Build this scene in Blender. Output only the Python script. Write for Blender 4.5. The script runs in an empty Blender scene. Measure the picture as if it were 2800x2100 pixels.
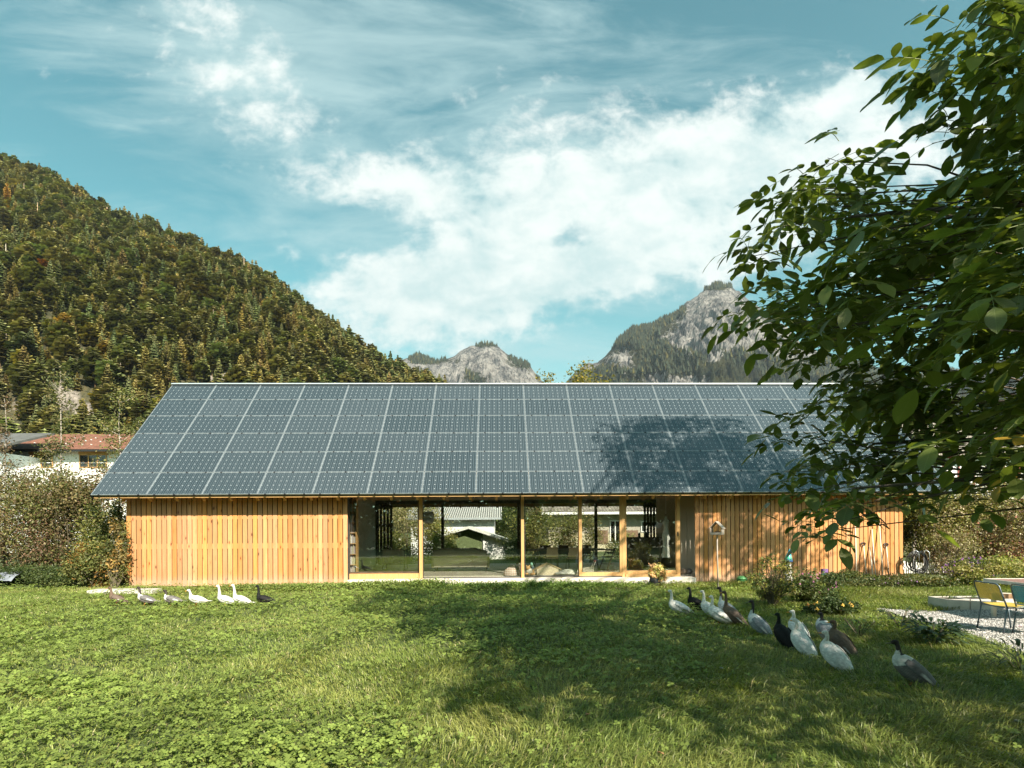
import bpy, bmesh, math, random
import numpy as np
from mathutils import Vector, Matrix, Euler
R = math.radians
scene = bpy.context.scene
COL = scene.collection
rng = np.random.default_rng(7)
random.seed(7)

# ------------------------------------------------------------------ camera
F = 1485.0            # focal length in photo pixels (2800 wide)
HC = 1.83             # eye height
YAW, ROLL = R(-1.30), R(-0.34)
cam_d = bpy.data.cameras.new("camera")
cam = bpy.data.objects.new("camera", cam_d)
COL.objects.link(cam)
cam_d.sensor_width = 36.0
cam_d.lens = F / 2800 * 36
cam_d.shift_y = 390 / 2800
cam_d.clip_start = 0.1
cam_d.clip_end = 20000
RM = Matrix.Rotation(YAW, 3, 'Z') @ Matrix.Rotation(R(90), 3, 'X') @ Matrix.Rotation(ROLL, 3, 'Z')
cam.matrix_world = Matrix.Translation((0, 0, HC)) @ RM.to_4x4()
scene.camera = cam
scene.render.resolution_x, scene.render.resolution_y = 1024, 768

# ------------------------------------------------------------------ light
SUN_AZ, SUN_EL = R(28), R(35.6)   # azimuth to the right of straight behind the camera
tosun = Vector((math.sin(SUN_AZ) * math.cos(SUN_EL), -math.cos(SUN_AZ) * math.cos(SUN_EL), math.sin(SUN_EL)))
sd = bpy.data.lights.new("sun", 'SUN')
sd.energy = 5.0
sd.angle = R(0.53)
sd.color = (1.0, 0.91, 0.77)
sun = bpy.data.objects.new("sun", sd)
COL.objects.link(sun)
sun.rotation_euler = tosun.to_track_quat('Z', 'Y').to_euler()
scene.view_settings.view_transform = 'Standard'
scene.view_settings.look = 'None'
scene.view_settings.exposure = 1.14
scene.view_settings.gamma = 1.0
scene.render.engine = 'CYCLES'
scene.cycles.max_bounces = 8
scene.cycles.transparent_max_bounces = 12
scene.cycles.caustics_reflective = False
scene.cycles.caustics_refractive = False

# ------------------------------------------------------------------ node helper
class NT:
    def __init__(s, tree):
        s.t = tree; s.n = tree.nodes; s.l = tree.links
    def node(s, typ, **kw):
        n = s.n.new(typ)
        for k, v in kw.items(): setattr(n, k, v)
        return n
    def set(s, sock, v):
        if hasattr(v, 'is_output') or isinstance(v, bpy.types.NodeSocket): s.l.new(v, sock)
        elif v is not None:
            try: sock.default_value = v
            except Exception: sock.default_value = (*v, 1.0)
    def math(s, op, a, b=None, c=None, clamp=False):
        n = s.node('ShaderNodeMath', operation=op, use_clamp=clamp)
        s.set(n.inputs[0], a)
        if b is not None: s.set(n.inputs[1], b)
        if c is not None: s.set(n.inputs[2], c)
        return n.outputs[0]
    def mix(s, f, a, b, mode='MIX'):
        n = s.node('ShaderNodeMix', data_type='RGBA', blend_type=mode)
        s.set(n.inputs[0], f); s.set(n.inputs[6], a); s.set(n.inputs[7], b)
        return n.outputs[2]
    def noise(s, vec, scale, detail=4, rough=.55, dist=0.0, out=0):
        n = s.node('ShaderNodeTexNoise')
        if vec is not None: s.l.new(vec, n.inputs['Vector'])
        s.set(n.inputs['Scale'], scale); n.inputs['Detail'].default_value = detail
        n.inputs['Roughness'].default_value = rough; n.inputs['Distortion'].default_value = dist
        return n.outputs[out]
    def voronoi(s, vec, scale, feat='F1', out=0, rnd=1.0):
        n = s.node('ShaderNodeTexVoronoi', feature=feat)
        if vec is not None: s.l.new(vec, n.inputs['Vector'])
        s.set(n.inputs['Scale'], scale); n.inputs['Randomness'].default_value = rnd
        return n.outputs[out]
    def ramp(s, f, stops, interp='LINEAR'):
        n = s.node('ShaderNodeValToRGB'); s.l.new(f, n.inputs[0])
        cr = n.color_ramp; cr.interpolation = interp
        while len(cr.elements) < len(stops): cr.elements.new(.5)
        for e, (p, c) in zip(cr.elements, stops):
            e.position = p
            e.color = (c, c, c, 1) if isinstance(c, (int, float)) else (*c, 1)
        return n.outputs[0]
    def mapping(s, vec, scale=(1, 1, 1), loc=(0, 0, 0), rot=(0, 0, 0)):
        n = s.node('ShaderNodeMapping'); s.l.new(vec, n.inputs[0])
        n.inputs['Scale'].default_value = scale; n.inputs['Location'].default_value = loc
        n.inputs['Rotation'].default_value = rot
        return n.outputs[0]
    def sstep(s, x, a, b):
        n = s.node('ShaderNodeMapRange', interpolation_type='SMOOTHSTEP')
        s.set(n.inputs['Value'], x); n.inputs['From Min'].default_value = a; n.inputs['From Max'].default_value = b
        return n.outputs[0]
    def bump(s, h, strength=.3, dist=.02):
        n = s.node('ShaderNodeBump'); s.l.new(h, n.inputs['Height'])
        n.inputs['Strength'].default_value = strength; n.inputs['Distance'].default_value = dist
        return n.outputs[0]

# ------------------------------------------------------------------ sky with clouds
world = bpy.data.worlds.new("World"); scene.world = world
world.use_nodes = True
w = NT(world.node_tree)
for n in list(w.n): w.n.remove(n)
sky = w.node('ShaderNodeTexSky', sky_type='NISHITA')
sky.sun_disc = False
sky.sun_elevation = SUN_EL
sky.sun_rotation = math.atan2(tosun.x, tosun.y)
sky.air_density = 1.0; sky.dust_density = 0.6; sky.ozone_density = 1.5
tc = w.node('ShaderNodeTexCoord').outputs['Generated']
sep = w.node('ShaderNodeSeparateXYZ'); w.l.new(tc, sep.inputs[0])
dy = w.math('MAXIMUM', w.math('ABSOLUTE', sep.outputs[1]), .12)
U = w.math('DIVIDE', sep.outputs[0], dy)
V = w.math('DIVIDE', sep.outputs[2], dy)
cmb = w.node('ShaderNodeCombineXYZ'); w.l.new(U, cmb.inputs[0]); w.l.new(V, cmb.inputs[1])
UV = cmb.outputs[0]
def blob(px, py, rx, ry, ang=0, amp=1.0):
    m = w.node('ShaderNodeVectorMath', operation='SUBTRACT'); w.l.new(UV, m.inputs[0])
    m.inputs[1].default_value = ((px - 1365) / F, (1440 - py) / F, 0)
    vr = w.node('ShaderNodeVectorRotate', rotation_type='Z_AXIS'); w.l.new(m.outputs[0], vr.inputs[0])
    vr.inputs['Angle'].default_value = R(-ang)
    sc = w.node('ShaderNodeVectorMath', operation='MULTIPLY'); w.l.new(vr.outputs[0], sc.inputs[0])
    sc.inputs[1].default_value = (F / rx, F / ry, 0)
    d = w.node('ShaderNodeVectorMath', operation='DOT_PRODUCT')
    w.l.new(sc.outputs[0], d.inputs[0]); w.l.new(sc.outputs[0], d.inputs[1])
    e = w.math('EXPONENT', w.math('MULTIPLY', d.outputs['Value'], -1.0))
    return w.math('MULTIPLY', e, amp)
def total(lst):
    t = lst[0]
    for x in lst[1:]: t = w.math('ADD', t, x)
    return t
# thick, bright bank low in the sky; thinner veil above it; torn edges from noise
bank = total([blob(1230, 800, 400, 105, 2, 1.15), blob(1500, 560, 560, 190, 14, 1.0), blob(1150, 470, 330, 130, 0, .55),
              blob(2150, 420, 430, 190, 22, .95), blob(2370, 240, 75, 55, 10, 1.0), blob(1750, 720, 420, 110, 4, .75),
              blob(2650, 420, 300, 150, 15, .5), blob(880, 560, 90, 30, 12, .5),
              blob(700, 240, 260, 170, -40, .62), blob(560, 90, 180, 120, -20, .35), blob(960, 620, 190, 50, -14, -.95),
              blob(1560, 645, 80, 46, 20, -.75), blob(1380, 600, 500, 80, 60, -.12), blob(1200, 925, 420, 55, 2, .42)])
veil = total([blob(620, 200, 460, 300, -35, .95), blob(1300, 200, 900, 330, -12, .62), blob(1450, 700, 900, 420, 8, .75),
              blob(1100, 60, 700, 200, 0, .38), blob(2400, 420, 500, 260, 10, .55), blob(300, 560, 90, 300, 55, .28), blob(150, 150, 200, 120, 20, .3),
              blob(1400, 960, 480, 120, 0, .45)])
nz_big = w.noise(w.mapping(UV, (1.0, 1.7, 1), rot=(0, 0, R(-20))), 2.6, 9, .6, .35)
nz_puff = w.noise(w.mapping(UV, (1.0, 1.35, 1), (3.1, 1.7, 0), (0, 0, R(-12))), 11.0, 9, .60, .2)
nz_puff2 = w.noise(w.mapping(UV, (1.0, 1.25, 1), (7.1, 2.7, 0)), 27.0, 6, .6, .3)
nz_wisp = w.noise(w.mapping(UV, (.9, 3.2, 1), (1, 5, 0), (0, 0, R(28))), 2.4, 10, .62, 1.4)
nb = w.math('ADD', w.math('MULTIPLY', w.math('SUBTRACT', nz_big, .5), 1.7), w.math('MULTIPLY', w.math('SUBTRACT', nz_puff, .5), 1.5))
nb = w.math('ADD', nb, w.math('MULTIPLY', w.math('SUBTRACT', nz_puff2, .5), .9))
nz_wisp2 = w.noise(w.mapping(UV, (1.2, 5.5, 1), (4, 2, 0), (0, 0, R(42))), 3.5, 9, .62, .8)
dens_b = w.sstep(w.math('ADD', bank, nb), .28, 1.0)
dens_v = w.math('MULTIPLY', w.sstep(w.math('ADD', veil, w.math('MULTIPLY', w.math('SUBTRACT', w.math('ADD', w.math('MULTIPLY', nz_wisp, .7), w.math('MULTIPLY', nz_wisp2, .3)), .5), 3.6)), .18, 1.75), .72)
skyc = w.mix(1.0, sky.outputs[0], (.46, .98, .69, 1), 'MULTIPLY')
lowf = w.sstep(V, .62, .05)
skyc = w.mix(w.math('MULTIPLY', lowf, .30), skyc, (2.6, 4.3, 4.2, 1))
cl_shade = w.mix(w.sstep(w.math('ADD', w.math('MULTIPLY', nz_puff, .6), w.math('MULTIPLY', nz_big, .5)), .38, .68), (2.9, 3.8, 3.8, 1), (4.8, 5.0, 4.8, 1))
c1 = w.mix(dens_v, skyc, (2.7, 3.7, 3.75, 1))
c2 = w.mix(w.math('MULTIPLY', dens_b, .95), c1, cl_shade)
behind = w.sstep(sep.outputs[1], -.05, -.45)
c2 = w.mix(w.math('MULTIPLY', behind, .30), c2, (8.5, 8.8, 8.4, 1))  # extra brightness added to the unseen sky behind the camera, fills the lawn shade
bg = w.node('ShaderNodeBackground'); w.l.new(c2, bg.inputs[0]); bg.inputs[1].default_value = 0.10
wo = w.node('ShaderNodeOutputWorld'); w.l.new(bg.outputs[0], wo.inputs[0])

# ------------------------------------------------------------------ pixel -> world
def ray(px, py):
    v = RM @ Vector(((px - 1400) / F, (1440 - py) / F, -1.0))
    return v
def P(px, py, D):
    v = ray(px, py); k = D / v.y
    return Vector((v.x * k, D, HC + v.z * k))
def G(px, py, z=0.0):
    v = ray(px, py); k = (z - HC) / v.z
    return Vector((v.x * k, v.y * k, z))
RMn = np.array(RM)
def proj(p):                       # world -> photo px (numpy)
    p = np.asarray(p, float)
    c = (p - np.array([0, 0, HC])) @ RMn
    d = -c[..., 2]
    dd = np.where(np.abs(d) < 1e-6, 1e-6, d)
    return 1400 + F * c[..., 0] / dd, 1440 - F * c[..., 1] / dd, d

# ------------------------------------------------------------------ materials
MATS = {}
def mat(name):
    m = bpy.data.materials.new(name); m.use_nodes = True
    t = NT(m.node_tree)
    b = m.node_tree.nodes['Principled BSDF']
    MATS[name] = m
    return m, t, b
def objco(t): return t.node('ShaderNodeTexCoord').outputs['Object']
def simple(name, col, rough=.6, metal=0.0, var=.12, scale=8.0, bump=.0, spec=.5):
    m, t, b = mat(name)
    co = objco(t)
    n = t.noise(co, scale, 5)
    c = t.mix(t.sstep(n, .3, .7), tuple(x * (1 - var) for x in col) + (1,), tuple(min(1, x * (1 + var)) for x in col) + (1,))
    t.l.new(c, b.inputs['Base Color'])
    b.inputs['Roughness'].default_value = rough; b.inputs['Metallic'].default_value = metal
    b.inputs['Specular IOR Level'].default_value = spec
    if bump: t.l.new(t.bump(t.noise(co, scale * 4, 4), bump, .01), b.inputs['Normal'])
    return m
def leafmat(name, gloss=.35, rough=.42, trans=.35, veins=False):
    """colour comes from the 'Col' attribute (one colour per leaf)"""
    m, t, b = mat(name)
    a = t.node('ShaderNodeVertexColor', layer_name='Col')
    col = a.outputs[0]
    b.inputs['Roughness'].default_value = rough
    b.inputs['Specular IOR Level'].default_value = gloss
    if veins:
        uv = t.node('ShaderNodeTexCoord').outputs['UV']
        s = t.node('ShaderNodeSeparateXYZ'); t.l.new(uv, s.inputs[0])
        au = t.math('ABSOLUTE', s.outputs[0])
        rib = t.sstep(au, .045, .0)
        ph = t.math('FRACT', t.math('MULTIPLY', t.math('SUBTRACT', s.outputs[1], t.math('MULTIPLY', au, .22)), 10.0))
        side = t.sstep(t.math('ABSOLUTE', t.math('SUBTRACT', ph, .5)), .10, .0)
        vf = t.math('MAXIMUM', rib, t.math('MULTIPLY', side, .55))
        col = t.mix(t.math('MULTIPLY', vf, .5), col, (.22, .28, .10, 1))
        t.l.new(t.bump(vf, .4, .002), b.inputs['Normal'])
    t.l.new(col, b.inputs['Base Color'])
    tr = t.node('ShaderNodeBsdfTranslucent')
    tint = t.mix(1.0, col, (1.5, 1.6, .55, 1), 'MULTIPLY')
    t.l.new(tint, tr.inputs[0])
    mx = t.node('ShaderNodeMixShader'); mx.inputs[0].default_value = trans
    t.l.new(b.outputs[0], mx.inputs[1]); t.l.new(tr.outputs[0], mx.inputs[2])
    t.l.new(mx.outputs[0], m.node_tree.nodes['Material Output'].inputs[0])
    return m
M = {}
M['leaf'] = leafmat('leaf', .3, .5, .25)
M['walnut_leaf'] = leafmat('walnut_leaf', .45, .38, .36, veins=True)
M['grass'] = leafmat('grass', .35, .42, .35)
M['clover'] = leafmat('clover', .25, .55, .3)
M['needle'] = leafmat('needle', .1, .8, .1)
M['bark'] = simple('bark', (.13, .10, .075), .9, var=.4, scale=14, bump=.8)
M['palebark'] = simple('palebark', (.38, .33, .28), .9, var=.3, scale=14, bump=.5)
M['twig'] = simple('twig', (.12, .10, .06), .8, var=.3, scale=20)
M['concrete'] = simple('concrete', (.50, .47, .42), .85, var=.12, scale=5, bump=.15)
M['sill'] = simple('sill', (.66, .60, .52), .8, var=.07, scale=5, bump=.1)
M['white_paint'] = simple('white_paint', (.78, .76, .72), .6, var=.04)
M['plaster'] = simple('plaster', (.78, .77, .74), .85, var=.05, scale=2, bump=.1)
M['dark'] = simple('dark', (.035, .032, .028), .7, var=.2)
M['black'] = simple('black', (.015, .015, .016), .45, var=.2)
M['steel'] = simple('steel', (.30, .36, .40), .35, .7, var=.1)
M['alu'] = simple('alu', (.62, .66, .68), .35, .6, var=.05)
M['beigewall'] = simple('beigewall', (.60, .54, .43), .8, var=.04, scale=2)
M['floorwood'] = simple('floorwood', (.48, .43, .35), .5, var=.1, scale=3)
M['ceiling'] = simple('ceiling', (.34, .25, .15), .7, var=.2, scale=3)
M['darkwood'] = simple('darkwood', (.085, .055, .032), .6, var=.3, scale=6)
M['soil'] = simple('soil', (.06, .045, .03), .95, var=.4, scale=20, bump=.6)

def wood(name, base, dark, usecol=True, knots=True, scale=1.0):
    m, t, b = mat(name)
    co = objco(t)
    if usecol:
        a = t.node('ShaderNodeVertexColor', layer_name='Col').outputs[0]
        off = t.node('ShaderNodeVectorMath', operation='MULTIPLY_ADD'); t.l.new(a, off.inputs[0])
        off.inputs[1].default_value = (37.0, 11.0, 53.0); t.l.new(co, off.inputs[2]); co2 = off.outputs[0]
    else: co2 = co
    g = t.noise(t.mapping(co2, (26 * scale, 26 * scale, 1.3 * scale)), 1.0, 6, .65, .6)
    g2 = t.noise(t.mapping(co2, (3.0, 3.0, .8)), 1.0, 3)
    c = t.mix(t.sstep(g, .3, .72), dark + (1,), base + (1,))
    c = t.mix(t.math('MULTIPLY', t.sstep(g2, .45, .75), .35), c, tuple(x * .72 for x in base) + (1,))
    if knots:
        kv = t.voronoi(t.mapping(co2, (6.5, 6.5, 2.4)), 1.0)
        k = t.sstep(kv, .16, .07)
        ring = t.sstep(kv, .34, .12)
        c = t.mix(t.math('MULTIPLY', ring, .35), c, (base[0] * .72, base[1] * .5, base[2] * .35, 1))
        c = t.mix(k, c, (base[0] * .28, base[1] * .2, base[2] * .16, 1))
    if name == 'cladding':
        sz = t.node('ShaderNodeSeparateXYZ'); t.l.new(co, sz.inputs[0])
        st_ = t.math('MULTIPLY', t.sstep(t.math('ADD', sz.outputs[2], t.math('MULTIPLY', t.noise(t.mapping(co, (3, 3, 1.5)), 1.0, 4), .35)), .62, .18), .5)
        c = t.mix(st_, c, (.50, .40, .31, 1))
    if usecol:
        br = t.node('ShaderNodeSeparateColor'); t.l.new(a, br.inputs[0])
        hs = t.node('ShaderNodeHueSaturation'); t.l.new(c, hs.inputs['Color'])
        t.l.new(t.math('ADD', t.math('MULTIPLY', br.outputs[0], .38), .76), hs.inputs['Value'])
        t.l.new(t.math('ADD', t.math('MULTIPLY', br.outputs[1], .16), .88), hs.inputs['Saturation'])
        c = hs.outputs[0]
    t.l.new(c, b.inputs['Base Color']); b.inputs['Roughness'].default_value = .62
    b.inputs['Specular IOR Level'].default_value = .3
    t.l.new(t.bump(g, .2, .004), b.inputs['Normal'])
    return m
M['cladding'] = wood('cladding', (.66, .305, .112), (.50, .225, .070))
M['timber'] = wood('timber', (.60, .36, .15), (.48, .27, .10), usecol=False, knots=False)
M['greytimber'] = wood('greytimber', (.45, .38, .32), (.36, .30, .25), usecol=False, knots=False)

# ------------------------------------------------------------------ mesh helpers
def link(o, parent=None):
    COL.objects.link(o)
    if parent is not None: o.parent = parent
    return o
def tag(o, label=None, cat=None, group=None, kind=None):
    if label: o['label'] = label
    if cat: o['category'] = cat
    if group: o['group'] = group
    if kind: o['kind'] = kind
    return o
def empty(name, loc=(0, 0, 0), rz=0, label=None, cat=None, group=None):
    o = bpy.data.objects.new(name, None); o.empty_display_size = .1
    COL.objects.link(o); o.location = loc; o.rotation_euler = (0, 0, rz)
    tag(o, label, cat, group)
    return o
class MB:
    """collects simple shapes, builds ONE mesh object"""
    def __init__(s): s.v = []; s.f = []; s.mi = []; s.c = []; s.smooth = []
    def add(s, vs, fs, mi=0, c=(.5, .5, .5), smooth=False):
        o = len(s.v); s.v += [tuple(v) for v in vs]; s.c += [c] * len(vs)
        for f in fs: s.f.append([i + o for i in f]); s.mi.append(mi); s.smooth.append(smooth)
        return s
    def box(s, x0, x1, y0, y1, z0, z1, mi=0, c=(.5, .5, .5), M4=None):
        vs = [Vector((x, y, z)) for z in (z0, z1) for y in (y0, y1) for x in (x0, x1)]
        if M4 is not None: vs = [M4 @ v for v in vs]
        return s.add(vs, [(0, 2, 3, 1), (4, 5, 7, 6), (0, 1, 5, 4), (2, 6, 7, 3), (0, 4, 6, 2), (1, 3, 7, 5)], mi, c)
    def cbox(s, c0, size, mi=0, c=(.5, .5, .5), M4=None):
        x, y, z = c0; a, b_, d = [q / 2 for q in size]
        return s.box(x - a, x + a, y - b_, y + b_, z - d, z + d, mi, c, M4)
    def tube(s, pts, rad, n=8, mi=0, c=(.5, .5, .5), cap=True, flat=1.0):
        pts = [Vector(p) for p in pts]
        if not hasattr(rad, '__len__'): rad = [rad] * len(pts)
        vs = []; N = len(pts); up = None
        for i, p in enumerate(pts):
            d = (pts[min(i + 1, N - 1)] - pts[max(i - 1, 0)])
            d = d.normalized() if d.length > 1e-9 else Vector((0, 0, 1))
            if up is None: up = Vector((0, 0, 1)) if abs(d.z) < .9 else Vector((1, 0, 0))
            a = d.cross(up)
            a = a.normalized() if a.length > 1e-6 else Vector((1, 0, 0))
            b_ = a.cross(d).normalized(); up = b_
            for k in range(n):
                t_ = 2 * math.pi * k / n
                vs.append(p + (a * math.cos(t_) + b_ * math.sin(t_) * flat) * rad[i])
        fs = [(i * n + k, i * n + (k + 1) % n, (i + 1) * n + (k + 1) % n, (i + 1) * n + k) for i in range(N - 1) for k in range(n)]
        if cap: fs += [tuple(reversed(range(n))), tuple((N - 1) * n + k for k in range(n))]
        return s.add(vs, fs, mi, c, n > 5)
    def lathe(s, prof, o=(0, 0, 0), n=20, mi=0, c=(.5, .5, .5), sx=1, sy=1):
        vs = [(o[0] + r * sx * math.cos(2 * math.pi * k / n), o[1] + r * sy * math.sin(2 * math.pi * k / n), o[2] + z) for r, z in prof for k in range(n)]
        N = len(prof)
        fs = [(i * n + k, i * n + (k + 1) % n, (i + 1) * n + (k + 1) % n, (i + 1) * n + k) for i in range(N - 1) for k in range(n)]
        return s.add(vs, fs, mi, c, True)
    def ball(s, o, r, mi=0, n=12, c=(.5, .5, .5)):
        if not hasattr(r, '__len__'): r = (r, r, r)
        m = 8
        vs = []
        for i in range(m + 1):
            th = math.pi * i / m
            for k in range(n):
                ph = 2 * math.pi * k / n
                vs.append((o[0] + r[0] * math.sin(th) * math.cos(ph), o[1] + r[1] * math.sin(th) * math.sin(ph), o[2] + r[2] * math.cos(th)))
        fs = [(i * n + k, (i + 1) * n + k, (i + 1) * n + (k + 1) % n, i * n + (k + 1) % n) for i in range(m) for k in range(n)]
        return s.add(vs, fs, mi, c, True)
    def prism(s, poly, y0, y1, mi=0, c=(.5, .5, .5), axis='y'):
        n = len(poly)
        f = (lambda a, b_, q: (a, q, b_)) if axis == 'y' else ((lambda a, b_, q: (q, a, b_)) if axis == 'x' else (lambda a, b_, q: (a, b_, q)))
        vs = [f(a, b_, y0) for a, b_ in poly] + [f(a, b_, y1) for a, b_ in poly]
        fs = [tuple(range(n)), tuple(reversed(range(n, 2 * n)))] + [(i, i + n, (i + 1) % n + n, (i + 1) % n) for i in range(n)]
        return s.add(vs, fs, mi, c)
    def build(s, name, mats, parent=None, bevel=0.0):
        me = bpy.data.meshes.new(name)
        me.from_pydata(s.v, [], s.f)
        if not isinstance(mats, (list, tuple)): mats = [mats]
        for m in mats: me.materials.append(m)
        me.polygons.foreach_set('material_index', s.mi)
        me.polygons.foreach_set('use_smooth', s.smooth)
        ca = me.color_attributes.new('Col', 'FLOAT_COLOR', 'POINT')
        ca.data.foreach_set('color', [q for c in s.c for q in (*c, 1.0)])
        me.update()
        bm = bmesh.new(); bm.from_mesh(me); bmesh.ops.recalc_face_normals(bm, faces=bm.faces); bm.to_mesh(me); bm.free()
        o = bpy.data.objects.new(name, me); link(o, parent)
        if bevel:
            bv = o.modifiers.new('b', 'BEVEL'); bv.width = bevel; bv.segments = 2; bv.limit_method = 'ANGLE'
        return o
def npmesh(name, V, Fq, mats, parent=None, C=None, UVs=None, smooth=False, mi=None):
    """V (n,3), Fq (m,k) uniform faces, C (n,3) colours, UVs (n,2)"""
    V = np.ascontiguousarray(V, np.float32); Fq = np.ascontiguousarray(Fq, np.int32)
    me = bpy.data.meshes.new(name)
    m_, k = Fq.shape
    me.vertices.add(len(V)); me.vertices.foreach_set('co', V.ravel())
    me.loops.add(m_ * k); me.loops.foreach_set('vertex_index', Fq.ravel())
    me.polygons.add(m_); me.polygons.foreach_set('loop_start', np.arange(0, m_ * k, k, dtype=np.int32))
    if smooth: me.polygons.foreach_set('use_smooth', np.ones(m_, bool))
    if not isinstance(mats, (list, tuple)): mats = [mats]
    for q in mats: me.materials.append(q)
    if mi is not None: me.polygons.foreach_set('material_index', np.asarray(mi, np.int32))
    me.update(calc_edges=True)
    if C is not None:
        ca = me.color_attributes.new('Col', 'FLOAT_COLOR', 'POINT')
        ca.data.foreach_set('color', np.c_[C, np.ones(len(V))].astype(np.float32).ravel())
    if UVs is not None:
        ul = me.uv_layers.new(name='UVMap')
        ul.data.foreach_set('uv', UVs[Fq.ravel()].astype(np.float32).ravel())
    o = bpy.data.objects.new(name, me); link(o, parent)
    return o
# lattice noise -----------------------------------------------------
_tab = np.random.default_rng(3).random((256, 256))
def vnoise(x, y):
    xi = np.floor(x).astype(int); yi = np.floor(y).astype(int); fx = x - xi; fy = y - yi
    fx = fx * fx * (3 - 2 * fx); fy = fy * fy * (3 - 2 * fy)
    g = lambda a, b_: _tab[a % 256, b_ % 256]
    return (g(xi, yi) * (1 - fx) + g(xi + 1, yi) * fx) * (1 - fy) + (g(xi, yi + 1) * (1 - fx) + g(xi + 1, yi + 1) * fx) * fy
def fbm(x, y, o=4):
    s = 0; a = 1; t = 0
    for i in range(o): s = s + a * vnoise(x * 2 ** i + 17.3 * i, y * 2 ** i + 9.1 * i); t += a; a *= .5
    return s / t
def inpoly(x, y, poly):
    x = np.asarray(x); y = np.asarray(y); ins = np.zeros(x.shape, bool); n = len(poly)
    for i in range(n):
        x1, y1 = poly[i]; x2, y2 = poly[(i + 1) % n]
        c = ((y1 > y) != (y2 > y)) & (x < (x2 - x1) * (y - y1) / (y2 - y1 + 1e-12) + x1)
        ins ^= c
    return ins
def unit(v): return v / np.maximum(np.linalg.norm(v, axis=-1, keepdims=True), 1e-9)
def leaves(pos, nrm, dirv, L, W, cols, fold=.15):
    """diamond leaves: pos = leaf base; returns V,F,C"""
    n = len(pos); nrm = unit(nrm); d = unit(dirv - (dirv * nrm).sum(1, keepdims=True) * nrm); s = np.cross(nrm, d)
    L = L[:, None]; W = W[:, None]
    a = pos; b_ = pos + d * L * .45 + s * W * .5 + nrm * L * fold * .5; c = pos + d * L; e = pos + d * L * .45 - s * W * .5 + nrm * L * fold * .5
    V_ = np.stack([a, b_, c, e], 1).reshape(-1, 3)
    Fq = np.arange(4 * n).reshape(n, 4)
    return V_, Fq, np.repeat(cols, 4, 0)
# ================================================================== GROUND
def gz(x, y):
    return (fbm(np.asarray(x) * .35 + 50, np.asarray(y) * .35 + 50, 2) - .5) * .08
GRAVEL_PX = [(2385, 1662), (2550, 1674), (2810, 1660), (2990, 1660), (2990, 1860), (2800, 1795), (2700, 1758), (2600, 1722), (2480, 1692)]
GRAVEL = [tuple(G(a, b_))[:2] for a, b_ in GRAVEL_PX]
PXL, PXR = -16.0, 18.0

m, t, b = mat('lawn_soil')
co = objco(t)
n1 = t.noise(co, 1.2, 6); n2 = t.noise(co, 30, 6, .7)
c = t.mix(t.sstep(n2, .35, .65), (.035, .055, .012, 1), (.09, .12, .03, 1))
c = t.mix(t.math('MULTIPLY', t.sstep(n1, .45, .7), .5), c, (.10, .11, .035, 1))
t.l.new(c, b.inputs['Base Color']); b.inputs['Roughness'].default_value = .95
t.l.new(t.bump(n2, .8, .05), b.inputs['Normal'])
M['lawn_soil'] = m
gx = np.concatenate([[-9000, -3000, -900, -300, -120, -60, -35], np.linspace(-24, 26, 101), [38, 60, 120, 300, 900, 3000, 9000]])
gy = np.concatenate([[-9000, -3000, -900, -300, -100, -50, -25, -12], np.linspace(-6, 44, 101), [60, 90, 140, 300, 900, 3000, 9000]])
XX, YY = np.meshgrid(gx, gy)
near = (np.abs(XX) < 30) & (YY > -12) & (YY < 46)
ZZ = np.where(near, gz(XX, YY), 0)
Vg = np.stack([XX, YY, ZZ], -1).reshape(-1, 3)
nx, ny = len(gx), len(gy)
ii, jj = np.meshgrid(np.arange(nx - 1), np.arange(ny - 1)); k0 = (jj * nx + ii).ravel()
go = npmesh('ground', Vg, np.stack([k0, k0 + 1, k0 + nx + 1, k0 + nx], 1), M['lawn_soil'], smooth=True)
tag(go, kind='structure')

m, t, b = mat('gravel')
co = objco(t)
v1 = t.voronoi(co, 45, out=1); v0 = t.voronoi(co, 45)
sp = t.node('ShaderNodeSeparateColor'); t.l.new(v1, sp.inputs[0])
c = t.mix(sp.outputs[0], (.34, .32, .29, 1), (.62, .59, .54, 1))
c = t.mix(t.sstep(v0, .35, .6), c, (.12, .11, .10, 1))
t.l.new(c, b.inputs['Base Color']); b.inputs['Roughness'].default_value = .9
t.l.new(t.bump(t.math('SUBTRACT', 1.0, v0), 1.0, .02), b.inputs['Normal'])
M['gravel'] = m
# gravel sheet (fine grid clipped to the polygon, a little above the soil)
gxs = [p[0] for p in GRAVEL]; gys = [p[1] for p in GRAVEL]
ax = np.arange(min(gxs) - .1, max(gxs) + .1, .12); ay = np.arange(min(gys) - .1, max(gys) + .1, .12)
AX, AY = np.meshgrid(ax, ay)
jit = (vnoise(AX * 3, AY * 3) - .5) * .35
keep = inpoly(AX + jit, AY + jit, GRAVEL)
AZ = gz(AX, AY) + .02
Vq = np.stack([AX, AY, AZ], -1).reshape(-1, 3)
n_x = len(ax); ii, jj = np.meshgrid(np.arange(n_x - 1), np.arange(len(ay) - 1)); k0 = (jj * n_x + ii).ravel()
k0 = k0[keep.ravel()[k0]]
gr = npmesh('gravel_path', Vq, np.stack([k0, k0 + 1, k0 + n_x + 1, k0 + n_x], 1), M['gravel'], smooth=True)
tag(gr, kind='structure')
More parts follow.
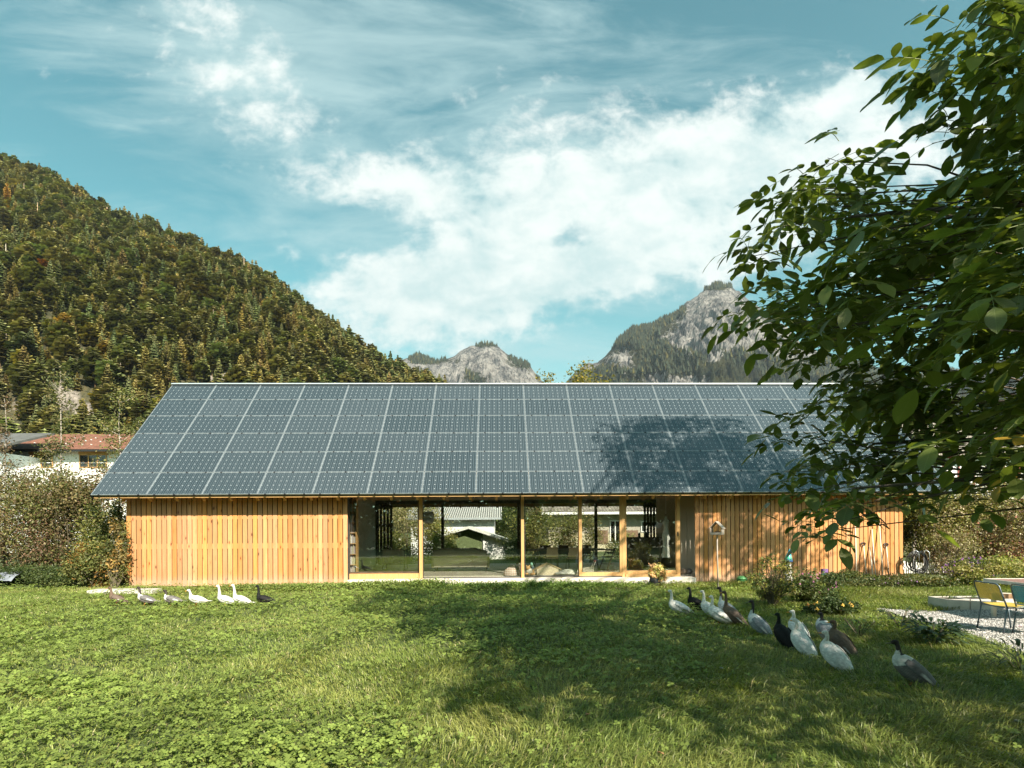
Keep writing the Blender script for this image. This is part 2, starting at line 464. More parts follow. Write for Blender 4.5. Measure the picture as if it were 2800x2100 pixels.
# loose stones on it
ns = 14000
sx = rng.uniform(min(gxs), max(gxs), ns * 2); sy = rng.uniform(min(gys), max(gys), ns * 2)
k = inpoly(sx, sy, GRAVEL); sx, sy = sx[k][:ns], sy[k][:ns]; ns = len(sx)
oct_ = np.array([(1, 0, 0), (-1, 0, 0), (0, 1, 0), (0, -1, 0), (0, 0, 1), (0, 0, -1)], float)
octf = np.array([(0, 2, 4), (2, 1, 4), (1, 3, 4), (3, 0, 4), (2, 0, 5), (1, 2, 5), (3, 1, 5), (0, 3, 5)])
s = rng.uniform(.006, .017, ns)
v = oct_[None] * (s[:, None, None] * rng.uniform(.6, 1.3, (ns, 6, 1))) * np.array([1.2, 1, .7])
a = rng.uniform(0, 6.28, ns)[:, None]
v = np.stack([v[..., 0] * np.cos(a) - v[..., 1] * np.sin(a), v[..., 0] * np.sin(a) + v[..., 1] * np.cos(a), v[..., 2]], -1)
v += np.stack([sx, sy, gz(sx, sy) + .024], -1)[:, None]
g_ = rng.uniform(.28, .72, ns)
cc = np.repeat(np.stack([g_, g_ * .96, g_ * .90], 1), 6, 0)
m, t, b = mat('stone'); t.l.new(t.node('ShaderNodeVertexColor', layer_name='Col').outputs[0], b.inputs['Base Color']); b.inputs['Roughness'].default_value = .85
M['vcol'] = m
st = npmesh('gravel_stones', v.reshape(-1, 3), (np.arange(ns)[:, None, None] * 6 + octf[None]).reshape(-1, 3), M['vcol'], C=cc)
tag(st, 'pale loose pebbles covering the garden seating area', 'gravel', kind='stuff')

# ================================================================== HILL (wooded slope on the left)
SK = np.array([(-1500, 60), (-900, 150), (-400, 300), (0, 455), (85, 482), (180, 515), (250, 560), (330, 605), (420, 632), (500, 668), (560, 690), (640, 720), (700, 750),
               (760, 782), (820, 830), (870, 870), (930, 905), (990, 955), (1060, 1002), (1120, 1026), (1170, 1042), (1215, 1062), (1400, 1150), (1700, 1280), (2000, 1425), (2300, 1438)], float)
def hill_pt(u, tt):
    """u = azimuth (as photo x of the bearing), tt = 0 foot .. 1 ridge"""
    u = np.asarray(u, float); tt = np.asarray(tt, float)
    sk = np.interp(u, SK[:, 0], SK[:, 1])
    el = (1440 - sk) / F
    Dr = np.interp(u, [-1500, 0, 600, 1215, 2300], [620, 600, 540, 460, 420]); Df = 175.0
    D = Df + (Dr - Df) * tt
    zr = Dr * el + HC - 11.0
    x = (u - 1365) / F * D
    rel = (fbm(x * .012 + 5, D * .010 + 3, 4) - .5)
    z = np.maximum(zr, 2) * np.clip(tt, 0, 1) ** .93 + rel * 46 * np.sin(np.pi * np.clip(tt, 0, 1)) * np.clip(zr / 150, 0, 1)
    return x, D, z
uu = np.linspace(-1500, 2300, 240); tt = np.concatenate([[-.1], np.linspace(0, 1, 80), [1.15, 1.5]])
UU, TT = np.meshgrid(uu, tt)
hx, hy, hz = hill_pt(UU, TT)
hz = np.where(TT < 0, -3, hz); hz = np.where(TT > 1.4, hz * .55, hz)
m, t, b = mat('hill_ground')
co = objco(t)
n1 = t.noise(co, .035, 7, .6); n2 = t.noise(t.mapping(co, (1, 1, .5)), .5, 7, .7)
rock = t.mix(t.sstep(n2, .35, .65), (.14, .12, .10, 1), (.36, .31, .26, 1))
veg = t.mix(t.sstep(n2, .4, .6), (.035, .038, .014, 1), (.10, .085, .035, 1))
at = t.node('ShaderNodeVertexColor', layer_name='Col').outputs[0]
s_ = t.node('ShaderNodeSeparateColor'); t.l.new(at, s_.inputs[0])
f = t.sstep(t.math('ADD', s_.outputs[0], t.math('MULTIPLY', t.math('SUBTRACT', n1, .5), .5)), .40, .60)
t.l.new(t.mix(f, veg, rock), b.inputs['Base Color']); b.inputs['Roughness'].default_value = .95
t.l.new(t.bump(n2, 1.0, 2.0), b.inputs['Normal'])
M['hill_ground'] = m
ROCKS = [(165, 1085, 60, 48), (60, 1105, 40, 22), (235, 1125, 45, 28), (620, 1030, 70, 20), (730, 1028, 60, 18), (345, 770, 26, 16), (530, 1075, 80, 25), (860, 1030, 60, 18), (40, 690, 20, 12), (150, 640, 30, 10)]
def rockmask(x, y, z):
    px, py, _ = proj(np.stack([x, y, z], -1)); r = 0
    for a, b_, c_, d_ in ROCKS: r = np.maximum(r, np.exp(-(((px - a) / c_) ** 2 + ((py - b_) / d_) ** 2)))
    return r
rmk = rockmask(hx, hy, hz)
nx = len(uu); ii, jj = np.meshgrid(np.arange(nx - 1), np.arange(len(tt) - 1)); k0 = (jj * nx + ii).ravel()
ho = npmesh('hill', np.stack([hx, hy, hz], -1).reshape(-1, 3), np.stack([k0, k0 + 1, k0 + nx + 1, k0 + nx], 1), M['hill_ground'], smooth=True,
            C=np.repeat(rmk.reshape(-1, 1), 3, 1))
tag(ho, kind='structure')

def conifer(r, kind):
    """returns V,F,C (quads) of a tree of height 1 standing at the origin"""
    vs = []; cs = []
    def q(a, b_, c_, d_, col):
        vs.extend([a, b_, c_, d_]); cs.extend([col] * 4)
    tr = (.10, .075, .05) if kind != 'dead' else (.42, .37, .32)
    for k in range(3):          # trunk
        a0 = k * 2.094; a1 = a0 + 2.094; w0 = .016; w1 = .004
        q((w0 * math.cos(a0), w0 * math.sin(a0), 0), (w0 * math.cos(a1), w0 * math.sin(a1), 0), (w1 * math.cos(a1), w1 * math.sin(a1), .97), (w1 * math.cos(a0), w1 * math.sin(a0), .97), tr)
    if kind == 'spruce':
        L = 14; base = .08; mx = .19
        prof = lambda h: mx * (1 - h) ** .8 + .012
        cb = (.052, .066, .026)
    elif kind == 'pine':
        L = 11; base = .25; mx = .26
        prof = lambda h: mx * math.sin(math.pi * min(1, (h * .82 + .16))) ** .7 + .03
        cb = (.082, .090, .036)
    elif kind == 'larch':
        L = 13; base = .12; mx = .20
        prof = lambda h: mx * (1 - h) ** .65 + .015
        cb = (.105, .100, .034)
    elif kind == 'round':
        L = 10; base = .12; mx = .34
        prof = lambda h: mx * math.sin(math.pi * min(1, h * .85 + .12)) ** .6 + .02
        cb = (.110, .108, .030)
    else:
        L = 9; base = .3; mx = .16
        prof = lambda h: mx * (1 - h) + .03; cb = (.36, .31, .26)
    for i in range(L):
        h = base + (1 - base) * (i + r.uniform(0, .6)) / L
        rr = prof((h - base) / (1 - base))
        nb_ = 7 if kind != 'dead' else 4
        a00 = r.uniform(0, 6.28)
        for k in range(nb_):
            a0 = a00 + k * 6.283 / nb_ + r.uniform(-.3, .3)
            ln = rr * r.uniform(.65, 1.25)
            br = r.uniform(.6, 1.5)
            col = tuple(x * br for x in cb)
            dz = -ln * (.45 if kind == 'spruce' else (.05 if kind in ('pine', 'round') else .2)) + r.uniform(-.01, .015)
            ca, sa = math.cos(a0), math.sin(a0)
            wd = ln * (.42 if kind != 'dead' else .05)
            zt = (.05 if kind in ('pine', 'round') else .02) * r.uniform(.5, 1.4)
            p0 = (0.1 * ln * ca, .1 * ln * sa, h + zt); tip = (ln * ca, ln * sa, h + dz)
            m1 = (ln * .6 * ca - wd * sa, ln * .6 * sa + wd * ca, h + dz * .55); m2 = (ln * .6 * ca + wd * sa, ln * .6 * sa - wd * ca, h + dz * .5)
            q(p0, m1, tip, m2, col)
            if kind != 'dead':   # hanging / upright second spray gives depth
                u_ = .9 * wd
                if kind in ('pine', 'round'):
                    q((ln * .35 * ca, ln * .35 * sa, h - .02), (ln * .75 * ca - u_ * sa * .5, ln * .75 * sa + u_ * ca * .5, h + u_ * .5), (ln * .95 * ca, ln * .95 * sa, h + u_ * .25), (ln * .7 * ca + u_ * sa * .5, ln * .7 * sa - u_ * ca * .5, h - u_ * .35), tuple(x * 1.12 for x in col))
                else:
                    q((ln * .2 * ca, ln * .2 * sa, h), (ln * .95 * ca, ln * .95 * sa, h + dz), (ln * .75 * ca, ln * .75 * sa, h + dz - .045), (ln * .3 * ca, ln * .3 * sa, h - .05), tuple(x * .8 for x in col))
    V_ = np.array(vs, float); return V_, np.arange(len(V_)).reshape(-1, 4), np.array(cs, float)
PROTO = {k: [conifer(random.Random(10 * i + j), k) for j in range(5)] for i, k in enumerate(['spruce', 'pine', 'larch', 'round', 'dead'])}
def merged(name, xs, ys, zs, hs, kinds, tints, wid=None):
    Vl, Fl, Cl = [], [], []; off = 0
    for i in range(len(xs)):
        V_, F_, C_ = PROTO[kinds[i]][i % 5]
        a0 = rng.uniform(0, 6.28); ca, sa = math.cos(a0), math.sin(a0); ww = hs[i] * .98
        Vn = np.stack([(V_[:, 0] * ca - V_[:, 1] * sa) * ww + xs[i], (V_[:, 0] * sa + V_[:, 1] * ca) * ww + ys[i], V_[:, 2] * hs[i] + zs[i]], 1)
        Vl.append(Vn); Fl.append(F_ + off); Cl.append(C_ * tints[i]); off += len(V_)
    return npmesh(name, np.concatenate(Vl), np.concatenate(Fl), M['needle'], C=np.concatenate(Cl))
# tree stands
NT_ = 8600
u_ = rng.uniform(-420, 2000, NT_ * 2); t_ = rng.uniform(0, 1.0, NT_ * 2) ** .85
# even spacing on the slope: accept by distance (area grows with D)
x_, y_, z_ = hill_pt(u_, t_)
acc = rng.random(len(u_)) < (y_ / 620) ** .75
rm_ = rockmask(x_, y_, z_ + 3)
acc &= (rm_ < .42) | (rng.random(len(u_)) < .12)
px_, py_, _ = proj(np.stack([x_, y_, z_ + 6], -1))
hidden = (px_ > 500) & (py_ > 1090) | (py_ > 1400)
acc &= ~hidden & (px_ > -420)
x_, y_, z_, u_, t_, px_, py_ = [q[acc] for q in (x_, y_, z_, u_, t_, px_, py_)]
n = len(x_)
sky_n = 190
us_ = rng.uniform(-60, 1200, sky_n); ts_k = rng.uniform(.965, 1.0, sky_n)
xs_, ys_, zs_ = hill_pt(us_, ts_k)
x_, y_, z_ = np.r_[x_, xs_], np.r_[y_, ys_], np.r_[z_, zs_]; u_ = np.r_[u_, us_]; t_ = np.r_[t_, ts_k]
pq = proj(np.stack([xs_, ys_, zs_ + 6], -1)); px_ = np.r_[px_, pq[0]]; py_ = np.r_[py_, pq[1]]; n = len(x_)
h_ = rng.uniform(11, 26, n) * np.interp(y_, [175, 350, 620], [.62, .85, 1.12])
low = np.clip((py_ - 700) / 400, 0, 1)
rk = rng.random(n)
patch = fbm(x_ * .02, y_ * .02, 3)
kinds = np.where(rk < .34 + .25 * (patch - .5) * 2 - .2 * low, 'spruce', np.where(rk < .68 - .1 * low, 'pine', np.where(rk < .91, 'larch', 'round')))
kinds = np.where(rng.random(n) < .012, 'dead', kinds)
h_ = np.where(kinds == 'round', h_ * .72, h_)
kinds[-sky_n:] = np.where(rng.random(sky_n) < .5, 'spruce', 'larch'); h_[-sky_n:] = rng.uniform(16, 30, sky_n) * np.interp(y_[-sky_n:], [400, 620], [.75, 1.05])
tv = rng.uniform(.65, 1.5, n)
tint = np.stack([tv * rng.uniform(.85, 1.15, n), tv, tv * rng.uniform(.8, 1.1, n)], 1) * np.array([1.80, 1.60, 1.50])
aut = rng.random(n) < .02
tint[aut] *= np.array([1.5, 1.15, .75])
# the 300 that show largest become things of their own
vis = (px_ > 0) & (px_ < 1240) & (py_ > 350) & (py_ < 1190)
size = h_ / y_ * vis
order = np.argsort(-size); ind = order[:288]; rest = np.setdiff1d(np.arange(n), ind)
fo = merged('forest', x_[rest], y_[rest], z_[rest] - .3, h_[rest], kinds[rest], tint[rest])
tag(fo, 'dense mixed conifer wood covering the steep hillside', 'forest', kind='stuff')
indm = {}
h_far = t_
for kname in ('spruce', 'pine', 'larch', 'round', 'dead'):
    for j in range(5):
        V_, F_, C_ = PROTO[kname][j]
        indm[(kname, j)] = (V_, F_, C_)
LBL = {'spruce': ('spruce_tree', 'narrow dark spruce on the lower wooded hillside, one of many alike', 'spruces on the lower hillside'),
       'pine': ('pine_tree', 'flat-layered dull green pine on the lower wooded hillside, one of many alike', 'pines on the lower hillside'),
       'larch': ('larch_tree', 'light olive feathery larch on the lower wooded hillside, one of many alike', 'larches on the lower hillside'),
       'round': ('broadleaf_tree', 'low rounded yellow-green tree on the lower wooded hillside, one of many alike', 'rounded trees on the lower hillside'),
       'dead': ('dead_tree', 'bare pale dead tree among the green conifers of the lower hillside', 'dead trees on the lower hillside')}
protos = {}
for i in ind:
    kd = str(kinds[i]); j = int(i) % 5; key = (kd, j, int(tint[i][1] * 3))
    if key not in protos:
        V_, F_, C_ = indm[(kd, j)]
        o = npmesh(LBL[kd][0], V_ * np.array([1.15, 1.15, 1]), F_, M['needle'], C=C_ * tint[i])
        protos[key] = o
    else:
        o = protos[key].copy(); COL.objects.link(o)
    o.location = (x_[i], y_[i], z_[i] - .3); o.scale = (h_[i],) * 3; o.rotation_euler = (0, 0, rng.uniform(0, 6.28))
    qx, qy = px_[i], py_[i]
    zx = 'at the left picture edge' if qx < 110 else 'above the grey roof' if qx < 210 else 'above the red tiled roof' if qx < 340 else 'above the roof corner' if qx < 520 else 'above the second and third panel columns' if qx < 720 else 'above the fourth and fifth panel columns' if qx < 900 else 'towards the hill end'
    zy = 'under the skyline' if h_far[i] > .8 else 'high on the slope' if qy < 760 else 'halfway up the slope' if qy < 900 else 'low on the slope' if qy < 1040 else 'at the slope foot'
    tone = 'yellowing' if aut[i] else ('pale' if tv[i] > 1.2 else 'dark' if tv[i] < .85 else 'medium')
    sz_ = 'tall ' if h_[i] > 15.5 else 'short ' if h_[i] < 10.5 else ''
    what = sz_ + dict(spruce='narrow spruce', pine='layered pine', larch='feathery larch', round='rounded leafy tree', dead='bare dead tree')[kd]
    tag(o, f'{tone} {what} {zy}, {zx}', 'tree', LBL[kd][2])
def hill_at(px, py):
    """point of the slope seen at photo pixel"""
    best = None
    ts = np.linspace(.02, 1, 500); us = np.full(500, px + 0.0)
    for _ in range(3):
        X, Y, Z = hill_pt(us, ts); qx, qy, _d = proj(np.stack([X, Y, Z], -1)); us = us + (px - qx)
    k = int(np.argmin(np.abs(qy - py))); return X[k], Y[k], Z[k]
def special(kind, name, lab, px, py, hpx, tintc, wid=1.15):
    X, Y, Z = hill_at(px, py); H = hpx / F * Y
    V_, F_, C_ = PROTO[kind][2]
    o = npmesh(name, V_ * np.array([wid, wid, 1]) * H, F_, M['needle'], C=C_ * np.array(tintc)); o.location = (X, Y, Z - .2)
    tag(o, lab, 'tree')
special('dead', 'dead_tree', 'tall bare pale pine snag high in the forest left of centre', 275, 760, 66, (1.3, 1.2, 1.1), 1.3)
special('dead', 'dead_tree', 'pale leaning dead trunk standing just above the panel roof corner', 330, 1065, 75, (1.5, 1.4, 1.3), .7)
special('dead', 'dead_tree', 'bare twin-stemmed pale trunk in the lower left forest', 160, 970, 70, (1.4, 1.25, 1.1), .8)
special('dead', 'dead_tree', 'bare silver-grey tree with spreading crown at upper left of hillside', 145, 660, 44, (1.3, 1.25, 1.2), 2.2)
special('round', 'broadleaf_tree', 'rust-orange autumn tree high on the left hillside', 120, 770, 62, (1.9, .85, .5), 1.0)
special('round', 'broadleaf_tree', 'broad dark green beech in the middle of the wooded slope', 545, 860, 80, (1.0, .8, .6), 1.5)
special('round', 'broadleaf_tree', 'yellow-orange tree at the left edge high on the hillside', 22, 600, 36, (3.0, 1.7, .7), 1.3)
special('spruce', 'spruce_tree', 'left one of two tall lone spruces at the hill end above the roof', 1068, 985, 85, (.8, .85, .9), 1.1)
special('spruce', 'spruce_tree', 'right one of two tall lone spruces at the hill end above the roof', 1088, 1002, 82, (.8, .85, .9), 1.2)
special('spruce', 'spruce_tree', 'last small spruce at the foot of the hill end beside the grey peak', 1122, 1040, 62, (.8, .85, .9), 1.2)

# ================================================================== MOUNTAINS
m, t, b = mat('mountain')
co = objco(t)
at = t.node('ShaderNodeVertexColor', layer_name='Col').outputs[0]
s_ = t.node('ShaderNodeSeparateColor'); t.l.new(at, s_.inputs[0])
n1 = t.noise(t.mapping(co, (1, 1, .4)), .016, 10, .68, .4); n2 = t.noise(co, .012, 9, .62)
n3 = t.noise(t.mapping(co, (1, 1, .35)), .07, 8, .7)
rock = t.mix(t.sstep(t.math('ADD', t.math('MULTIPLY', n1, .6), t.math('MULTIPLY', n3, .4)), .40, .58), (.065, .070, .075, 1), (.33, .31, .285, 1))
veg = t.mix(t.sstep(n2, .4, .6), (.020, .026, .016, 1), (.050, .050, .024, 1))
f = t.sstep(t.math('ADD', s_.outputs[0], t.math('MULTIPLY', t.math('SUBTRACT', n2, .5), 1.1)), .42, .58)
t.l.new(t.mix(t.sstep(t.math('ADD', s_.outputs[0], t.math('ADD', t.math('MULTIPLY', t.math('SUBTRACT', n2, .5), 1.1), t.math('MULTIPLY', t.math('SUBTRACT', t.noise(co, .055, 6, .7), .5), 1.2))), .42, .56), rock, veg), b.inputs['Base Color']); b.inputs['Roughness'].default_value = 1
b.inputs['Specular IOR Level'].default_value = .1
t.l.new(t.bump(t.math('ADD', n1, t.math('MULTIPLY', n3, .5)), 1.0, 40.0), b.inputs['Normal'])
M['mountain'] = m
def mountain(name, sk, D0, D1, px0, px1, seed, forest, relief):
    sk = np.array(sk, float)
    def pt(u, tt):
        s_ = np.interp(u, sk[:, 0], sk[:, 1]) + (fbm(u * .035 + seed, u * 0 + seed, 4) - .5) * 26; D = D0 + (D1 - D0) * tt
        x = (u - 1365) / F * D
        zr = D1 * (1440 - s_) / F + HC
        xx = x / (D1 * .02); yy = tt * 8
        ridge = 1 - np.abs(2 * fbm(xx * .55 + seed, yy * .30 + seed, 5) - 1) * 2
        det = (fbm(xx * 2.5 + seed, yy * 1.4, 5) - .5) + .8 * (np.abs(fbm(xx * 7 + seed, yy * 2.2, 4) - .5) * 2 - .35)
        env = np.sin(np.pi * np.clip(tt, 0, 1)) ** .6 * (1 - np.clip(tt, 0, 1)) ** .35
        z = zr * np.clip(tt, 0, 1) ** .85 + (ridge * .6 + det * 1.1) * relief * env * np.clip(zr / (relief * 4), 0, 1)
        return x, D, z
    uu = np.linspace(px0, px1, 420); tt = np.concatenate([np.linspace(0, 1, 200), [1.1, 1.3]])
    UU, TT = np.meshgrid(uu, tt); x, y, z = pt(UU, TT); z = np.where(TT > 1, z * np.where(TT > 1.2, .6, .93), z)
    qx, qy, _ = proj(np.stack([x, y, z], -1))
    fm = forest(qx, qy, x, z)
    nx = len(uu); ii, jj = np.meshgrid(np.arange(nx - 1), np.arange(len(tt) - 1)); k0 = (jj * nx + ii).ravel()
    o = npmesh(name, np.stack([x, y, z], -1).reshape(-1, 3), np.stack([k0, k0 + 1, k0 + nx + 1, k0 + nx], 1), M['mountain'], C=np.repeat(fm.reshape(-1, 1), 3, 1))
    tag(o, kind='structure')
    return pt
def g2(x, y, a, b_, c_, d_): return np.exp(-(((x - a) / c_) ** 2 + ((y - b_) / d_) ** 2))
def f_small(x, y, X, Z):
    f = .08 + .75 * g2(x, y, 1340, 936, 60, 14) + .9 * g2(x, y, 1440, 985, 60, 22) + .7 * g2(x, y, 1180, 985, 90, 14) + .7 * g2(x, y, 1300, 1035, 45, 26) + .5 * g2(x, y, 1480, 1030, 30, 20)
    return f
def f_big(x, y, X, Z):
    f = np.full(x.shape, .80)
    f += -.85 * g2(x, y, 2020, 850, 150, 90) - .85 * g2(x, y, 2150, 900, 130, 95) - .85 * g2(x, y, 1900, 930, 75, 36) - .7 * g2(x, y, 1935, 830, 40, 40) - .5 * g2(x, y, 1700, 985, 45, 30) - .7 * g2(x, y, 1840, 1040, 100, 16) - .5 * g2(x, y, 1610, 1000, 30, 20)
    f += -.5 * g2(x, y, 1950, 985, 26, 14) + .5 * g2(x, y, 2080, 1010, 130, 40) - .7 * g2(x, y, 2200, 960, 40, 50)
    f += .55 * g2(x, y, 1950, 785, 60, 14)
    return f
mp1 = mountain('mountain_peak', [(900, 1200), (1100, 985), (1150, 972), (1180, 984), (1225, 984), (1262, 962), (1300, 948), (1325, 936), (1350, 938), (1372, 950), (1410, 980), (1440, 995), (1470, 1020), (1490, 1045), (1560, 1120), (1800, 1300)],
               1500, 2600, 980, 1720, 3.3, f_small, 60)
mp2 = mountain('mountain_massif', [(1400, 1250), (1560, 1040), (1588, 1012), (1610, 996), (1635, 988), (1664, 962), (1690, 930), (1717, 905), (1738, 894), (1770, 892), (1793, 888), (1830, 868), (1864, 845), (1887, 824),
                (1934, 792), (1950, 784), (1970, 780), (2005, 784), (2040, 806), (2100, 850), (2160, 895), (2230, 950), (2330, 985), (2500, 1040), (2700, 1000), (3000, 900), (3500, 700)],
               1300, 2400, 1440, 3400, 8.1, f_big, 95)
# trees that give the mountains their dark tops
def mtn_forest(name, lab, pt, fm, n, u0, u1, hh):
    u = rng.uniform(u0, u1, n); tt = rng.uniform(.35, 1.0, n) ** .8
    x, y, z = pt(u, tt); qx, qy, _ = proj(np.stack([x, y, z], -1))
    f = fm(qx, qy, x, z) + (fbm(x * .008, z * .012, 4) - .5) * 1.1
    k = (f > .5) & (qy < 1062)
    x, y, z = x[k], y[k], z[k]; n = len(x)
    Vl = []; base = np.array([(1, 0, 0), (0, 1, 0), (-1, 0, 0), (0, -1, 0)], float)
    h = rng.uniform(.6, 1.3, n) * hh; r_ = h * rng.uniform(.16, .24, n)
    V_ = np.zeros((n, 5, 3)); V_[:, :4] = base[None] * r_[:, None, None]; V_[:, 4, 2] = h; V_ += np.stack([x, y, z - 1], 1)[:, None]
    tv = rng.uniform(.5, 1.5, n)
    aut = (rng.random(n) < .16)
    c = np.stack([.036 * tv, .044 * tv, .028 * tv], 1); c[aut] = c[aut] * np.array([2.2, 1.6, .9])
    o = npmesh(name, V_.reshape(-1, 3), (np.arange(n)[:, None, None] * 5 + np.array([(0, 1, 4), (1, 2, 4), (2, 3, 4), (3, 0, 4)])[None]).reshape(-1, 3), M['needle'], C=np.repeat(c, 5, 0))
    tag(o, lab, 'forest', kind='stuff')
mtn_forest('mountain_forest', 'dark conifers capping the small grey limestone peak', mp1, f_small, 9000, 1090, 1520, 17)
mtn_forest('mountain_forest', 'dark conifers and autumn trees on the flanks of the large rocky mountain', mp2, f_big, 40000, 1540, 2700, 19)
# ================================================================== THE HOUSE
YE, YR = 16.6, 20.75
ZE, ZR = HC + 1.02, HC + 5.43
YW = 17.35                      # face of the cladding, front
YB = 2 * YR - YE                # back eave
YWB = 2 * YR - YW
XL = P(345, 1500, YW).x; XR = P(2470, 1480, YW).x
XE0 = P(247, 1349, YE).x; PITCH = 1.652; XE1 = XE0 + 16 * PITCH
px2x = lambda px, D=YW: P(px, 1480, D).x
zof = lambda px, py, D: P(px, py, D).z
house = empty('wooden_house', ((XL + XR) / 2, YW, 0), 0, 'long timber clad house with solar panels covering its whole roof', 'house')
def hb(mb, name, mats, parent=None, **k):
    o = mb.build(name, mats, None, **k)
    o.parent = parent or house
    o.matrix_parent_inverse = Matrix.Translation(house.location).inverted() if parent is None else Matrix.Identity(4)
    if parent is not None: o.matrix_parent_inverse = parent.matrix_world.inverted() if False else Matrix.Identity(4)
    return o
ZF = .22      # interior floor
# ---- roof slab
slope = math.atan2(ZR - ZE, YR - YE); SL = math.hypot(ZR - ZE, YR - YE)
rf = MB()
def slab(y0, z0, y1, z1, x0, x1, th, off, mi=0):
    n_ = Vector((0, -(z1 - z0), (y1 - y0))).normalized()
    if n_.z < 0: n_ = -n_
    a = Vector((0, y0, z0)) + n_ * off; b_ = Vector((0, y1, z1)) + n_ * off
    a2 = a - n_ * th; b2 = b_ - n_ * th
    rf.add([(x, p.y, p.z) for x in (x0, x1) for p in (a, b_, b2, a2)], [(0, 1, 2, 3), (4, 7, 6, 5), (0, 4, 5, 1), (1, 5, 6, 2), (2, 6, 7, 3), (3, 7, 4, 0)], mi)
slab(YE + .16, ZE + .16 * (ZR - ZE) / (YR - YE), YR - .03, ZR - .03, XE0 + .03, XE1 - .03, .06, -.07, 0)
slab(YB - .02, ZE, YR + .03, ZR - .03, XE0 + .03, XE1 - .03, .10, -.07, 0)
roof = hb(rf, 'roof', [M['timber']])
mb = MB(); mb.box(XE0, XE1, YR - .09, YR + .09, ZR - .005, ZR + .035); hb(mb, 'ridge_cap', M['alu'])
mb = MB()
for x in (XE0 - .02, XE1 - .01):
    rf = MB(); slab(YE, ZE, YR, ZR, x, x + .03, .17, .0); mb.add(rf.v, rf.f)
    rf = MB(); slab(YB, ZE, YR, ZR, x, x + .03, .17, .0); mb.add(rf.v, rf.f)
hb(mb, 'verge_trim', M['black'])
mb = MB(); mb.box(XE0 + .03, XE1 - .03, YE + .10, YE + .14, ZE - .085, ZE + .02); hb(mb, 'fascia_board', M['timber'])
# ---- solar panels
m, t, b = mat('solar_cell')
uv = t.node('ShaderNodeTexCoord').outputs['UV']
s_ = t.node('ShaderNodeSeparateXYZ'); t.l.new(uv, s_.inputs[0])
NCX, NCY = 9.0, 5.0
cu = t.math('FRACT', t.math('MULTIPLY', s_.outputs[0], NCX)); cv = t.math('FRACT', t.math('MULTIPLY', s_.outputs[1], NCY))
du = t.math('ABSOLUTE', t.math('SUBTRACT', cu, .5)); dv = t.math('ABSOLUTE', t.math('SUBTRACT', cv, .5))
gapu = t.sstep(du, .488, .497); gapv = t.sstep(dv, .492, .499)
bus = t.math('FRACT', t.math('MULTIPLY', s_.outputs[0], NCX * 3.0))
busl = t.sstep(t.math('ABSOLUTE', t.math('SUBTRACT', bus, .5)), .07, .02)
dot = t.sstep(t.math('ADD', du, dv), .915, .94)
var = t.noise(t.node('ShaderNodeTexCoord').outputs['Object'], 1.0, 2)
oi = t.node('ShaderNodeObjectInfo')
cell = t.mix(oi.outputs['Random'], (.024, .034, .040, 1), (.036, .047, .054, 1))
c = t.mix(t.math('MULTIPLY', busl, .50), cell, (.30, .38, .43, 1))
c = t.mix(t.math('MAXIMUM', t.math('MULTIPLY', gapu, .45), t.math('MULTIPLY', gapv, .16)), c, (.40, .45, .48, 1))
c = t.mix(dot, c, (.62, .66, .68, 1))
t.l.new(c, b.inputs['Base Color']); b.inputs['Roughness'].default_value = .22
b.inputs['Specular IOR Level'].default_value = .5
b.inputs['Coat Weight'].default_value = .5; b.inputs['Coat Roughness'].default_value = .06
M['solar_cell'] = m
PW, PH = 1.652 - .016, SL / 6 - .016
M['panel_frame'] = simple('panel_frame', (.30, .34, .36), .45, .3, var=.08)
def panel_mesh():
    mb = MB(); th = .035
    # laminate
    x0, x1, y0, y1 = .012, PW - .012, .012, PH - .012
    V_ = [(x0, y0, .004), (x1, y0, .004), (x1, y1, .004), (x0, y1, .004)]
    mb.add(V_, [(0, 1, 2, 3)], 0)
    for (a, b_, c_, d_) in ((0, PW, 0, .012), (0, PW, PH - .012, PH), (0, .012, .012, PH - .012), (PW - .012, PW, .012, PH - .012)):
        mb.box(a, b_, c_, d_, -th, .009, 1)
    for q in (.14, .5, .86): mb.box(PW * q - .025, PW * q + .025, -.03, .012, -.03, .016, 2)
    me = bpy.data.meshes.new('solar_panel'); me.from_pydata(mb.v, [], mb.f)
    for q in (M['solar_cell'], M['panel_frame'], M['black']): me.materials.append(q)
    me.polygons.foreach_set('material_index', mb.mi)
    ul = me.uv_layers.new(name='UVMap')
    for poly in me.polygons:
        for li in poly.loop_indices:
            v = me.vertices[me.loops[li].vertex_index].co
            ul.data[li].uv = ((v.x - x0) / (x1 - x0), (v.y - y0) / (y1 - y0))
    return me
pm = panel_mesh()
rot = Matrix.Rotation(slope, 4, 'X')
for r_ in range(6):
    for c_ in range(16):
        o = bpy.data.objects.new('solar_panel', pm); COL.objects.link(o)
        d = (r_ * SL / 6 + .011)
        # the upper row laps slightly over the one below
        o.matrix_world = Matrix.Translation((XE0 + c_ * PITCH + .008, YE + d * math.cos(slope) - .0, ZE + d * math.sin(slope) + .0)) @ rot @ Matrix.Rotation(R(-.25 + .5 * random.random() * .6), 4, 'X')
        mw = o.matrix_world.copy(); o.parent = house; o.matrix_parent_inverse = Matrix.Translation(house.location).inverted(); 
# dark roofing membrane under panels (back slope stays sheet roofing)
rf = MB(); slab(YE + .05, ZE, YR - .02, ZR, XE0 + .03, XE1 - .03, .015, -.05, 0); hb(rf, 'roof_membrane', M['black'])
rf = MB(); slab(YB, ZE, YR, ZR, XE0 + .0, XE1, .03, -.02, 0); hb(rf, 'rear_roofing', M['dark'])
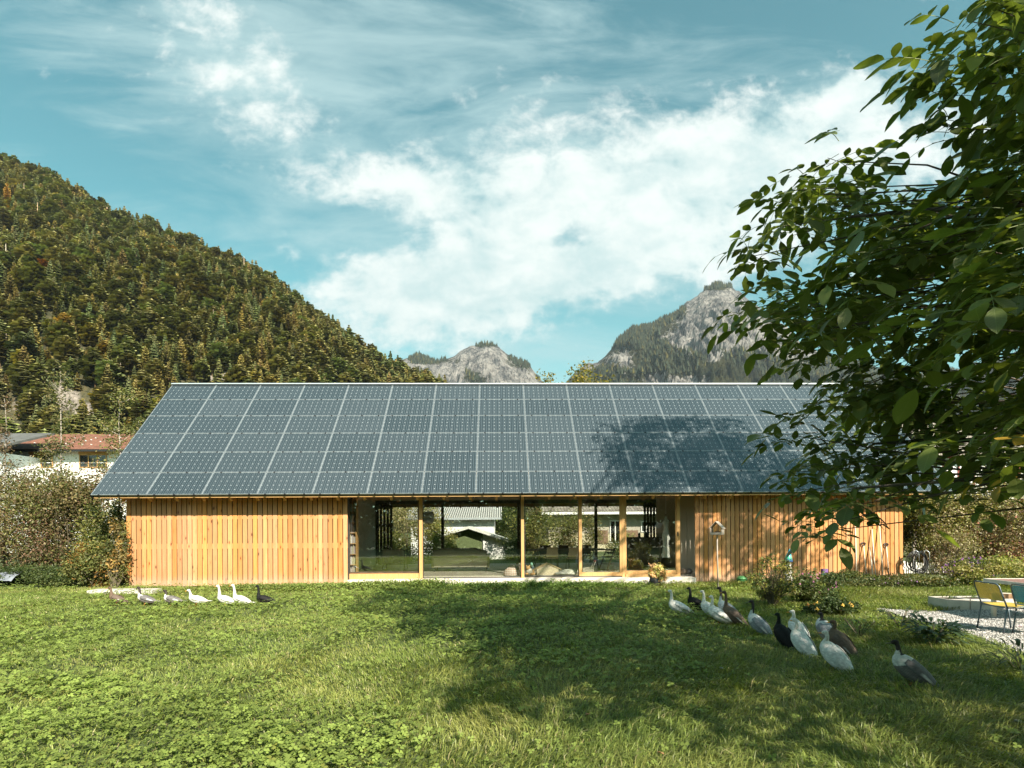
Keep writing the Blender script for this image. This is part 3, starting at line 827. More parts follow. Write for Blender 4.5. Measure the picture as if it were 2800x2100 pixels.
# ---- rafter tails (also rafters inside)
x = XL + .12; i = 0
rl = [p for p in np.arange(XL + .05, XR, .826)]
for x in rl:
    mb = MB()
    for sgn in (0,):
        rf = MB(); slab(YE + .16, ZE + .17, YE + 1.7, ZE + .17 + 1.54 * math.tan(slope), x, x + .085, .17, -.33); mb.add(rf.v, rf.f)
        rf = MB(); slab(YB - .16, ZE + .17, YB - 1.7, ZE + .17 + 1.54 * math.tan(slope), x, x + .085, .17, -.33); mb.add(rf.v, rf.f)
    hb(mb, 'rafter', M['timber'])
# ---- cladding
X951, X1900 = px2x(951), px2x(1900)
ZB_L, ZB_R = zof(600, 1602, YW), zof(2100, 1590, YW)
ztop = 3.02
def cladding(x0, x1, zb, y, name, pitch, outward=-1, openb=()):
    mb = MB(); n_ = int(round((x1 - x0) / pitch)); pt_ = (x1 - x0) / n_
    for i in range(n_):
        a = x0 + i * pt_; c = (random.random(), random.random(), random.random())
        g = .018 + random.random() * .005
        dzb = random.uniform(-.004, .004)
        mb.box(a + g * .6, a + pt_ - g * .6, min(y, y - outward * .024), max(y, y - outward * .024), zb + dzb, ztop, 0, c)
    return hb(mb, name, M['cladding'], bevel=.003)
cladding(XL, X951, ZB_L, YW, 'cladding', .157)
cladding(X1900, XR, ZB_R, YW, 'cladding', .1465)
for (a, b_, zb) in ((XL, X951, ZB_L), (X1900, XR, ZB_R)):
    for z in (zb + .02, (zb + 2.2) / 2 + .08, 2.12):
        mb = MB(); mb.box(a + .01, b_ - .01, YW + .027, YW + .055, z, z + .16); hb(mb, 'batten', M['timber'])
mb = MB()
mb.box(XL + .05, X951 - .02, YW + .10, YW + .28, ZB_L - .0, 3.0)
mb.box(XL + .05, XL + .2, YW + .28, YWB - .1, ZB_L, 3.0); hb(mb, 'inner_wall', M['dark'])
mb = MB(); mb.box(X1900 + 1.1, XR - .05, YW + .10, YW + .28, ZB_R, 3.0); mb.box(XR - .2, XR - .05, YW + .28, YWB - .1, ZB_L, 3.0); hb(mb, 'inner_wall', M['dark'])

cl = MB()
for (xx) in (XL, XR - .024):
    n_ = int((YWB - YW - .1) / .15)
    for i in range(n_):
        a = YW + .05 + i * .15
        cl.box(xx, xx + .024, a + .006, a + .144, ZB_L, 3.0 + min(a - YW, YWB - a) * math.tan(slope) * .99 + .3, 0, (random.random(), random.random(), random.random()))
hb(cl, 'cladding', M['cladding'])
# plinth + terrace ledge
mb = MB(); mb.box(XL + .06, X951 - .1, YW + .04, YW + .3, -.1, ZB_L + .05); mb.box(X1900 + .02, XR - .06, YW + .04, YW + .3, -.1, ZB_R + .05)
hb(mb, 'plinth', M['dark'])
Z_LEDGE = .17
mb = MB(); mb.box(X951 + .0, X1900 - .0, YW - .10, YW + .62, -.1, Z_LEDGE); hb(mb, 'terrace_ledge', M['sill'], bevel=.01)
# interior floor, ceiling, rear
mb = MB(); mb.box(XL + .2, XR - .2, YW + .62, YWB - .3, -.1, ZF); hb(mb, 'floor', M['floorwood'])
mb = MB(); mb.box(XL + .2, XR - .2, YW + .3, YWB - .2, 2.99, 3.04); hb(mb, 'ceiling', M['ceiling'])
XI0, XI1 = px2x(951) - .6, px2x(1900) + 1.0
mb = MB(); mb.box(XI0 - .1, XI0, YW + .28, YWB - .3, ZF, 2.99); hb(mb, 'partition_wall', M['beigewall'])
mb = MB(); mb.box(XI1, XI1 + .1, YW + .9, YWB - .3, ZF, 2.99); hb(mb, 'partition_wall', M['beigewall'])
# rear wall: solid outside of the glazed stretch, lintel and posts in it
YBK = YWB - .2
xr = lambda px: P(px, 1440, YBK).x
mb = MB(); mb.box(XL + .2, xr(1030), YBK, YBK + .15, 0, 3.0); mb.box(xr(1835), XR - .2, YBK, YBK + .15, 0, 3.0); mb.box(xr(1030), xr(1835), YBK + .01, YBK + .14, 2.86, 3.0)
hb(mb, 'rear_wall', M['darkwood'])
for px in (1210, 1418, 1630):
    mb = MB(); mb.box(xr(px) - .06, xr(px) + .06, YBK, YBK + .12, ZF, 2.9); hb(mb, 'rear_post', M['darkwood'])
def slats(px0, px1, z0, z1, n_, name):
    mb = MB(); a, b_ = xr(px0), xr(px1); p_ = (b_ - a) / n_
    for i in range(n_): mb.box(a + i * p_ + .018, a + (i + 1) * p_ - .018, YBK + .16, YBK + .19, z0, z1)
    for z in (z0 + .4, (z0 + z1) / 2 + .3, z1 - .25): mb.box(a, b_, YBK + .193, YBK + .22, z, z + .14)
    hb(mb, name, M['darkwood'])
slats(998, 1072, .2, 2.9, 8, 'slatted_screen')
slats(1762, 1838, .2, 2.9, 9, 'slatted_screen')
# ---- glazing
m, t, b = mat('window_glass')
t.n.remove(b)
tr = t.node('ShaderNodeBsdfTransparent'); tr.inputs[0].default_value = (.94, .96, .94, 1)
gl = t.node('ShaderNodeBsdfGlossy'); gl.inputs['Roughness'].default_value = .0; gl.inputs[0].default_value = (1, 1, 1, 1)
lw = t.node('ShaderNodeLayerWeight'); lw.inputs[0].default_value = .5
fr = t.math('POWER', lw.outputs['Facing'], 5.0)
mx = t.node('ShaderNodeMixShader'); t.l.new(t.math('ADD', t.math('MULTIPLY', fr, .9), .175, clamp=True), mx.inputs[0])
t.l.new(tr.outputs[0], mx.inputs[1]); t.l.new(gl.outputs[0], mx.inputs[2])
t.l.new(mx.outputs[0], m.node_tree.nodes['Material Output'].inputs[0])
M['glass'] = m
def window(name, pxa, pxb, y, zb, zt, fw, fwb, fm, label=None, handle=False):
    a, b_ = P(pxa, 1480, y).x, P(pxb, 1480, y).x
    mb = MB()
    mb.box(a, a + fw, y, y + .07, zb, zt); mb.box(b_ - fw, b_, y, y + .07, zb, zt)
    mb.box(a + fw, b_ - fw, y + .001, y + .069, zb, zb + fwb); mb.box(a + fw, b_ - fw, y + .001, y + .069, zt - fw, zt)
    o = hb(mb, name, fm, bevel=.004)
    if label: o['label'] = label
    g = MB(); g.box(a + fw - .004, b_ - fw + .004, y + .030, y + .036, zb + fwb - .004, zt - fw + .004)
    go_ = g.build('pane', M['glass']); go_.parent = o
    if handle:
        h = MB(); h.cbox((b_ - fw / 2, y - .012, ZF + 1.05), (.028, .024, .16)); ho_ = h.build('handle', M['black']); ho_.parent = o
    return o
YG = YW + .32
zt = 2.97
window('window', 952, 1147, YG, zof(1000, 1568, YG), zt, .05, .05, M['darkwood'])
window('window', 1155, 1425, YG, zof(1300, 1581, YG), zt, .03, .035, M['black'])
window('window', 1434, 1584, YG, zof(1500, 1577, YG), zt, .03, .035, M['black'])
window('sliding_door', 1583, 1703, YG - .09, zof(1640, 1574, YG), zt, .10, .12, M['timber'])
window('window', 1708, 1853, YG, zof(1780, 1569, YG), zt, .06, .11, M['timber'])
# the entrance door panel slid open, seen as the frame right of the kitchen window
for pxa, pxb, y in ((1146, 1155, YG - .1), (1425, 1433, YG - .1), (1701, 1709, YG - .1), (1851, 1860, YG - .02)):
    mb = MB(); mb.box(P(pxa, 1480, y).x, P(pxb, 1480, y).x, y, y + .14, Z_LEDGE - .02, 3.0)
    po = hb(mb, 'post', M['timber'], bevel=.004)
mb = MB(); mb.cbox((P(1854, 1480, YG - .03).x, YG - .032, HC - (1462 - 1440) / F * YG), (.03, .02, .14)); hb(mb, 'door_handle', M['black'])
mb = MB(); a, b_ = P(952, 1480, YG).x, P(1146, 1480, YG).x
mb.box(a, b_, YG - .10, YG + .10, Z_LEDGE, zof(1000, 1568, YG) - .003); hb(mb, 'window_sill', M['timber'])
mb = MB(); a, b_ = P(1709, 1480, YG).x, P(1851, 1480, YG).x
mb.box(a, b_, YG - .08, YG + .10, Z_LEDGE, zof(1780, 1569, YG) - .003); hb(mb, 'window_sill', M['timber'])
# entrance recess: beige wall, inner door and opening
YN = YW + 1.0
mb = MB(); xa, xb = P(1860, 1480, YN).x, P(1915, 1480, YN).x
zt2 = zof(1880, 1384, YN)
xd = P(1877, 1480, YN).x
mb.box(xa - .1, xd, YN, YN + .08, ZF, 2.99); mb.box(xd, xb + 1.2, YN, YN + .08, zt2, 2.99); hb(mb, 'entrance_wall', M['beigewall'])
mb = MB(); mb.box(xd + .01, xd + .35, YN + .02, YN + .06, ZF, zt2 - .01)
mb.box(xd + .02, xd + .30, YN - .0, YN + .02, zof(1880, 1520, YN), zt2 - .05); hb(mb, 'inner_door', M['beigewall'])
mb = MB(); mb.box(xa - .15, XI1, YW + 3.2, YW + 3.3, ZF, 2.99); hb(mb, 'partition_wall', M['beigewall'])
# bookcase end wall
# ================================================================== INTERIOR THINGS
def root(name, loc, label, cat, group=None, rz=0): return empty(name, loc, rz, label, cat, group)
def ib(mb, name, mats, parent, **k):
    o = mb.build(name, mats, parent, **k); return o
def fx(px, D): return P(px, 1440, D).x
# wall bookcase at the left end of the glazing
x0 = fx(952, YG + .55) ; D = YG + .35
bk = root('bookcase', (x0, D, ZF), 'tall white bookcase filled with books at left end of the windows', 'bookcase')
W_ = .30
mb = MB(); mb.box(0, W_, .25, .27, 0, 2.7); mb.box(-.02, 0, 0, .27, 0, 2.7); mb.box(W_, W_ + .02, 0, .27, 0, 2.7); ib(mb, 'frame', M['timber'], bk)
for i in range(8):
    z = .02 + i * .35
    mb = MB(); mb.box(0, W_, 0, .25, z, z + .02); ib(mb, 'shelf', M['timber'], bk)
    mb = MB(); x = .01
    while x < W_ - .05 and i < 7:
        w0 = random.uniform(.02, .05); h0 = random.uniform(.2, .29); g0 = random.uniform(.35, .75)
        mb.box(x, x + w0 - .003, .02, .2, z + .021, z + .02 + h0, 0, (g0, g0 * random.uniform(.8, 1), g0 * random.uniform(.6, .95))); x += w0
    if mb.v: ib(mb, 'book_row', M['vcol'], bk)
# sofas
fab = simple('sofa_fabric', (.20, .19, .12), .95, var=.15, scale=30); fab2 = simple('sofa_back', (.42, .38, .31), .95, var=.08, scale=30)
D = 19.6
sx0, sx1 = fx(1183, D), fx(1334, D)
sf = root('sofa', ((sx0 + sx1) / 2, D, ZF), 'long low sofa seen from behind with light grey back panel', 'sofa')
w2 = (sx1 - sx0) / 2
mb = MB(); mb.box(-w2, w2, 0, .05, .16, .50); ib(mb, 'back_panel', fab2, sf, bevel=.01)
mb = MB(); mb.tube([(-w2, .1, .62), (-w2 * .5, .1, .66), (0, .1, .65), (w2 * .5, .1, .66), (w2 - .05, .1, .62)], [.12, .16, .16, .16, .10], 10, flat=1.3); mb.box(-w2, w2, .05, .22, .35, .62); ib(mb, 'back_cushion', fab, sf)
mb = MB(); mb.box(-w2, w2, .22, .95, .2, .42); ib(mb, 'seat', fab, sf, bevel=.03)
for a in (-1, 1):
    mb = MB(); mb.box(a * w2 - .05, a * w2 + .05, .0, .9, .14, .60); ib(mb, 'armrest', fab, sf, bevel=.02)
    for c_ in (.03, .88): mb = MB(); mb.box(a * (w2 - .06) - .015, a * (w2 - .06) + .015, c_, c_ + .03, 0, .16); ib(mb, 'leg', M['black'], sf)
D = 20.6
ac = root('armchair', (fx(1075, D), D, ZF), 'olive green armchair left of the long sofa', 'armchair')
mb = MB(); mb.box(-.42, .42, 0, .16, .2, .78); ib(mb, 'backrest', fab, ac, bevel=.05)
mb = MB(); mb.box(-.42, .42, .16, .75, .2, .42); ib(mb, 'seat', fab, ac, bevel=.04)
for a in (-.47, .47): mb = MB(); mb.box(a - .06, a + .06, 0, .75, .2, .56); ib(mb, 'armrest', fab, ac, bevel=.03)
for a in (-.4, .4):
    for c_ in (.05, .68): mb = MB(); mb.box(a - .015, a + .015, c_, c_ + .03, 0, .2); ib(mb, 'leg', M['black'], ac)
# pendant lamp
D = 18.4; z = zof(1172, 1415, D)
pl = root('pendant_lamp', (fx(1172, D), D, z), 'round grey two-part pendant lamp hanging behind the second window', 'lamp')
shade = simple('lampshade', (.36, .35, .32), .6)
mb = MB(); mb.lathe([(.05, .2), (.15, .19), (.185, .12), (.19, .01), (.18, .005)], n=28); ib(mb, 'upper_shade', shade, pl)
mb = MB(); mb.lathe([(.18, -.005), (.19, -.01), (.18, -.12), (.13, -.2), (.0, -.2)], n=28); ib(mb, 'lower_shade', shade, pl)
mb = MB(); mb.tube([(0, 0, .19), (0, 0, 2.99 - z)], .006, 6); ib(mb, 'cord', M['black'], pl)
# dining table and chairs
D = 20.5; tx0, tx1 = fx(1448, D), fx(1652, D)
tb = root('dining_table', ((tx0 + tx1) / 2, D, ZF), 'long dark wooden dining table behind the middle windows', 'table')
w2 = (tx1 - tx0) / 2
mb = MB(); mb.box(-w2, w2, -.45, .45, .71, .75); ib(mb, 'tabletop', M['darkwood'], tb, bevel=.004)
for a in (-1, 1):
    for b_ in (-.35, .35):
        mb = MB(); mb.tube([(a * (w2 - .35), b_, .71), (a * (w2 - .10) if a < 0 else a * (w2 - .3), b_, 0)], .02, 6); ib(mb, 'leg', M['black'], tb)
def dining_chair(x, D, rz, lab, matc, grp='dining chairs round the table'):
    c = root('dining_chair', (x, D, ZF), lab, 'chair', grp, rz)
    mb = MB(); mb.box(-.22, .22, -.21, .21, .44, .46); ib(mb, 'seat', matc, c, bevel=.008)
    mb = MB(); mb.box(-.215, .215, -.235, -.215, .50, .86); ib(mb, 'backrest', matc, c, bevel=.008)
    mb = MB(); mb.tube([(-.2, -.21, .46), (-.21, -.24, .87)], .012, 6); mb.tube([(.2, -.21, .46), (.21, -.24, .87)], .012, 6); ib(mb, 'back_frame', M['black'], c)
    for a in (-.2, .2):
        for b_ in (-.2, .2): mb = MB(); mb.tube([(a, b_, .45), (a * 1.1, b_ * 1.1, 0)], .011, 6); ib(mb, 'leg', M['black'], c)
    return c
ply = simple('plywood', (.58, .42, .24), .5, var=.08, scale=3)
dining_chair(fx(1508, 19.7), 19.7, 0, 'light plywood dining chair with its back to the garden, left of the sliding door', ply)
dining_chair(fx(1566, 19.7), 19.7, R(4), 'light plywood dining chair half hidden by the left sliding door frame', ply)
dining_chair(fx(1492, 21.3), 21.3, R(180), 'dark dining chair at the far side of the table, leftmost', M['darkwood'])
dining_chair(fx(1540, 21.3), 21.3, R(178), 'dark dining chair at the far side of the table, middle one', M['darkwood'])
dining_chair(fx(1604, 21.3), 21.3, R(183), 'dark dining chair at the far side of the table seen through the sliding door', M['darkwood'])
# children's high chair: slanted sides, several boards
D = 19.5
hc = root('high_chair', (fx(1660, D), D, ZF), 'dark wooden childrens high chair with slanted sides inside the sliding door', 'high chair', rz=R(-62))
for a in (-.22, .22):
    mb = MB(); mb.tube([(a, -.22, 0), (a, .18, .82)], .022, 6); mb.tube([(a, -.22, .02), (a, .26, .02)], .02, 6); ib(mb, 'side_frame', M['darkwood'], hc)
mb = MB(); mb.box(-.21, .21, -.12, .16, .50, .52); ib(mb, 'seat', M['darkwood'], hc)
mb = MB(); mb.box(-.21, .21, -.14, .16, .24, .26); ib(mb, 'foot_board', M['darkwood'], hc)
for z in (.64, .74): mb = MB(); mb.box(-.21, .21, .10 + (z - .5) * .3, .13 + (z - .5) * .3, z - .03, z + .04); ib(mb, 'backrest', M['darkwood'], hc)
# low white rocker
D = 18.35
rk_ = root('rocking_chair', (fx(1615, D), D, ZF), 'small low pale wooden lounger just inside the sliding door', 'lounger')
pale = simple('pale_wood', (.70, .64, .52), .5, var=.05)
for a in (-.16, .16):
    mb = MB(); mb.tube([(-.32, a, .08), (-.25, a, .17), (.05, a, .22), (.13, a, .42)], .016, 6); ib(mb, 'side_frame', pale, rk_)
    mb = MB(); mb.tube([(.05, a, .22), (.06, a, .08), (.14, a, .03), (.24, a, .03)], .015, 6); ib(mb, 'leg', pale, rk_)
mb = MB(); mb.box(-.30, .06, -.15, .15, .05, .17); ib(mb, 'seat', pale, rk_, bevel=.02)
mb = MB(); mb.ball((.14, 0, .43), (.03, .17, .025)); ib(mb, 'headrest', simple('red_cloth', (.55, .08, .05)), rk_)
# doll's house (low pale gable)
D = 17.98
dh = root('dollhouse', (fx(1497, D), D, ZF), 'pale plywood dollhouse with wide low gable roof on the floor by the window', 'dollhouse')
mb = MB(); mb.prism([(-.36, 0), (.36, 0), (.36, .2), (0, .36), (-.36, .2)], .0, .3); ib(mb, 'body', simple('pale_ply', (.70, .58, .42), .6), dh)
for s_ in (-1, 1):
    mb = MB(); mb.add([(0, -.03, .40), (s_ * .46, -.03, .19), (s_ * .46, .33, .19), (0, .33, .40), (0, -.03, .375), (s_ * .46, -.03, .165), (s_ * .46, .33, .165), (0, .33, .375)], [(0, 1, 2, 3), (4, 7, 6, 5), (0, 4, 5, 1), (1, 5, 6, 2), (2, 6, 7, 3), (3, 7, 4, 0)]); ib(mb, 'roof', ply, dh)
# plush toys / cushions
def softy(name, px, D, w, h, lab, cat, parts):
    r_ = root(name, (fx(px, D), D, ZF), lab, cat)
    for (nm, o, s_, col) in parts:
        mb = MB(); mb.ball(o, s_, n=14)
        ib(mb, nm, simple('soft_' + nm + str(len(MATS)), col, .95, var=.2, scale=18), r_)
softy('plush_dog', 1552, 17.95, 0, 0, 'large white and black plush dog lying beside the dollhouse', 'soft toy', [('body', (0, 0, .10), (.26, .12, .10), (.74, .70, .62)), ('head', (.25, -.02, .11), (.09, .08, .08), (.62, .58, .52)), ('ear', (.27, -.05, .14), (.04, .05, .06), (.03, .03, .03)), ('ear', (.34, .02, .12), (.03, .05, .05), (.03, .03, .03)), ('leg', (.15, -.12, .05), (.10, .05, .045), (.72, .68, .60)), ('blanket', (-.12, -.05, .06), (.34, .16, .06), (.78, .74, .66))])
softy('teddy_bear', 1447, 17.95, 0, 0, 'orange and white teddy bear seated left of the dollhouse', 'soft toy', [('body', (0, 0, .12), (.12, .1, .12), (.72, .66, .56)), ('head', (-.05, -.02, .24), (.08, .07, .07), (.62, .36, .16)), ('leg', (.1, -.08, .05), (.09, .04, .04), (.62, .36, .16)), ('leg', (-.1, -.08, .05), (.07, .04, .04), (.62, .36, .16)), ('arm', (.12, -.02, .12), (.05, .04, .07), (.66, .4, .2)), ('ear', (-.1, -.0, .31), (.025, .02, .025), (.62, .36, .16)), ('ear', (-.0, -.0, .31), (.025, .02, .025), (.62, .36, .16))])
softy('toy_balloon', 1453, 18.3, 0, 0, 'small green toy behind the teddy bear', 'toy', [('head', (0, 0, .34), (.045, .04, .06), (.25, .5, .38)), ('body', (.04, 0, .18), (.05, .05, .12), (.2, .25, .3))])
softy('rag_doll', 1419, 18.1, 0, 0, 'rag doll with pale patterned head leaning on plaid cushion', 'doll', [('head', (0, 0, .33), (.075, .06, .07), (.66, .52, .46)), ('body', (0, 0, .16), (.08, .06, .13), (.45, .35, .3)), ('hair', (-.05, .02, .37), (.06, .05, .05), (.2, .12, .08))])
m, t, b = mat('plaid'); co = objco(t)
s_ = t.node('ShaderNodeSeparateXYZ'); t.l.new(co, s_.inputs[0])
a_ = t.math('GREATER_THAN', t.math('FRACT', t.math('MULTIPLY', s_.outputs[0], 14.0)), .55); b2 = t.math('GREATER_THAN', t.math('FRACT', t.math('MULTIPLY', s_.outputs[2], 14.0)), .55)
t.l.new(t.mix(t.math('MULTIPLY', t.math('ADD', a_, b2), .42), (.72, .62, .54, 1), (.45, .22, .16, 1)), b.inputs['Base Color']); M['plaid'] = m
cu_ = root('plaid_cushion', (fx(1398, 17.98), 17.98, ZF), 'pink plaid floor cushion in the corner of the large middle window', 'cushion')
mb = MB(); mb.lathe([(.26, 0), (.27, .08), (.22, .18), (.12, .26), (0, .29)], n=18, sy=.6); ib(mb, 'cover', M['plaid'], cu_)
mb = MB(); mb.ball((.03, .02, .28), (.14, .1, .06)); ib(mb, 'throw', M['dark'], cu_)
# kitchen block
D = 20.2
kx0, kx1 = fx(1716, D), fx(1832, D)
kt = root('kitchen_counter', ((kx0 + kx1) / 2, D, ZF), 'dark grey kitchen counter block behind the right window', 'counter')
w2 = (kx1 - kx0) / 2
kg = simple('kitchen_grey', (.12, .105, .085), .5, var=.15, scale=2)
mb = MB(); mb.box(-w2 * .0, w2, 0, .6, 0, 1.15); mb.box(-w2, -.003, .0, .6, 0, 1.15); ib(mb, 'cabinet', kg, kt, bevel=.004)
mb = MB(); mb.box(-w2 - .02, w2 + .02, -.02, .62, 1.15, 1.18); ib(mb, 'worktop', M['darkwood'], kt)
z = ZF + 1.18
fp = root('flower_pot', (fx(1769, D + .2), D + .2, z), 'black flower pot with thin bare plant on the kitchen counter', 'plant pot')
mb = MB(); mb.lathe([(0, 0), (.07, 0), (.10, .2), (.085, .2)], n=18); ib(mb, 'pot', M['black'], fp)
mb = MB()
for i in range(5): a = random.uniform(0, 6.28); mb.tube([(0, 0, .18), (.04 * math.cos(a), .04 * math.sin(a), .35), (.12 * math.cos(a), .12 * math.sin(a), .5)], .004, 4)
ib(mb, 'stem', M['twig'], fp)
ps = rng.normal(0, .07, (60, 3)) + np.array([0, 0, .42])
V_, F_, C_ = leaves(ps, rng.normal(0, 1, (60, 3)), rng.normal(0, 1, (60, 3)), np.full(60, .05), np.full(60, .02), np.tile([.10, .13, .05], (60, 1)))
npmesh('foliage', V_, F_, M['leaf'], parent=fp, C=C_)
jr = root('glass_jar', (fx(1748, D + .2), D + .2, z), 'dark storage jar beside the flower pot on the counter', 'jar')
mb = MB(); mb.lathe([(0, 0), (.05, 0), (.05, .13), (.035, .15)], n=14); ib(mb, 'body', M['dark'], jr); mb = MB(); mb.lathe([(.037, .15), (.037, .175), (0, .175)], n=14); ib(mb, 'lid', M['steel'], jr)
# dress on a hook
D = 18.3
dr = root('hanging_dress', (fx(1821, D), D, zof(1821, 1410, D)), 'long white dress hanging from a hook beside the slatted screen', 'dress')
dm = simple('dress_cloth', (.74, .76, .70), .9, var=.06)
mb = MB(); prof = [(.0, .0, .02), (.07, -.12, .03), (.13, -.18, .035), (.09, -.28, .04), (.07, -.42, .05), (.115, -.62, .06), (.145, -.82, .06), (.10, -.84, .05), (.10, -1.0, .05), (.13, -1.4, .055), (.13, -1.42, .05)]
nn = 20
vs = [(rx * math.cos(2 * math.pi * k / nn) * (1 + .10 * math.sin(5 * 2 * math.pi * k / nn)), ry * math.sin(2 * math.pi * k / nn), z_) for rx, z_, ry in prof for k in range(nn)]
mb.add(vs, [(i * nn + k, i * nn + (k + 1) % nn, (i + 1) * nn + (k + 1) % nn, (i + 1) * nn + k) for i in range(len(prof) - 1) for k in range(nn)], smooth=True)
ib(mb, 'fabric', dm, dr)
mb = MB(); mb.tube([(-.13, 0, -.2), (0, 0, -.05), (.13, 0, -.18)], .01, 6); mb.tube([(0, 0, -.05), (0, 0, .06), (.02, 0, .09)], .006, 6); ib(mb, 'hanger', M['black'], dr)
mb = MB(); mb.ball((0, .0, .08), .025); mb.box(-.012, .012, .0, .02, .08, zof(1821, 1345, D) - zof(1821, 1410, D) - .1); ib(mb, 'hook', M['white_paint'], dr)

# ================================================================== BEHIND / AROUND: buildings
m, t, b = mat('corrugated'); co = objco(t)
s_ = t.node('ShaderNodeSeparateXYZ'); t.l.new(co, s_.inputs[0])
wv = t.math('SINE', t.math('MULTIPLY', s_.outputs[0], 42.0))
t.l.new(t.mix(t.sstep(wv, -.5, .5), (.26, .25, .23, 1), (.58, .57, .54, 1)), b.inputs['Base Color']); b.inputs['Roughness'].default_value = .8
t.l.new(t.bump(wv, .8, .05), b.inputs['Normal']); M['corrugated'] = m
def tiles(name, c1, c2):
    m, t, b = mat(name); co = objco(t)
    s_ = t.node('ShaderNodeSeparateXYZ'); t.l.new(co, s_.inputs[0])
    row = t.math('MULTIPLY', s_.outputs[1], 3.1); ro = t.math('FLOOR', row)
    colx = t.math('FRACT', t.math('MULTIPLY', s_.outputs[0], 4.4)); fr = t.math('FRACT', row)
    rc = t.node('ShaderNodeCombineXYZ'); t.l.new(t.math('FLOOR', t.math('MULTIPLY', s_.outputs[0], 4.4)), rc.inputs[0]); t.l.new(ro, rc.inputs[1])
    wn = t.node('ShaderNodeTexWhiteNoise'); t.l.new(rc.outputs[0], wn.inputs[0])
    c = t.mix(wn.outputs['Value'], c1 + (1,), c2 + (1,))
    edge = t.math('MAXIMUM', t.sstep(fr, .18, .02), t.math('MULTIPLY', t.sstep(t.math('ABSOLUTE', t.math('SUBTRACT', colx, .5)), .36, .5), .8))
    c = t.mix(edge, c, tuple(x * .3 for x in c1) + (1,))
    t.l.new(c, b.inputs['Base Color']); b.inputs['Roughness'].default_value = .85
    t.l.new(t.bump(t.math('SUBTRACT', 1.0, edge), .7, .04), b.inputs['Normal']); M[name] = m
tiles('red_tiles', (.16, .065, .040), (.26, .11, .065)); tiles('grey_tiles', (.17, .14, .115), (.34, .30, .25)); 
def gable_roof(mb, x0, x1, y0, y1, z0, z1, th=.12, axis='x'):
    """ridge along x; eaves at y0,y1"""
    ym = (y0 + y1) / 2
    for (ya, yb) in ((y0, ym), (y1, ym)):
        mb.add([(x0, ya, z0), (x1, ya, z0), (x1, yb, z1), (x0, yb, z1), (x0, ya, z0 - th), (x1, ya, z0 - th), (x1, yb, z1 - th), (x0, yb, z1 - th)],
               [(0, 1, 2, 3), (4, 7, 6, 5), (0, 4, 5, 1), (1, 5, 6, 2), (2, 6, 7, 3), (3, 7, 4, 0)])
glassdark = simple('dark_window', (.02, .022, .025), .1, var=.2, spec=.8)
def bwindow(par, x0, x1, z0, z1, y, n_, fm, rail=False, name='window'):
    mb = MB(); f = .07
    mb.box(x0, x1, y - .06, y - .0, z1 - f, z1); mb.box(x0, x1, y - .06, y, z0, z0 + f)
    for i in range(n_ + 1):
        xx = x0 + (x1 - x0 - f) * i / n_; mb.box(xx, xx + f, y - .061, y - .002, z0 + f, z1 - f)
    o = ib(mb, name, fm, par)
    g = MB(); g.box(x0 + .02, x1 - .02, y - .03, y + .01, z0 + .02, z1 - .02); g_ = g.build('pane', glassdark, o)
    return o
# white neighbour house with red roof, far left
D = 46.0
q = lambda px, py, D_=D: P(px, py, D_)
nb = root('neighbour_house', (q(200, 1400).x, D, 0), 'white rendered house with red tiled roof beyond the shrubs at left', 'house')
ox = nb.location.x
xa, xb = q(-160, 1300).x - ox, q(420, 1300).x - ox
ez = q(200, 1228).z
mb = MB(); mb.box(xa, xb, .9, 9.5, 0, ez + .1); ib(mb, 'wall', M['plaster'], nb)
mb = MB()
rz_ = P(200, 1187, D + 5.2).z
gable_roof(mb, xa - .6, xb + .8, 0, 10.4, ez, rz_, .16); ib(mb, 'roof', M['red_tiles'], nb)
mb = MB(); mb.box(xa - .6, xb + .8, -.1, .0, ez - .20, ez - .04); ib(mb, 'gutter', M['black'], nb)
Dw = D + .9
def qw(px, py): v = P(px, py, Dw); return v.x - ox, v.z
for (pa, pb, ya, yb, n_) in ((218, 293, 1243, 1279, 3), (82, 146, 1243, 1279, 2), (-60, 17, 1245, 1280, 2)):
    (a, z1_), (b_, z0_) = qw(pa, ya), qw(pb, yb)
    bwindow(nb, a, b_, z0_, z1_, .88, n_, M['timber'])
    mb = MB(); mb.box(a - .05, b_ + .05, .80, .895, z1_, z1_ + .50); ib(mb, 'shutter_box', M['timber'], nb)
    mb = MB(); mb.tube([(a, .74, z0_ + .4), (b_, .74, z0_ + .4)], .02, 6); ib(mb, 'railing', M['alu'], nb)
mb = MB()
sg = [(300, 1192), (330, 1198), (250, 1205), (275, 1210), (228, 1196), (205, 1200), (190, 1205), (235, 1208), (262, 1200), (180, 1215), (226, 1217), (250, 1218), (95, 1213), (110, 1218), (130, 1206)]
for px, py in sg:
    tt_ = (py - 1187) / (1228 - 1187); dd = 5.2 * (1 - tt_)
    x = P(px, py, D + dd).x - ox; zz = rz_ + (ez - rz_) * tt_
    mb.cbox((x, dd, zz + .05), (.07, .10, .06))
ib(mb, 'snow_guard', M['white_paint'], nb)
gb = root('grey_roof_house', (q(-60, 1300, 42).x, 42, 0), 'building with flat sloping dark grey roof at far left edge', 'house')
ox2 = gb.location.x
mb = MB(); x1_ = P(0, 1222, 42).x - ox2
pts = [(-260, 1232), (-260, 1187), (150, 1184), (0, 1218)]
vs = []
for (px, py), dd in zip(pts, (0, 5, 5, 0)):
    v = P(px, py, 42 + dd); vs.append((v.x - ox2, dd, v.z))
vs2 = [(x, y, z - .18) for x, y, z in vs]
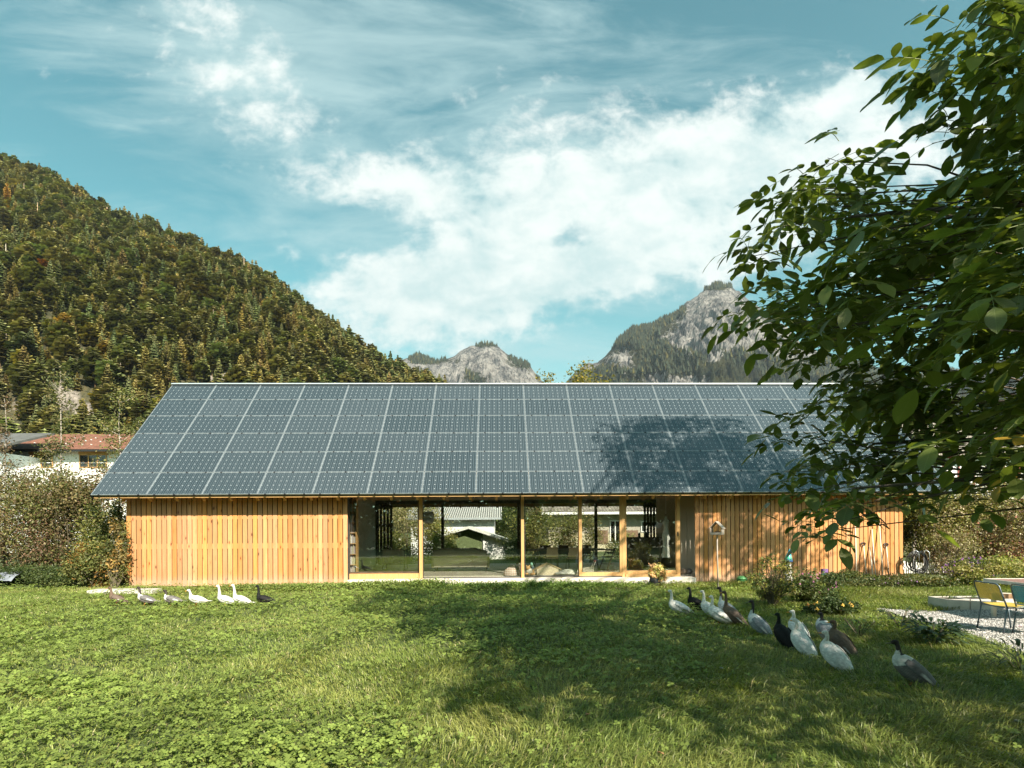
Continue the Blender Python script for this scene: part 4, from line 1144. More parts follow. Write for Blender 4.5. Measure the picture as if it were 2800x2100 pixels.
mb.add(vs + vs2, [(0, 1, 2, 3), (7, 6, 5, 4), (0, 4, 5, 1), (1, 5, 6, 2), (2, 6, 7, 3), (3, 7, 4, 0)]); ib(mb, 'roof', simple('slate_grey', (.10, .10, .095), .8, var=.2, scale=2), gb)
mb = MB(); mb.box(vs[0][0], x1_ - 1.0, .9, 5.5, 0, vs[0][2]); ib(mb, 'wall', M['plaster'], gb)
# white shed with corrugated roof behind, seen through the house
D = 36.0
o_ = P(1240, 1440, D).x
wsx = root('white_building', (o_, D, 0), 'white building with corrugated roof seen through the second window', 'building')
a, b_ = P(1120, 1440, D).x - o_, P(1352, 1440, D).x - o_
z1_ = P(1240, 1414, D).z
mb = MB(); mb.box(a, b_, .5, 6, 0, z1_ + .1); ib(mb, 'wall', M['plaster'], wsx)
mb = MB(); gable_roof(mb, a - .4, b_ + .5, 0, 6.6, z1_, P(1240, 1386, D + 3.3).z, .1); ib(mb, 'roof', M['corrugated'], wsx)
mb = MB(); mb.box(a - .4, b_ + .5, -.08, -.0, z1_ - .18, z1_ - .03); ib(mb, 'gutter', M['alu'], wsx)
# garden shed, gable to the left of it
D = 30.0
o_ = P(1290, 1440, D).x
gs = root('garden_shed', (o_, D, 0), 'low pale garden shed with shallow felt roof seen through the second window', 'shed')
pL, pT, pR = P(1165, 1473, D), P(1281, 1439, D), P(1392, 1476, D)
mb = MB()
for (p_, q_) in ((pL, pT), (pT, pR)):
    A, B = Vector((p_.x - o_, 0, p_.z)), Vector((q_.x - o_, 0, q_.z))
    mb.add([A, B, B + Vector((0, 4, 0)), A + Vector((0, 4, 0)), A - Vector((0, 0, .14)), B - Vector((0, 0, .14)), B + Vector((0, 4, -.14)), A + Vector((0, 4, -.14))], [(0, 1, 2, 3), (4, 7, 6, 5), (0, 4, 5, 1), (1, 5, 6, 2), (2, 6, 7, 3), (3, 7, 4, 0)])
ib(mb, 'roof', simple('felt', (.60, .60, .55), .8, var=.12, scale=2), gs)
mb = MB(); xl, xr_ = P(1320, 1440, D).x - o_, P(1385, 1440, D).x - o_
mb.prism([(xl, 0), (xr_, 0), (xr_, pR.z - .02), (xl, P(1320, 1452, D).z - .16)], .4, 3.6); ib(mb, 'wall', M['plaster'], gs)
mb = MB(); mb.prism([(P(1180, 1440, D).x - o_, 0), (xl - .01, 0), (xl - .01, P(1320, 1452, D).z - .16), (0 + (pT.x - o_), pT.z - .16), (P(1180, 1440, D).x - o_, P(1180, 1468, D).z - .16)], .5, 3.6); ib(mb, 'side_wall', simple('green_board', (.10, .13, .05), .8), gs)
# old farmhouse seen through right windows
D = 38.0; o_ = P(1650, 1440, D).x
fh = root('farmhouse', (o_, D, 0), 'old farmhouse with tiled roof and brown shutters seen through the right windows', 'house')
a, b_ = P(1480, 1440, D).x - o_, P(1835, 1440, D).x - o_
ez = P(1650, 1397, D).z
mb = MB(); mb.box(a + .6, b_, 1.0, 9, 0, ez + .2); ib(mb, 'wall', simple('old_wall', (.42, .38, .31), .9, var=.12, scale=1.5), fh)
mb = MB(); gable_roof(mb, a, b_ + 1, 0, 9, ez, P(1650, 1345, D + 4.5).z, .15); ib(mb, 'roof', M['grey_tiles'], fh)
mb = MB(); mb.box(a, b_ + 1, -.10, -.0, ez - .24, ez - .06); ib(mb, 'gutter', M['white_paint'], fh)
Dw = D + 1.0
for (pa, pb, ya, yb) in ((1667, 1697, 1423, 1485), (1752, 1768, 1425, 1455)):
    va, vb = P(pa, ya, Dw), P(pb, yb, Dw)
    bwindow(fh, va.x - o_, vb.x - o_, vb.z, va.z, .99, 2 if pb - pa > 20 else 1, M['white_paint'])
shm = simple('shutter_brown', (.20, .12, .075), .7, var=.15, scale=6)
for (pa, pb, ya, yb) in ((1632, 1662, 1450, 1487), (1712, 1744, 1450, 1480)):
    va, vb = P(pa, ya, Dw), P(pb, yb, Dw)
    mb = MB(); x0_, x1__ = va.x - o_, vb.x - o_; mb.box(x0_, x1__, .92, .99, vb.z, va.z)
    n3 = 2
    for i in range(n3):
        for j in range(2):
            w_ = (x1__ - x0_) / n3; h_2 = (va.z - vb.z) / 2
            mb.box(x0_ + i * w_ + .06, x0_ + (i + 1) * w_ - .06, .90, .92, vb.z + j * h_2 + .06, vb.z + (j + 1) * h_2 - .06)
    ib(mb, 'shutter', shm, fh)
mb = MB(); mb.box(a + .6, b_, .96, .998, 0, 1.3); ib(mb, 'wall_base', simple('yellow_base', (.50, .44, .30), .9), fh)
# half-timbered house on the right
D = 44.0; o_ = P(2700, 1440, D).x
ht = root('half_timbered_house', (o_, D, 0), 'white house with dark red timber framing glimpsed under the walnut leaves at right', 'house')
a, b_ = P(2560, 1440, D).x - o_, P(3100, 1440, D).x - o_
ez = P(2700, 1240, D).z
mb = MB(); mb.box(a + 1, b_, .8, 9, 0, ez + .1); ib(mb, 'wall', M['plaster'], ht)
mb = MB(); gable_roof(mb, a, b_, -.2, 9.6, ez, ez + 3.6, .15); ib(mb, 'roof', M['grey_tiles'], ht)
redt = simple('red_timber', (.22, .045, .035), .7)
mb = MB()
x = a + 1.2
while x < b_: mb.box(x, x + .16, .74, .799, 0, ez); x += 1.3
for z_ in (1.0, 2.6, 4.2, ez - .3): mb.box(a + 1, b_, .735, .739, z_, z_ + .16)
ib(mb, 'timber_frame', redt, ht)
for i in range(3):
    x = a + 2.6 + i * 2.6; bwindow(ht, x, x + 1.0, 4.6, 5.8, .735, 2, M['white_paint'])
D = 33.0; o_ = P(2640, 1440, D).x
lh = root('low_outbuilding', (o_, D, 0), 'low outbuilding with bright sloping roof among the right hand bushes', 'outbuilding')
mb = MB(); gable_roof(mb, -1.6, 4.6, 0, 5, P(2640, 1360, D).z, P(2640, 1330, D + 2.5).z, .1); ib(mb, 'roof', simple('pale_sheet', (.66, .64, .60), .5), lh)
mb = MB(); mb.box(-1.3, 4.3, .3, 4.7, 0, P(2640, 1360, D).z); ib(mb, 'wall', shm, lh)
# ================================================================== SHRUBS
def shrub(name, label, cat, cx, cy, z0, r_, n, ls, cols, nclump=40, group=None, stems=8, spread=.28, hang=.2, floor=.05, stemmat=None, core=.55):
    """r_ = radii; leaves gathered in clumps spread through the crown, stems rising to the clumps"""
    n = int(n * 1.9); ls *= 1.15
    o = root(name, (cx, cy, 0), label, cat, group)
    dirs = unit(rng.normal(0, 1, (nclump, 3))); rad = rng.uniform(core, 1.0, nclump) ** .7
    ce = dirs * rad[:, None] * np.array(r_) * .86
    ce[:, 2] += z0
    ce[:, 2] = np.maximum(ce[:, 2], floor + .1)
    wsel = rng.integers(0, nclump, n)
    sp = np.array(r_) * spread * rng.uniform(.6, 1.4, nclump)[:, None]
    p = ce[wsel] + rng.normal(0, 1, (n, 3)) * sp[wsel] * .6
    p[:, 2] = np.abs(p[:, 2] - floor) + floor
    nr = unit(p - ce[wsel]) * .8 + rng.normal(0, .7, (n, 3)) + np.array([0, 0, .5])
    dv = rng.normal(0, 1, (n, 3)) + np.array([0, 0, -hang])
    cols = np.array(cols); ci = rng.integers(0, len(cols), nclump)
    mixc = np.where((rng.random(n) < .3)[:, None], cols[rng.integers(0, len(cols), n)], cols[ci[wsel]])
    c = mixc * 1.35 * rng.uniform(.65, 1.4, (n, 1)) * rng.uniform(.8, 1.2, nclump)[wsel][:, None]
    L = ls * rng.uniform(.6, 1.3, n)
    V_, F_, C_ = leaves(p, nr, dv, L, L * rng.uniform(.4, .6, n), c)
    npmesh('foliage', V_, F_, M['leaf'], parent=o, C=C_)
    mb = MB()
    for i in range(min(stems, nclump)):
        e = ce[i]; b0 = Vector((rng.normal(0, r_[0] * .08), rng.normal(0, r_[1] * .08), 0)); e = Vector(e)
        md = b0.lerp(e, .5) + Vector((rng.normal(0, .06), rng.normal(0, .06), .08)) * r_[2]
        mb.tube([b0, md, e], [.022 * r_[2] ** .5, .014 * r_[2] ** .5, .004], 5)
        for j in range(2):
            e2 = e + Vector(rng.normal(0, 1, 3)) * .25 * r_[2]; mb.tube([md, e2], [.008, .003], 4)
    if stems: ib(mb, 'stems', stemmat or M['twig'], o)
    return o
OL = [(.085, .095, .028), (.12, .12, .040), (.060, .070, .022), (.15, .12, .05)]
DK = [(.040, .060, .018), (.060, .080, .024), (.030, .045, .014)]
RD = [(.13, .075, .045), (.11, .085, .04), (.09, .075, .035), (.15, .11, .06)]
YG_ = [(.17, .17, .045), (.12, .15, .035), (.22, .19, .07)]
PA = [(.28, .24, .14), (.22, .20, .09), (.16, .17, .06), (.30, .24, .16)]
def sp(px, py, D): v = P(px, py, D); return v.x, v.y
# left mass
S = 'shrub'
x, y = sp(60, 1440, 21); shrub(S, 'big tangled reddish brown shrub at the far left edge behind the lawn', 'shrub', x, y, 2.2, (2.6, 1.8, 2.25), 13000, .085, RD + OL, 60, stems=18)
x, y = sp(-130, 1440, 20); shrub(S, 'tall reddish shrub cut by the left picture edge', 'shrub', x, y, 2.1, (2.2, 1.8, 2.2), 6000, .085, RD, 50, stems=8)
x, y = sp(200, 1440, 20); shrub(S, 'big olive green shrub in front of the white neighbour house', 'shrub', x, y, 2.0, (2.1, 1.7, 2.1), 15000, .08, OL + RD[:2], 60, stems=16)
x, y = sp(300, 1470, 18.6); shrub(S, 'tall leafy shrub pressed against the left corner of the timber wall', 'shrub', x, y, 1.35, (.85, .8, 1.45), 7500, .075, OL + DK + YG_[:1], 40, stems=14)
x, y = sp(258, 1560, 17.0); shrub(S, 'low yellowing shrub with orange leaves by the corner of the house', 'shrub', x, y, .75, (.9, .55, .80), 4200, .07, [(.11, .12, .035), (.13, .13, .04), (.20, .11, .03), (.08, .09, .03), (.09, .10, .03)], 30, stems=12)
x, y = sp(316, 1560, 16.7); shrub(S, 'thin bare-stemmed bush leaning over the left end of the cladding', 'shrub', x, y, 1.25, (.5, .3, 1.0), 1500, .075, OL + [(.25, .16, .05)], 26, stems=16, spread=.2)
x, y = sp(60, 1560, 18.2); shrub(S, 'low dark green ground shrub at the left lawn edge', 'shrub', x, y, .3, (2.2, .7, .42), 5200, .06, DK, 34, stems=0)
x, y = sp(170, 1580, 17.4); shrub(S, 'low dark fern-like clump left of the first brown duck', 'shrub', x, y, .25, (1.3, .5, .35), 3000, .06, DK + OL[:1], 24, stems=0)
# thin upright fruit trees above the mass
def sapling(px, topy, D, lab, n=1500, wid=.5, cols=OL, pb=1440, ls=.095):
    n = int(n * 1.5)
    v = P(px, topy, D); H = v.z
    o = root('young_tree', (v.x, D, 0), lab, 'tree')
    mb = MB(); tips = []
    pts = [Vector((rng.normal(0, .04), rng.normal(0, .04), H * k / 6)) for k in range(7)]
    mb.tube(pts, [.05, .045, .04, .03, .022, .014, .005], 6)
    for i in range(16):
        z = H * rng.uniform(.35, .97); a = rng.uniform(0, 6.28); l = wid * rng.uniform(.5, 1.2) * (1.15 - z / H * .6)
        e = Vector((l * math.cos(a), l * math.sin(a), z + l * .7)); mb.tube([(0, 0, z), (e.x * .5, e.y * .5, z + l * .25), e], [.015, .010, .004], 4)
        for t_ in (.4, .6, .8, 1.0): tips.append(Vector((0, 0, z)).lerp(e, t_))
    ib(mb, 'trunk', M['palebark'], o)
    tips = np.array([tuple(q_) for q_ in tips] + [(0, 0, H * k) for k in np.linspace(.5, 1, 12)])
    w_ = rng.integers(0, len(tips), n); p = tips[w_] + rng.normal(0, .10 * wid / .5, (n, 3))
    cc_ = np.array(cols)[rng.integers(0, len(cols), n)] * rng.uniform(.6, 1.6, (n, 1))
    L = ls * rng.uniform(.6, 1.3, n)
    V_, F_, C_ = leaves(p, rng.normal(0, 1, (n, 3)) + np.array([.2, -.5, .6]), rng.normal(0, 1, (n, 3)) + np.array([0, 0, .3]), L, L * .5, cc_)
    npmesh('crown', V_, F_, M['leaf'], parent=o, C=C_)
sapling(165, 1015, 21.5, 'slender young fruit tree rising in front of the red tiled roof', 1700, .75)
sapling(325, 1075, 21, 'bushy young fruit tree touching the lower left roof verge', 2600, .8, OL + YG_)
sapling(385, 1150, 22.5, 'short leafy tree showing just behind the sloping roof edge', 1400, .8, OL + YG_)
sapling(15, 1090, 22, 'thin reddish leaved tree at the left picture edge', 900, .6, RD)
sapling(450, 1320, 26.5, 'young tree hidden mostly behind the house corner', 600, .5, OL)
# behind the house, seen through the glazing or over the ridge
x, y = sp(1120, 1440, 29); shrub(S, 'sunlit pale green bush seen through the left window', 'shrub', x, y, 1.8, (1.9, 1.2, 2.0), 9000, .085, YG_ + PA[:2], 50, stems=4)
x, y = sp(1205, 1440, 28.5); shrub(S, 'sunlit bush between the shed and the left window post', 'shrub', x, y, 1.1, (.9, .9, 1.2), 3500, .08, YG_, 30, stems=4)
x, y = sp(1405, 1440, 29); shrub(S, 'dark leafy bush behind the second window post', 'shrub', x, y, 1.6, (.9, 1, 1.8), 4200, .08, DK + YG_[:1], 36, stems=4)
x, y = sp(1480, 1440, 29.5); shrub(S, 'sunlit bush behind the dining chairs', 'shrub', x, y, 1.5, (1.3, 1, 1.6), 6500, .085, YG_ + OL, 44, stems=4)
x, y = sp(1580, 1440, 29.5); shrub(S, 'sunlit feathery bush beyond the sliding door frame', 'shrub', x, y, 1.2, (1.3, 1, 1.35), 5500, .085, YG_ + OL, 40, stems=4)
x, y = sp(1720, 1440, 31); shrub(S, 'low green bush in front of the farmhouse shutters', 'shrub', x, y, .7, (1.4, .8, .8), 3000, .08, YG_ + DK, 30, stems=0)
x, y = sp(1310, 1440, 44); shrub('broadleaf_tree', 'dark tree behind the white building seen through the second window', 'tree', x, y, 4.0, (5.5, 2, 4.2), 9000, .22, DK, 50, stems=6)
def bigtree(px, topy, D, rx, lab, cols, n=6000, ls=.30):
    v = P(px, topy, D); H = v.z
    o = root('broadleaf_tree', (v.x, D, 0), lab, 'tree')
    mb = MB(); mb.tube([(0, 0, 0), (.1, 0, H * .4), (0, .1, H * .75)], [.28, .22, .08], 8)
    for i in range(9):
        a = rng.uniform(0, 6.28); mb.tube([(0, 0, H * rng.uniform(.35, .7)), (rx * .5 * math.cos(a), rx * .5 * math.sin(a), H * .8)], [.10, .03], 5)
    ib(mb, 'trunk', M['bark'], o)
    nc = 46; dirs = unit(rng.normal(0, 1, (nc, 3))); ce = dirs * np.array([rx, rx, H * .36]) * rng.uniform(.45, .95, nc)[:, None] + np.array([0, 0, H * .62])
    w_ = rng.integers(0, nc, n); p = ce[w_] + rng.normal(0, 1, (n, 3)) * np.array([rx, rx, H * .36]) * .17
    p[:, 2] = np.minimum(p[:, 2], H)
    cc_ = np.array(cols)[rng.integers(0, len(cols), n)] * rng.uniform(.7, 1.4, (n, 1)); L = ls * rng.uniform(.6, 1.3, n)
    V_, F_, C_ = leaves(p, rng.normal(0, 1, (n, 3)) + np.array([0, -.3, .8]), rng.normal(0, 1, (n, 3)), L, L * .6, cc_)
    npmesh('crown', V_, F_, M['leaf'], parent=o, C=C_)
AU = [(.17, .14, .022), (.13, .12, .022), (.22, .16, .03), (.09, .10, .022)]
bigtree(1590, 1000, 52, 3.2, 'rounded yellow-green tree top peeking over the ridge in front of the massif', AU, 14000)
bigtree(1495, 1018, 56, 2.4, 'low yellowish tree top just over the ridge below the small peak', AU, 9000)
bigtree(1662, 1024, 55, 1.8, 'lowest yellowish tree top over the ridge right of the rounded one', AU, 7000)
# right hand garden bushes
x, y = sp(2530, 1430, 22); shrub(S, 'dark green leafy bush right beside the house corner', 'shrub', x, y, 2.0, (1.3, 1.2, 1.9), 8000, .10, DK + YG_[:1] + OL[:1], 50, stems=8)
x, y = sp(2500, 1480, 30); shrub(S, 'pale dry bush behind the garden hose', 'shrub', x, y, 1.2, (1.6, 1, 1.2), 4500, .08, PA, 36, stems=6)
x, y = sp(2660, 1440, 20.5); shrub(S, 'large sunlit cream and olive bush in the right background', 'shrub', x, y, 1.7, (1.8, 1.3, 1.9), 14000, .075, PA + YG_, 70, stems=14)
x, y = sp(2790, 1440, 19.5); shrub(S, 'large bush with reddish leaves at the right picture edge', 'shrub', x, y, 1.8, (1.7, 1.2, 2.0), 12000, .075, PA + RD + [(.30, .12, .09)], 60, stems=14)
x, y = sp(2930, 1440, 20); shrub(S, 'tall bush beyond the right picture edge', 'shrub', x, y, 1.9, (1.6, 1.2, 2.0), 4000, .09, PA + OL, 40, stems=4)
x, y = sp(2600, 1510, 19.2); shrub(S, 'bare twiggy bush between the hose and the table', 'shrub', x, y, .9, (1.0, .8, .9), 2200, .06, PA + RD[:2], 40, stems=26)
x, y = sp(2740, 1570, 15.2); shrub(S, 'low lime green bush behind the garden table', 'shrub', x, y, .45, (1.3, .7, .45), 4500, .06, YG_ + [(.28, .28, .08)], 34, stems=0)
x, y = sp(2440, 1580, 16.8); shrub(S, 'low weeds under the leaning tools', 'weeds', x, y, .12, (1.1, .25, .18), 1700, .05, DK + OL, 24, stems=0)
x, y = sp(2300, 1595, 16.2); shrub(S, 'low dark green planting along the right cladding', 'shrub', x, y, .18, (1.1, .4, .26), 2600, .06, DK + OL, 26, stems=0)
def dots(parent, name, n, ce, r_, size, cols):
    if n < 100:
        for _ in range(n): dots_(parent, 'blossom', 1, ce, r_, size, cols)
    else: tag(dots_(parent, name, n, ce, r_, size, cols), kind='stuff')
def dots_(parent, name, n, ce, r_, size, cols):
    p = np.array(ce) + unit(rng.normal(0, 1, (n, 3))) * np.array(r_) * rng.uniform(.75, 1.05, (n, 1)); p[:, 2] = np.abs(p[:, 2])
    c = np.array(cols)[rng.integers(0, len(cols), n)] * rng.uniform(.8, 1.2, (n, 1)); L = np.full(n, size) * rng.uniform(.7, 1.2, n)
    Vs, Fs, Cs = [], [], []; off = 0
    for k in range(4):
        a = k * 1.57
        V_, F_, C_ = leaves(p, np.tile([math.cos(a) * .5, -1, .6], (n, 1)), np.tile([math.cos(a), 0, math.sin(a)], (n, 1)) + 0., L, L * .7, c)
        Vs.append(V_); Fs.append(F_ + off); Cs.append(C_); off += len(V_)
    return npmesh(name, np.concatenate(Vs), np.concatenate(Fs), M['leaf'], parent=parent, C=np.concatenate(Cs))
x, y = sp(2650, 1560, 15.8); o = shrub('aster_bush', 'purple flowering aster clump in front of the picket fence', 'flowers', x, y, .40, (.75, .4, .45), 2400, .05, DK + YG_[:1], 30, stems=10)
dots(o, 'flowers', 104, (0, -.1, .5), (.8, .45, .35), .032, [(.16, .04, .24), (.20, .05, .24), (.12, .03, .20)])
x, y = sp(2470, 1585, 15.2); o = shrub('flower_bed', 'low bed of grey green plants at the foot of the house corner', 'flowers', x, y, .15, (1.7, .35, .26), 3600, .055, DK + [(.14, .16, .09)] + OL, 34, stems=0)
dots(o, 'flowers', 24, (0.3, -.1, .25), (1.5, .35, .2), .024, [(.24, .1, .28), (.4, .36, .3)])
# mid garden bed with tall thin plants
x, y = sp(2115, 1660, 12.0); shrub(S, 'tall airy dark stemmed garden plant in front of the right cladding', 'plant', x, y, .62, (.62, .42, .60), 1250, .055, [(.05, .075, .022), (.10, .12, .03), (.20, .17, .04)], 46, stems=34, spread=.16)
x, y = sp(2230, 1640, 12.4); o = shrub('flower_bed', 'bushy clump with small pink flowers right of the tall airy plant', 'flowers', x, y, .36, (.62, .42, .40), 2600, .055, DK + OL[:1], 36, stems=16)
dots(o, 'flowers', 26, (-.05, -.1, .50), (.5, .35, .25), .024, [(.34, .08, .20), (.38, .13, .26)])
x, y = sp(2265, 1680, 10.9); o = shrub('pansy_bed', 'low clump with orange pansies between the ducks and the sunny grass', 'flowers', x, y, .14, (.62, .35, .24), 2000, .05, DK, 28, stems=0)
dots(o, 'flowers', 9, (-.1, -.2, .22), (.45, .2, .12), .045, [(.45, .18, .02), (.35, .08, .02), (.5, .3, .04)])
x, y = sp(1797, 1575, 16.4); o = shrub(S, 'pale variegated little bush standing at the entrance step', 'shrub', x, y, .40, (.28, .25, .33), 1700, .05, [(.42, .36, .14), (.32, .32, .10), (.50, .30, .16), (.38, .38, .20)], 34, stems=12, spread=.2)
x, y = sp(1470, 1600, 15.6); shrub('clover_edge', 'tall weeds along the sunny terrace ledge, right of centre', 'weeds', x, y, .08, (3.0, .3, .2), 4200, .045, [(.10, .16, .035), (.13, .19, .04)], 60, stems=0)
x, y = sp(1090, 1600, 15.9); shrub('clover_edge', 'tall weeds along the terrace ledge under the left window', 'weeds', x, y, .12, (1.9, .3, .22), 3600, .05, [(.12, .17, .04), (.16, .19, .05)], 40, stems=0)
x, y = sp(800, 1600, 16.0); shrub('clover_edge', 'sunlit weeds below the right half of the left timber wall', 'weeds', x, y, .06, (2.2, .3, .17), 3200, .045, [(.12, .17, .04), (.16, .19, .05)], 40, stems=0)
# broad leaved dark perennials on the right
def rosette(name, lab, px, py, rr, n, ls, wr=.36, col=((.045, .075, .028), (.07, .10, .05))):
    v = G(px, py); o = root(name, (v.x, v.y, 0), lab, 'plant')
    nn = n; a = rng.uniform(0, 6.28, nn); d = rng.uniform(0, rr, nn); el = rng.uniform(.15, 1.1, nn)
    b0 = np.stack([d * .5 * np.cos(a), d * .5 * np.sin(a), np.zeros(nn)], 1)
    L = ls * rng.uniform(.6, 1.2, nn); Wd = L * wr
    K = 6; Vl = []
    dirv = np.stack([np.cos(a), np.sin(a), np.zeros(nn)], 1); side = np.stack([-np.sin(a), np.cos(a), np.zeros(nn)], 1)
    stem = rng.uniform(.10, .34, nn)
    for k in range(K + 1):
        t_ = k / K; wt = math.sin(math.pi * min(.98, t_ * .9 + .05)) ** .8
        out = (stem * .5 + L * t_ * np.cos(el * (1 - t_ * .9))); up = stem + L * (t_ * np.sin(el) - t_ * t_ * .55)
        cpt = b0 + dirv * out[:, None] + np.array([0, 0, 1]) * np.maximum(up, .02)[:, None]
        for s__ in (-1, 0, 1): Vl.append(cpt + side * (s__ * Wd * .5 * wt)[:, None] + np.array([0, 0, .12]) * (abs(s__) * Wd * wt)[:, None])
    V_ = np.stack(Vl, 1)
    f = []
    for k in range(K):
        for j in (0, 1): f.append((k * 3 + j, k * 3 + j + 1, (k + 1) * 3 + j + 1, (k + 1) * 3 + j))
    F_ = (np.arange(nn)[:, None, None] * 3 * (K + 1) + np.array(f)[None]).reshape(-1, 4)
    cc_ = np.array(col)[rng.integers(0, len(col), nn)] * rng.uniform(.7, 1.5, (nn, 1))
    npmesh('foliage', V_.reshape(-1, 3), F_, M['leaf'], parent=o, C=np.repeat(cc_, 3 * (K + 1), 0), smooth=True)
    mb = MB()
    for i in range(12): aa = rng.uniform(0, 6.28); mb.tube([(0, 0, 0), (.1 * math.cos(aa), .1 * math.sin(aa), .15), (.22 * math.cos(aa), .22 * math.sin(aa), .3)], .005, 4)
    ib(mb, 'stems', M['twig'], o)
rosette('peony_plant', 'broad dark green peony clump at the gravel edge', 2555, 1765, .55, 190, .17)
rosette('peony_plant', 'smaller dark leafy clump just left of the peony, nearer the ducks', 2462, 1720, .4, 70, .13)
rosette('iris_clump', 'dark strappy clump at the lower right picture edge', 2795, 1850, .4, 110, .22, .12, ((.035, .055, .02), (.05, .07, .03)))
rosette('weed_clump', 'light green weed clump between the grey drake and the pansies', 2350, 1745, .2, 46, .10, .5, ((.10, .15, .03), (.13, .17, .04)))

# ================================================================== WALNUT TREE (right foreground)
TB = Vector((7.4, 2.6, 0))                       # trunk base, outside the frame to the right
wal = root('walnut_tree', TB, 'large walnut tree overhanging the garden from the right with glossy green leaves', 'tree')
LEAFPOLY = [(2790, -60), (2770, 60), (2720, 190), (2740, 300), (2750, 430), (2680, 540), (2470, 560), (2330, 560), (2280, 470), (2190, 520), (2160, 600), (2090, 700), (2050, 740), (2075, 830),
            (2180, 890), (2230, 1000), (2300, 1060), (2250, 1120), (2205, 1180), (2225, 1310), (2270, 1400), (2390, 1340), (2560, 1290), (2640, 1310), (2740, 1280), (2960, 1240), (2960, -60)]
twigs = []      # (tip position, radius scale, density)
def inside(px, py): return bool(inpoly(np.array([px]), np.array([py]), LEAFPOLY)[0])
tries = 0
while len(twigs) < 200 and tries < 20000:
    tries += 1
    px, py = random.uniform(1980, 2960), random.uniform(-60, 1420)
    if not inside(px, py): continue
    fr = (px - 2050) / 800
    base = 4.9 - 1.7 * max(0, min(1, fr)) + (.7 if py > 1000 else 0)
    D = base + random.uniform(-.45, 1.5)
    if fr > .75 and py > 500 and random.random() < .25: D = random.uniform(2.5, 3.2)
    twigs.append(P(px, py, D))
# hanging tips and sprigs that shape the outline
for px, py, D in ((2290, 440, 4.2), (2160, 520, 4.3), (2060, 700, 4.4), (2035, 850, 5.0), (2290, 1430, 4.3), (2235, 1455, 4.4), (2390, 1370, 4.2), (2650, 1350, 4.0), (2600, 230, 3.4), (2570, 180, 3.3), (2600, 350, 3.6), (2200, 1120, 4.8),
                  (2165, 1190, 5.0), (2190, 1290, 5.0), (2170, 1350, 5.0), (2130, 620, 4.4), (2660, 60, 3.2), (2670, 150, 3.2), (2710, 20, 3.0), (2110, 860, 4.9), (2220, 960, 4.8)):
    twigs.append(P(px, py, D))
vis_n = len(twigs)
# the rest of the crown: sampled along sun rays from the shade on lawn, wall and roof, always outside the frame
def cansee(p):
    return any(cansee1(p + Vector(q_)) for q_ in ((0, 0, 0), (.95, 0, 0), (-.95, 0, 0), (0, .95, 0), (0, -.95, 0), (0, 0, .95), (0, 0, -.95)))
def cansee1(p):
    qx, qy, dd = proj(np.array([tuple(p)])); return dd[0] > .3 and 0 < qx[0] < 2800 and 0 < qy[0] < 2100
SH = [  # (photo polygon of shade, depth rule, count)
    ([(1010, 1618), (1330, 1612), (1800, 1622), (2080, 1648), (2250, 1690), (2400, 1720), (2600, 1800), (2800, 1840), (2800, 2100), (2150, 2075), (1850, 1985), (1560, 2010), (1330, 1945), (1200, 1935), (1320, 1850), (1270, 1760), (1130, 1720), (1040, 1690), (930, 1645)], 'g', 400),
    ([(1100, 1606), (1700, 1606), (1720, 1625), (1050, 1630)], 'g', 14),
    ([(1900, 1400), (2080, 1400), (2110, 1480), (2060, 1580), (1900, 1590)], 'w', 34),
    ([(2110, 1420), (2250, 1450), (2200, 1580), (2100, 1590)], 'w', 14),
    ([(2380, 1470), (2470, 1440), (2470, 1580), (2350, 1580)], 'w', 7),
    ([(1650, 1140), (1740, 1150), (1900, 1140), (2050, 1150), (2130, 1200), (2330, 1300), (2330, 1345), (1780, 1345), (1680, 1280), (1640, 1240)], 'r', 170)]
vtw = np.array([tuple(q_) for q_ in twigs]); ts_ = np.array(tuple(tosun))
nrm_roof = Vector((0, -math.sin(slope), math.cos(slope)))
for poly, kind, cnt in SH:
    xs = [p[0] for p in poly]; ys = [p[1] for p in poly]; got = 0; tr_ = 0
    # sample evenly in world space
    while got < cnt and tr_ < cnt * 120:
        tr_ += 1
        px, py = random.uniform(min(xs), max(xs)), random.uniform(min(ys), max(ys))
        if not inpoly(np.array([px]), np.array([py]), poly)[0]: continue
        if kind == 'g':
            if any(((px - a) / c_) ** 2 + ((py - b_) / d_) ** 2 < 1 for a, b_, c_, d_ in ((1750, 1950, 130, 40), (2180, 1985, 150, 45), (1450, 2060, 300, 45), (2400, 2000, 130, 40), (2130, 1850, 60, 20), (2500, 2060, 200, 30), (2000, 2080, 200, 30))): continue
            g_ = G(px, py)
            if random.random() > (g_.y / 14.0) ** 2.2: continue
        elif kind == 'w': g_ = P(px, py, YW)
        else:
            v = ray(px, py); k = (Vector((0, YE, ZE)) - Vector((0, 0, HC))).dot(nrm_roof) / v.dot(nrm_roof); g_ = Vector((0, 0, HC)) + v * k
        # the right distance along the ray: inside the crown ellipsoid, outside the view
        for _ in range(30):
            s = random.uniform(3.0, 17.0); c_ = g_ + tosun * s
            if c_.z < 3.0 or c_.z > 16: continue
            e = ((c_.x - 8.0) / 9.5) ** 2 + ((c_.y - 4.0) / 10.0) ** 2 + ((c_.z - 8.0) / 8.5) ** 2
            if e > 1.0 or cansee(c_): continue
            if vtw is not None and random.random() < .5:
                rel_ = np.array(tuple(c_)) - vtw; al_ = rel_ @ ts_; pe_ = np.linalg.norm(rel_ - al_[:, None] * ts_, axis=1)
                if ((pe_ < .55) & (al_ > .3)).any(): got += 1; break
            twigs.append(c_); got += 1; break
print('walnut twigs', vis_n, len(twigs))
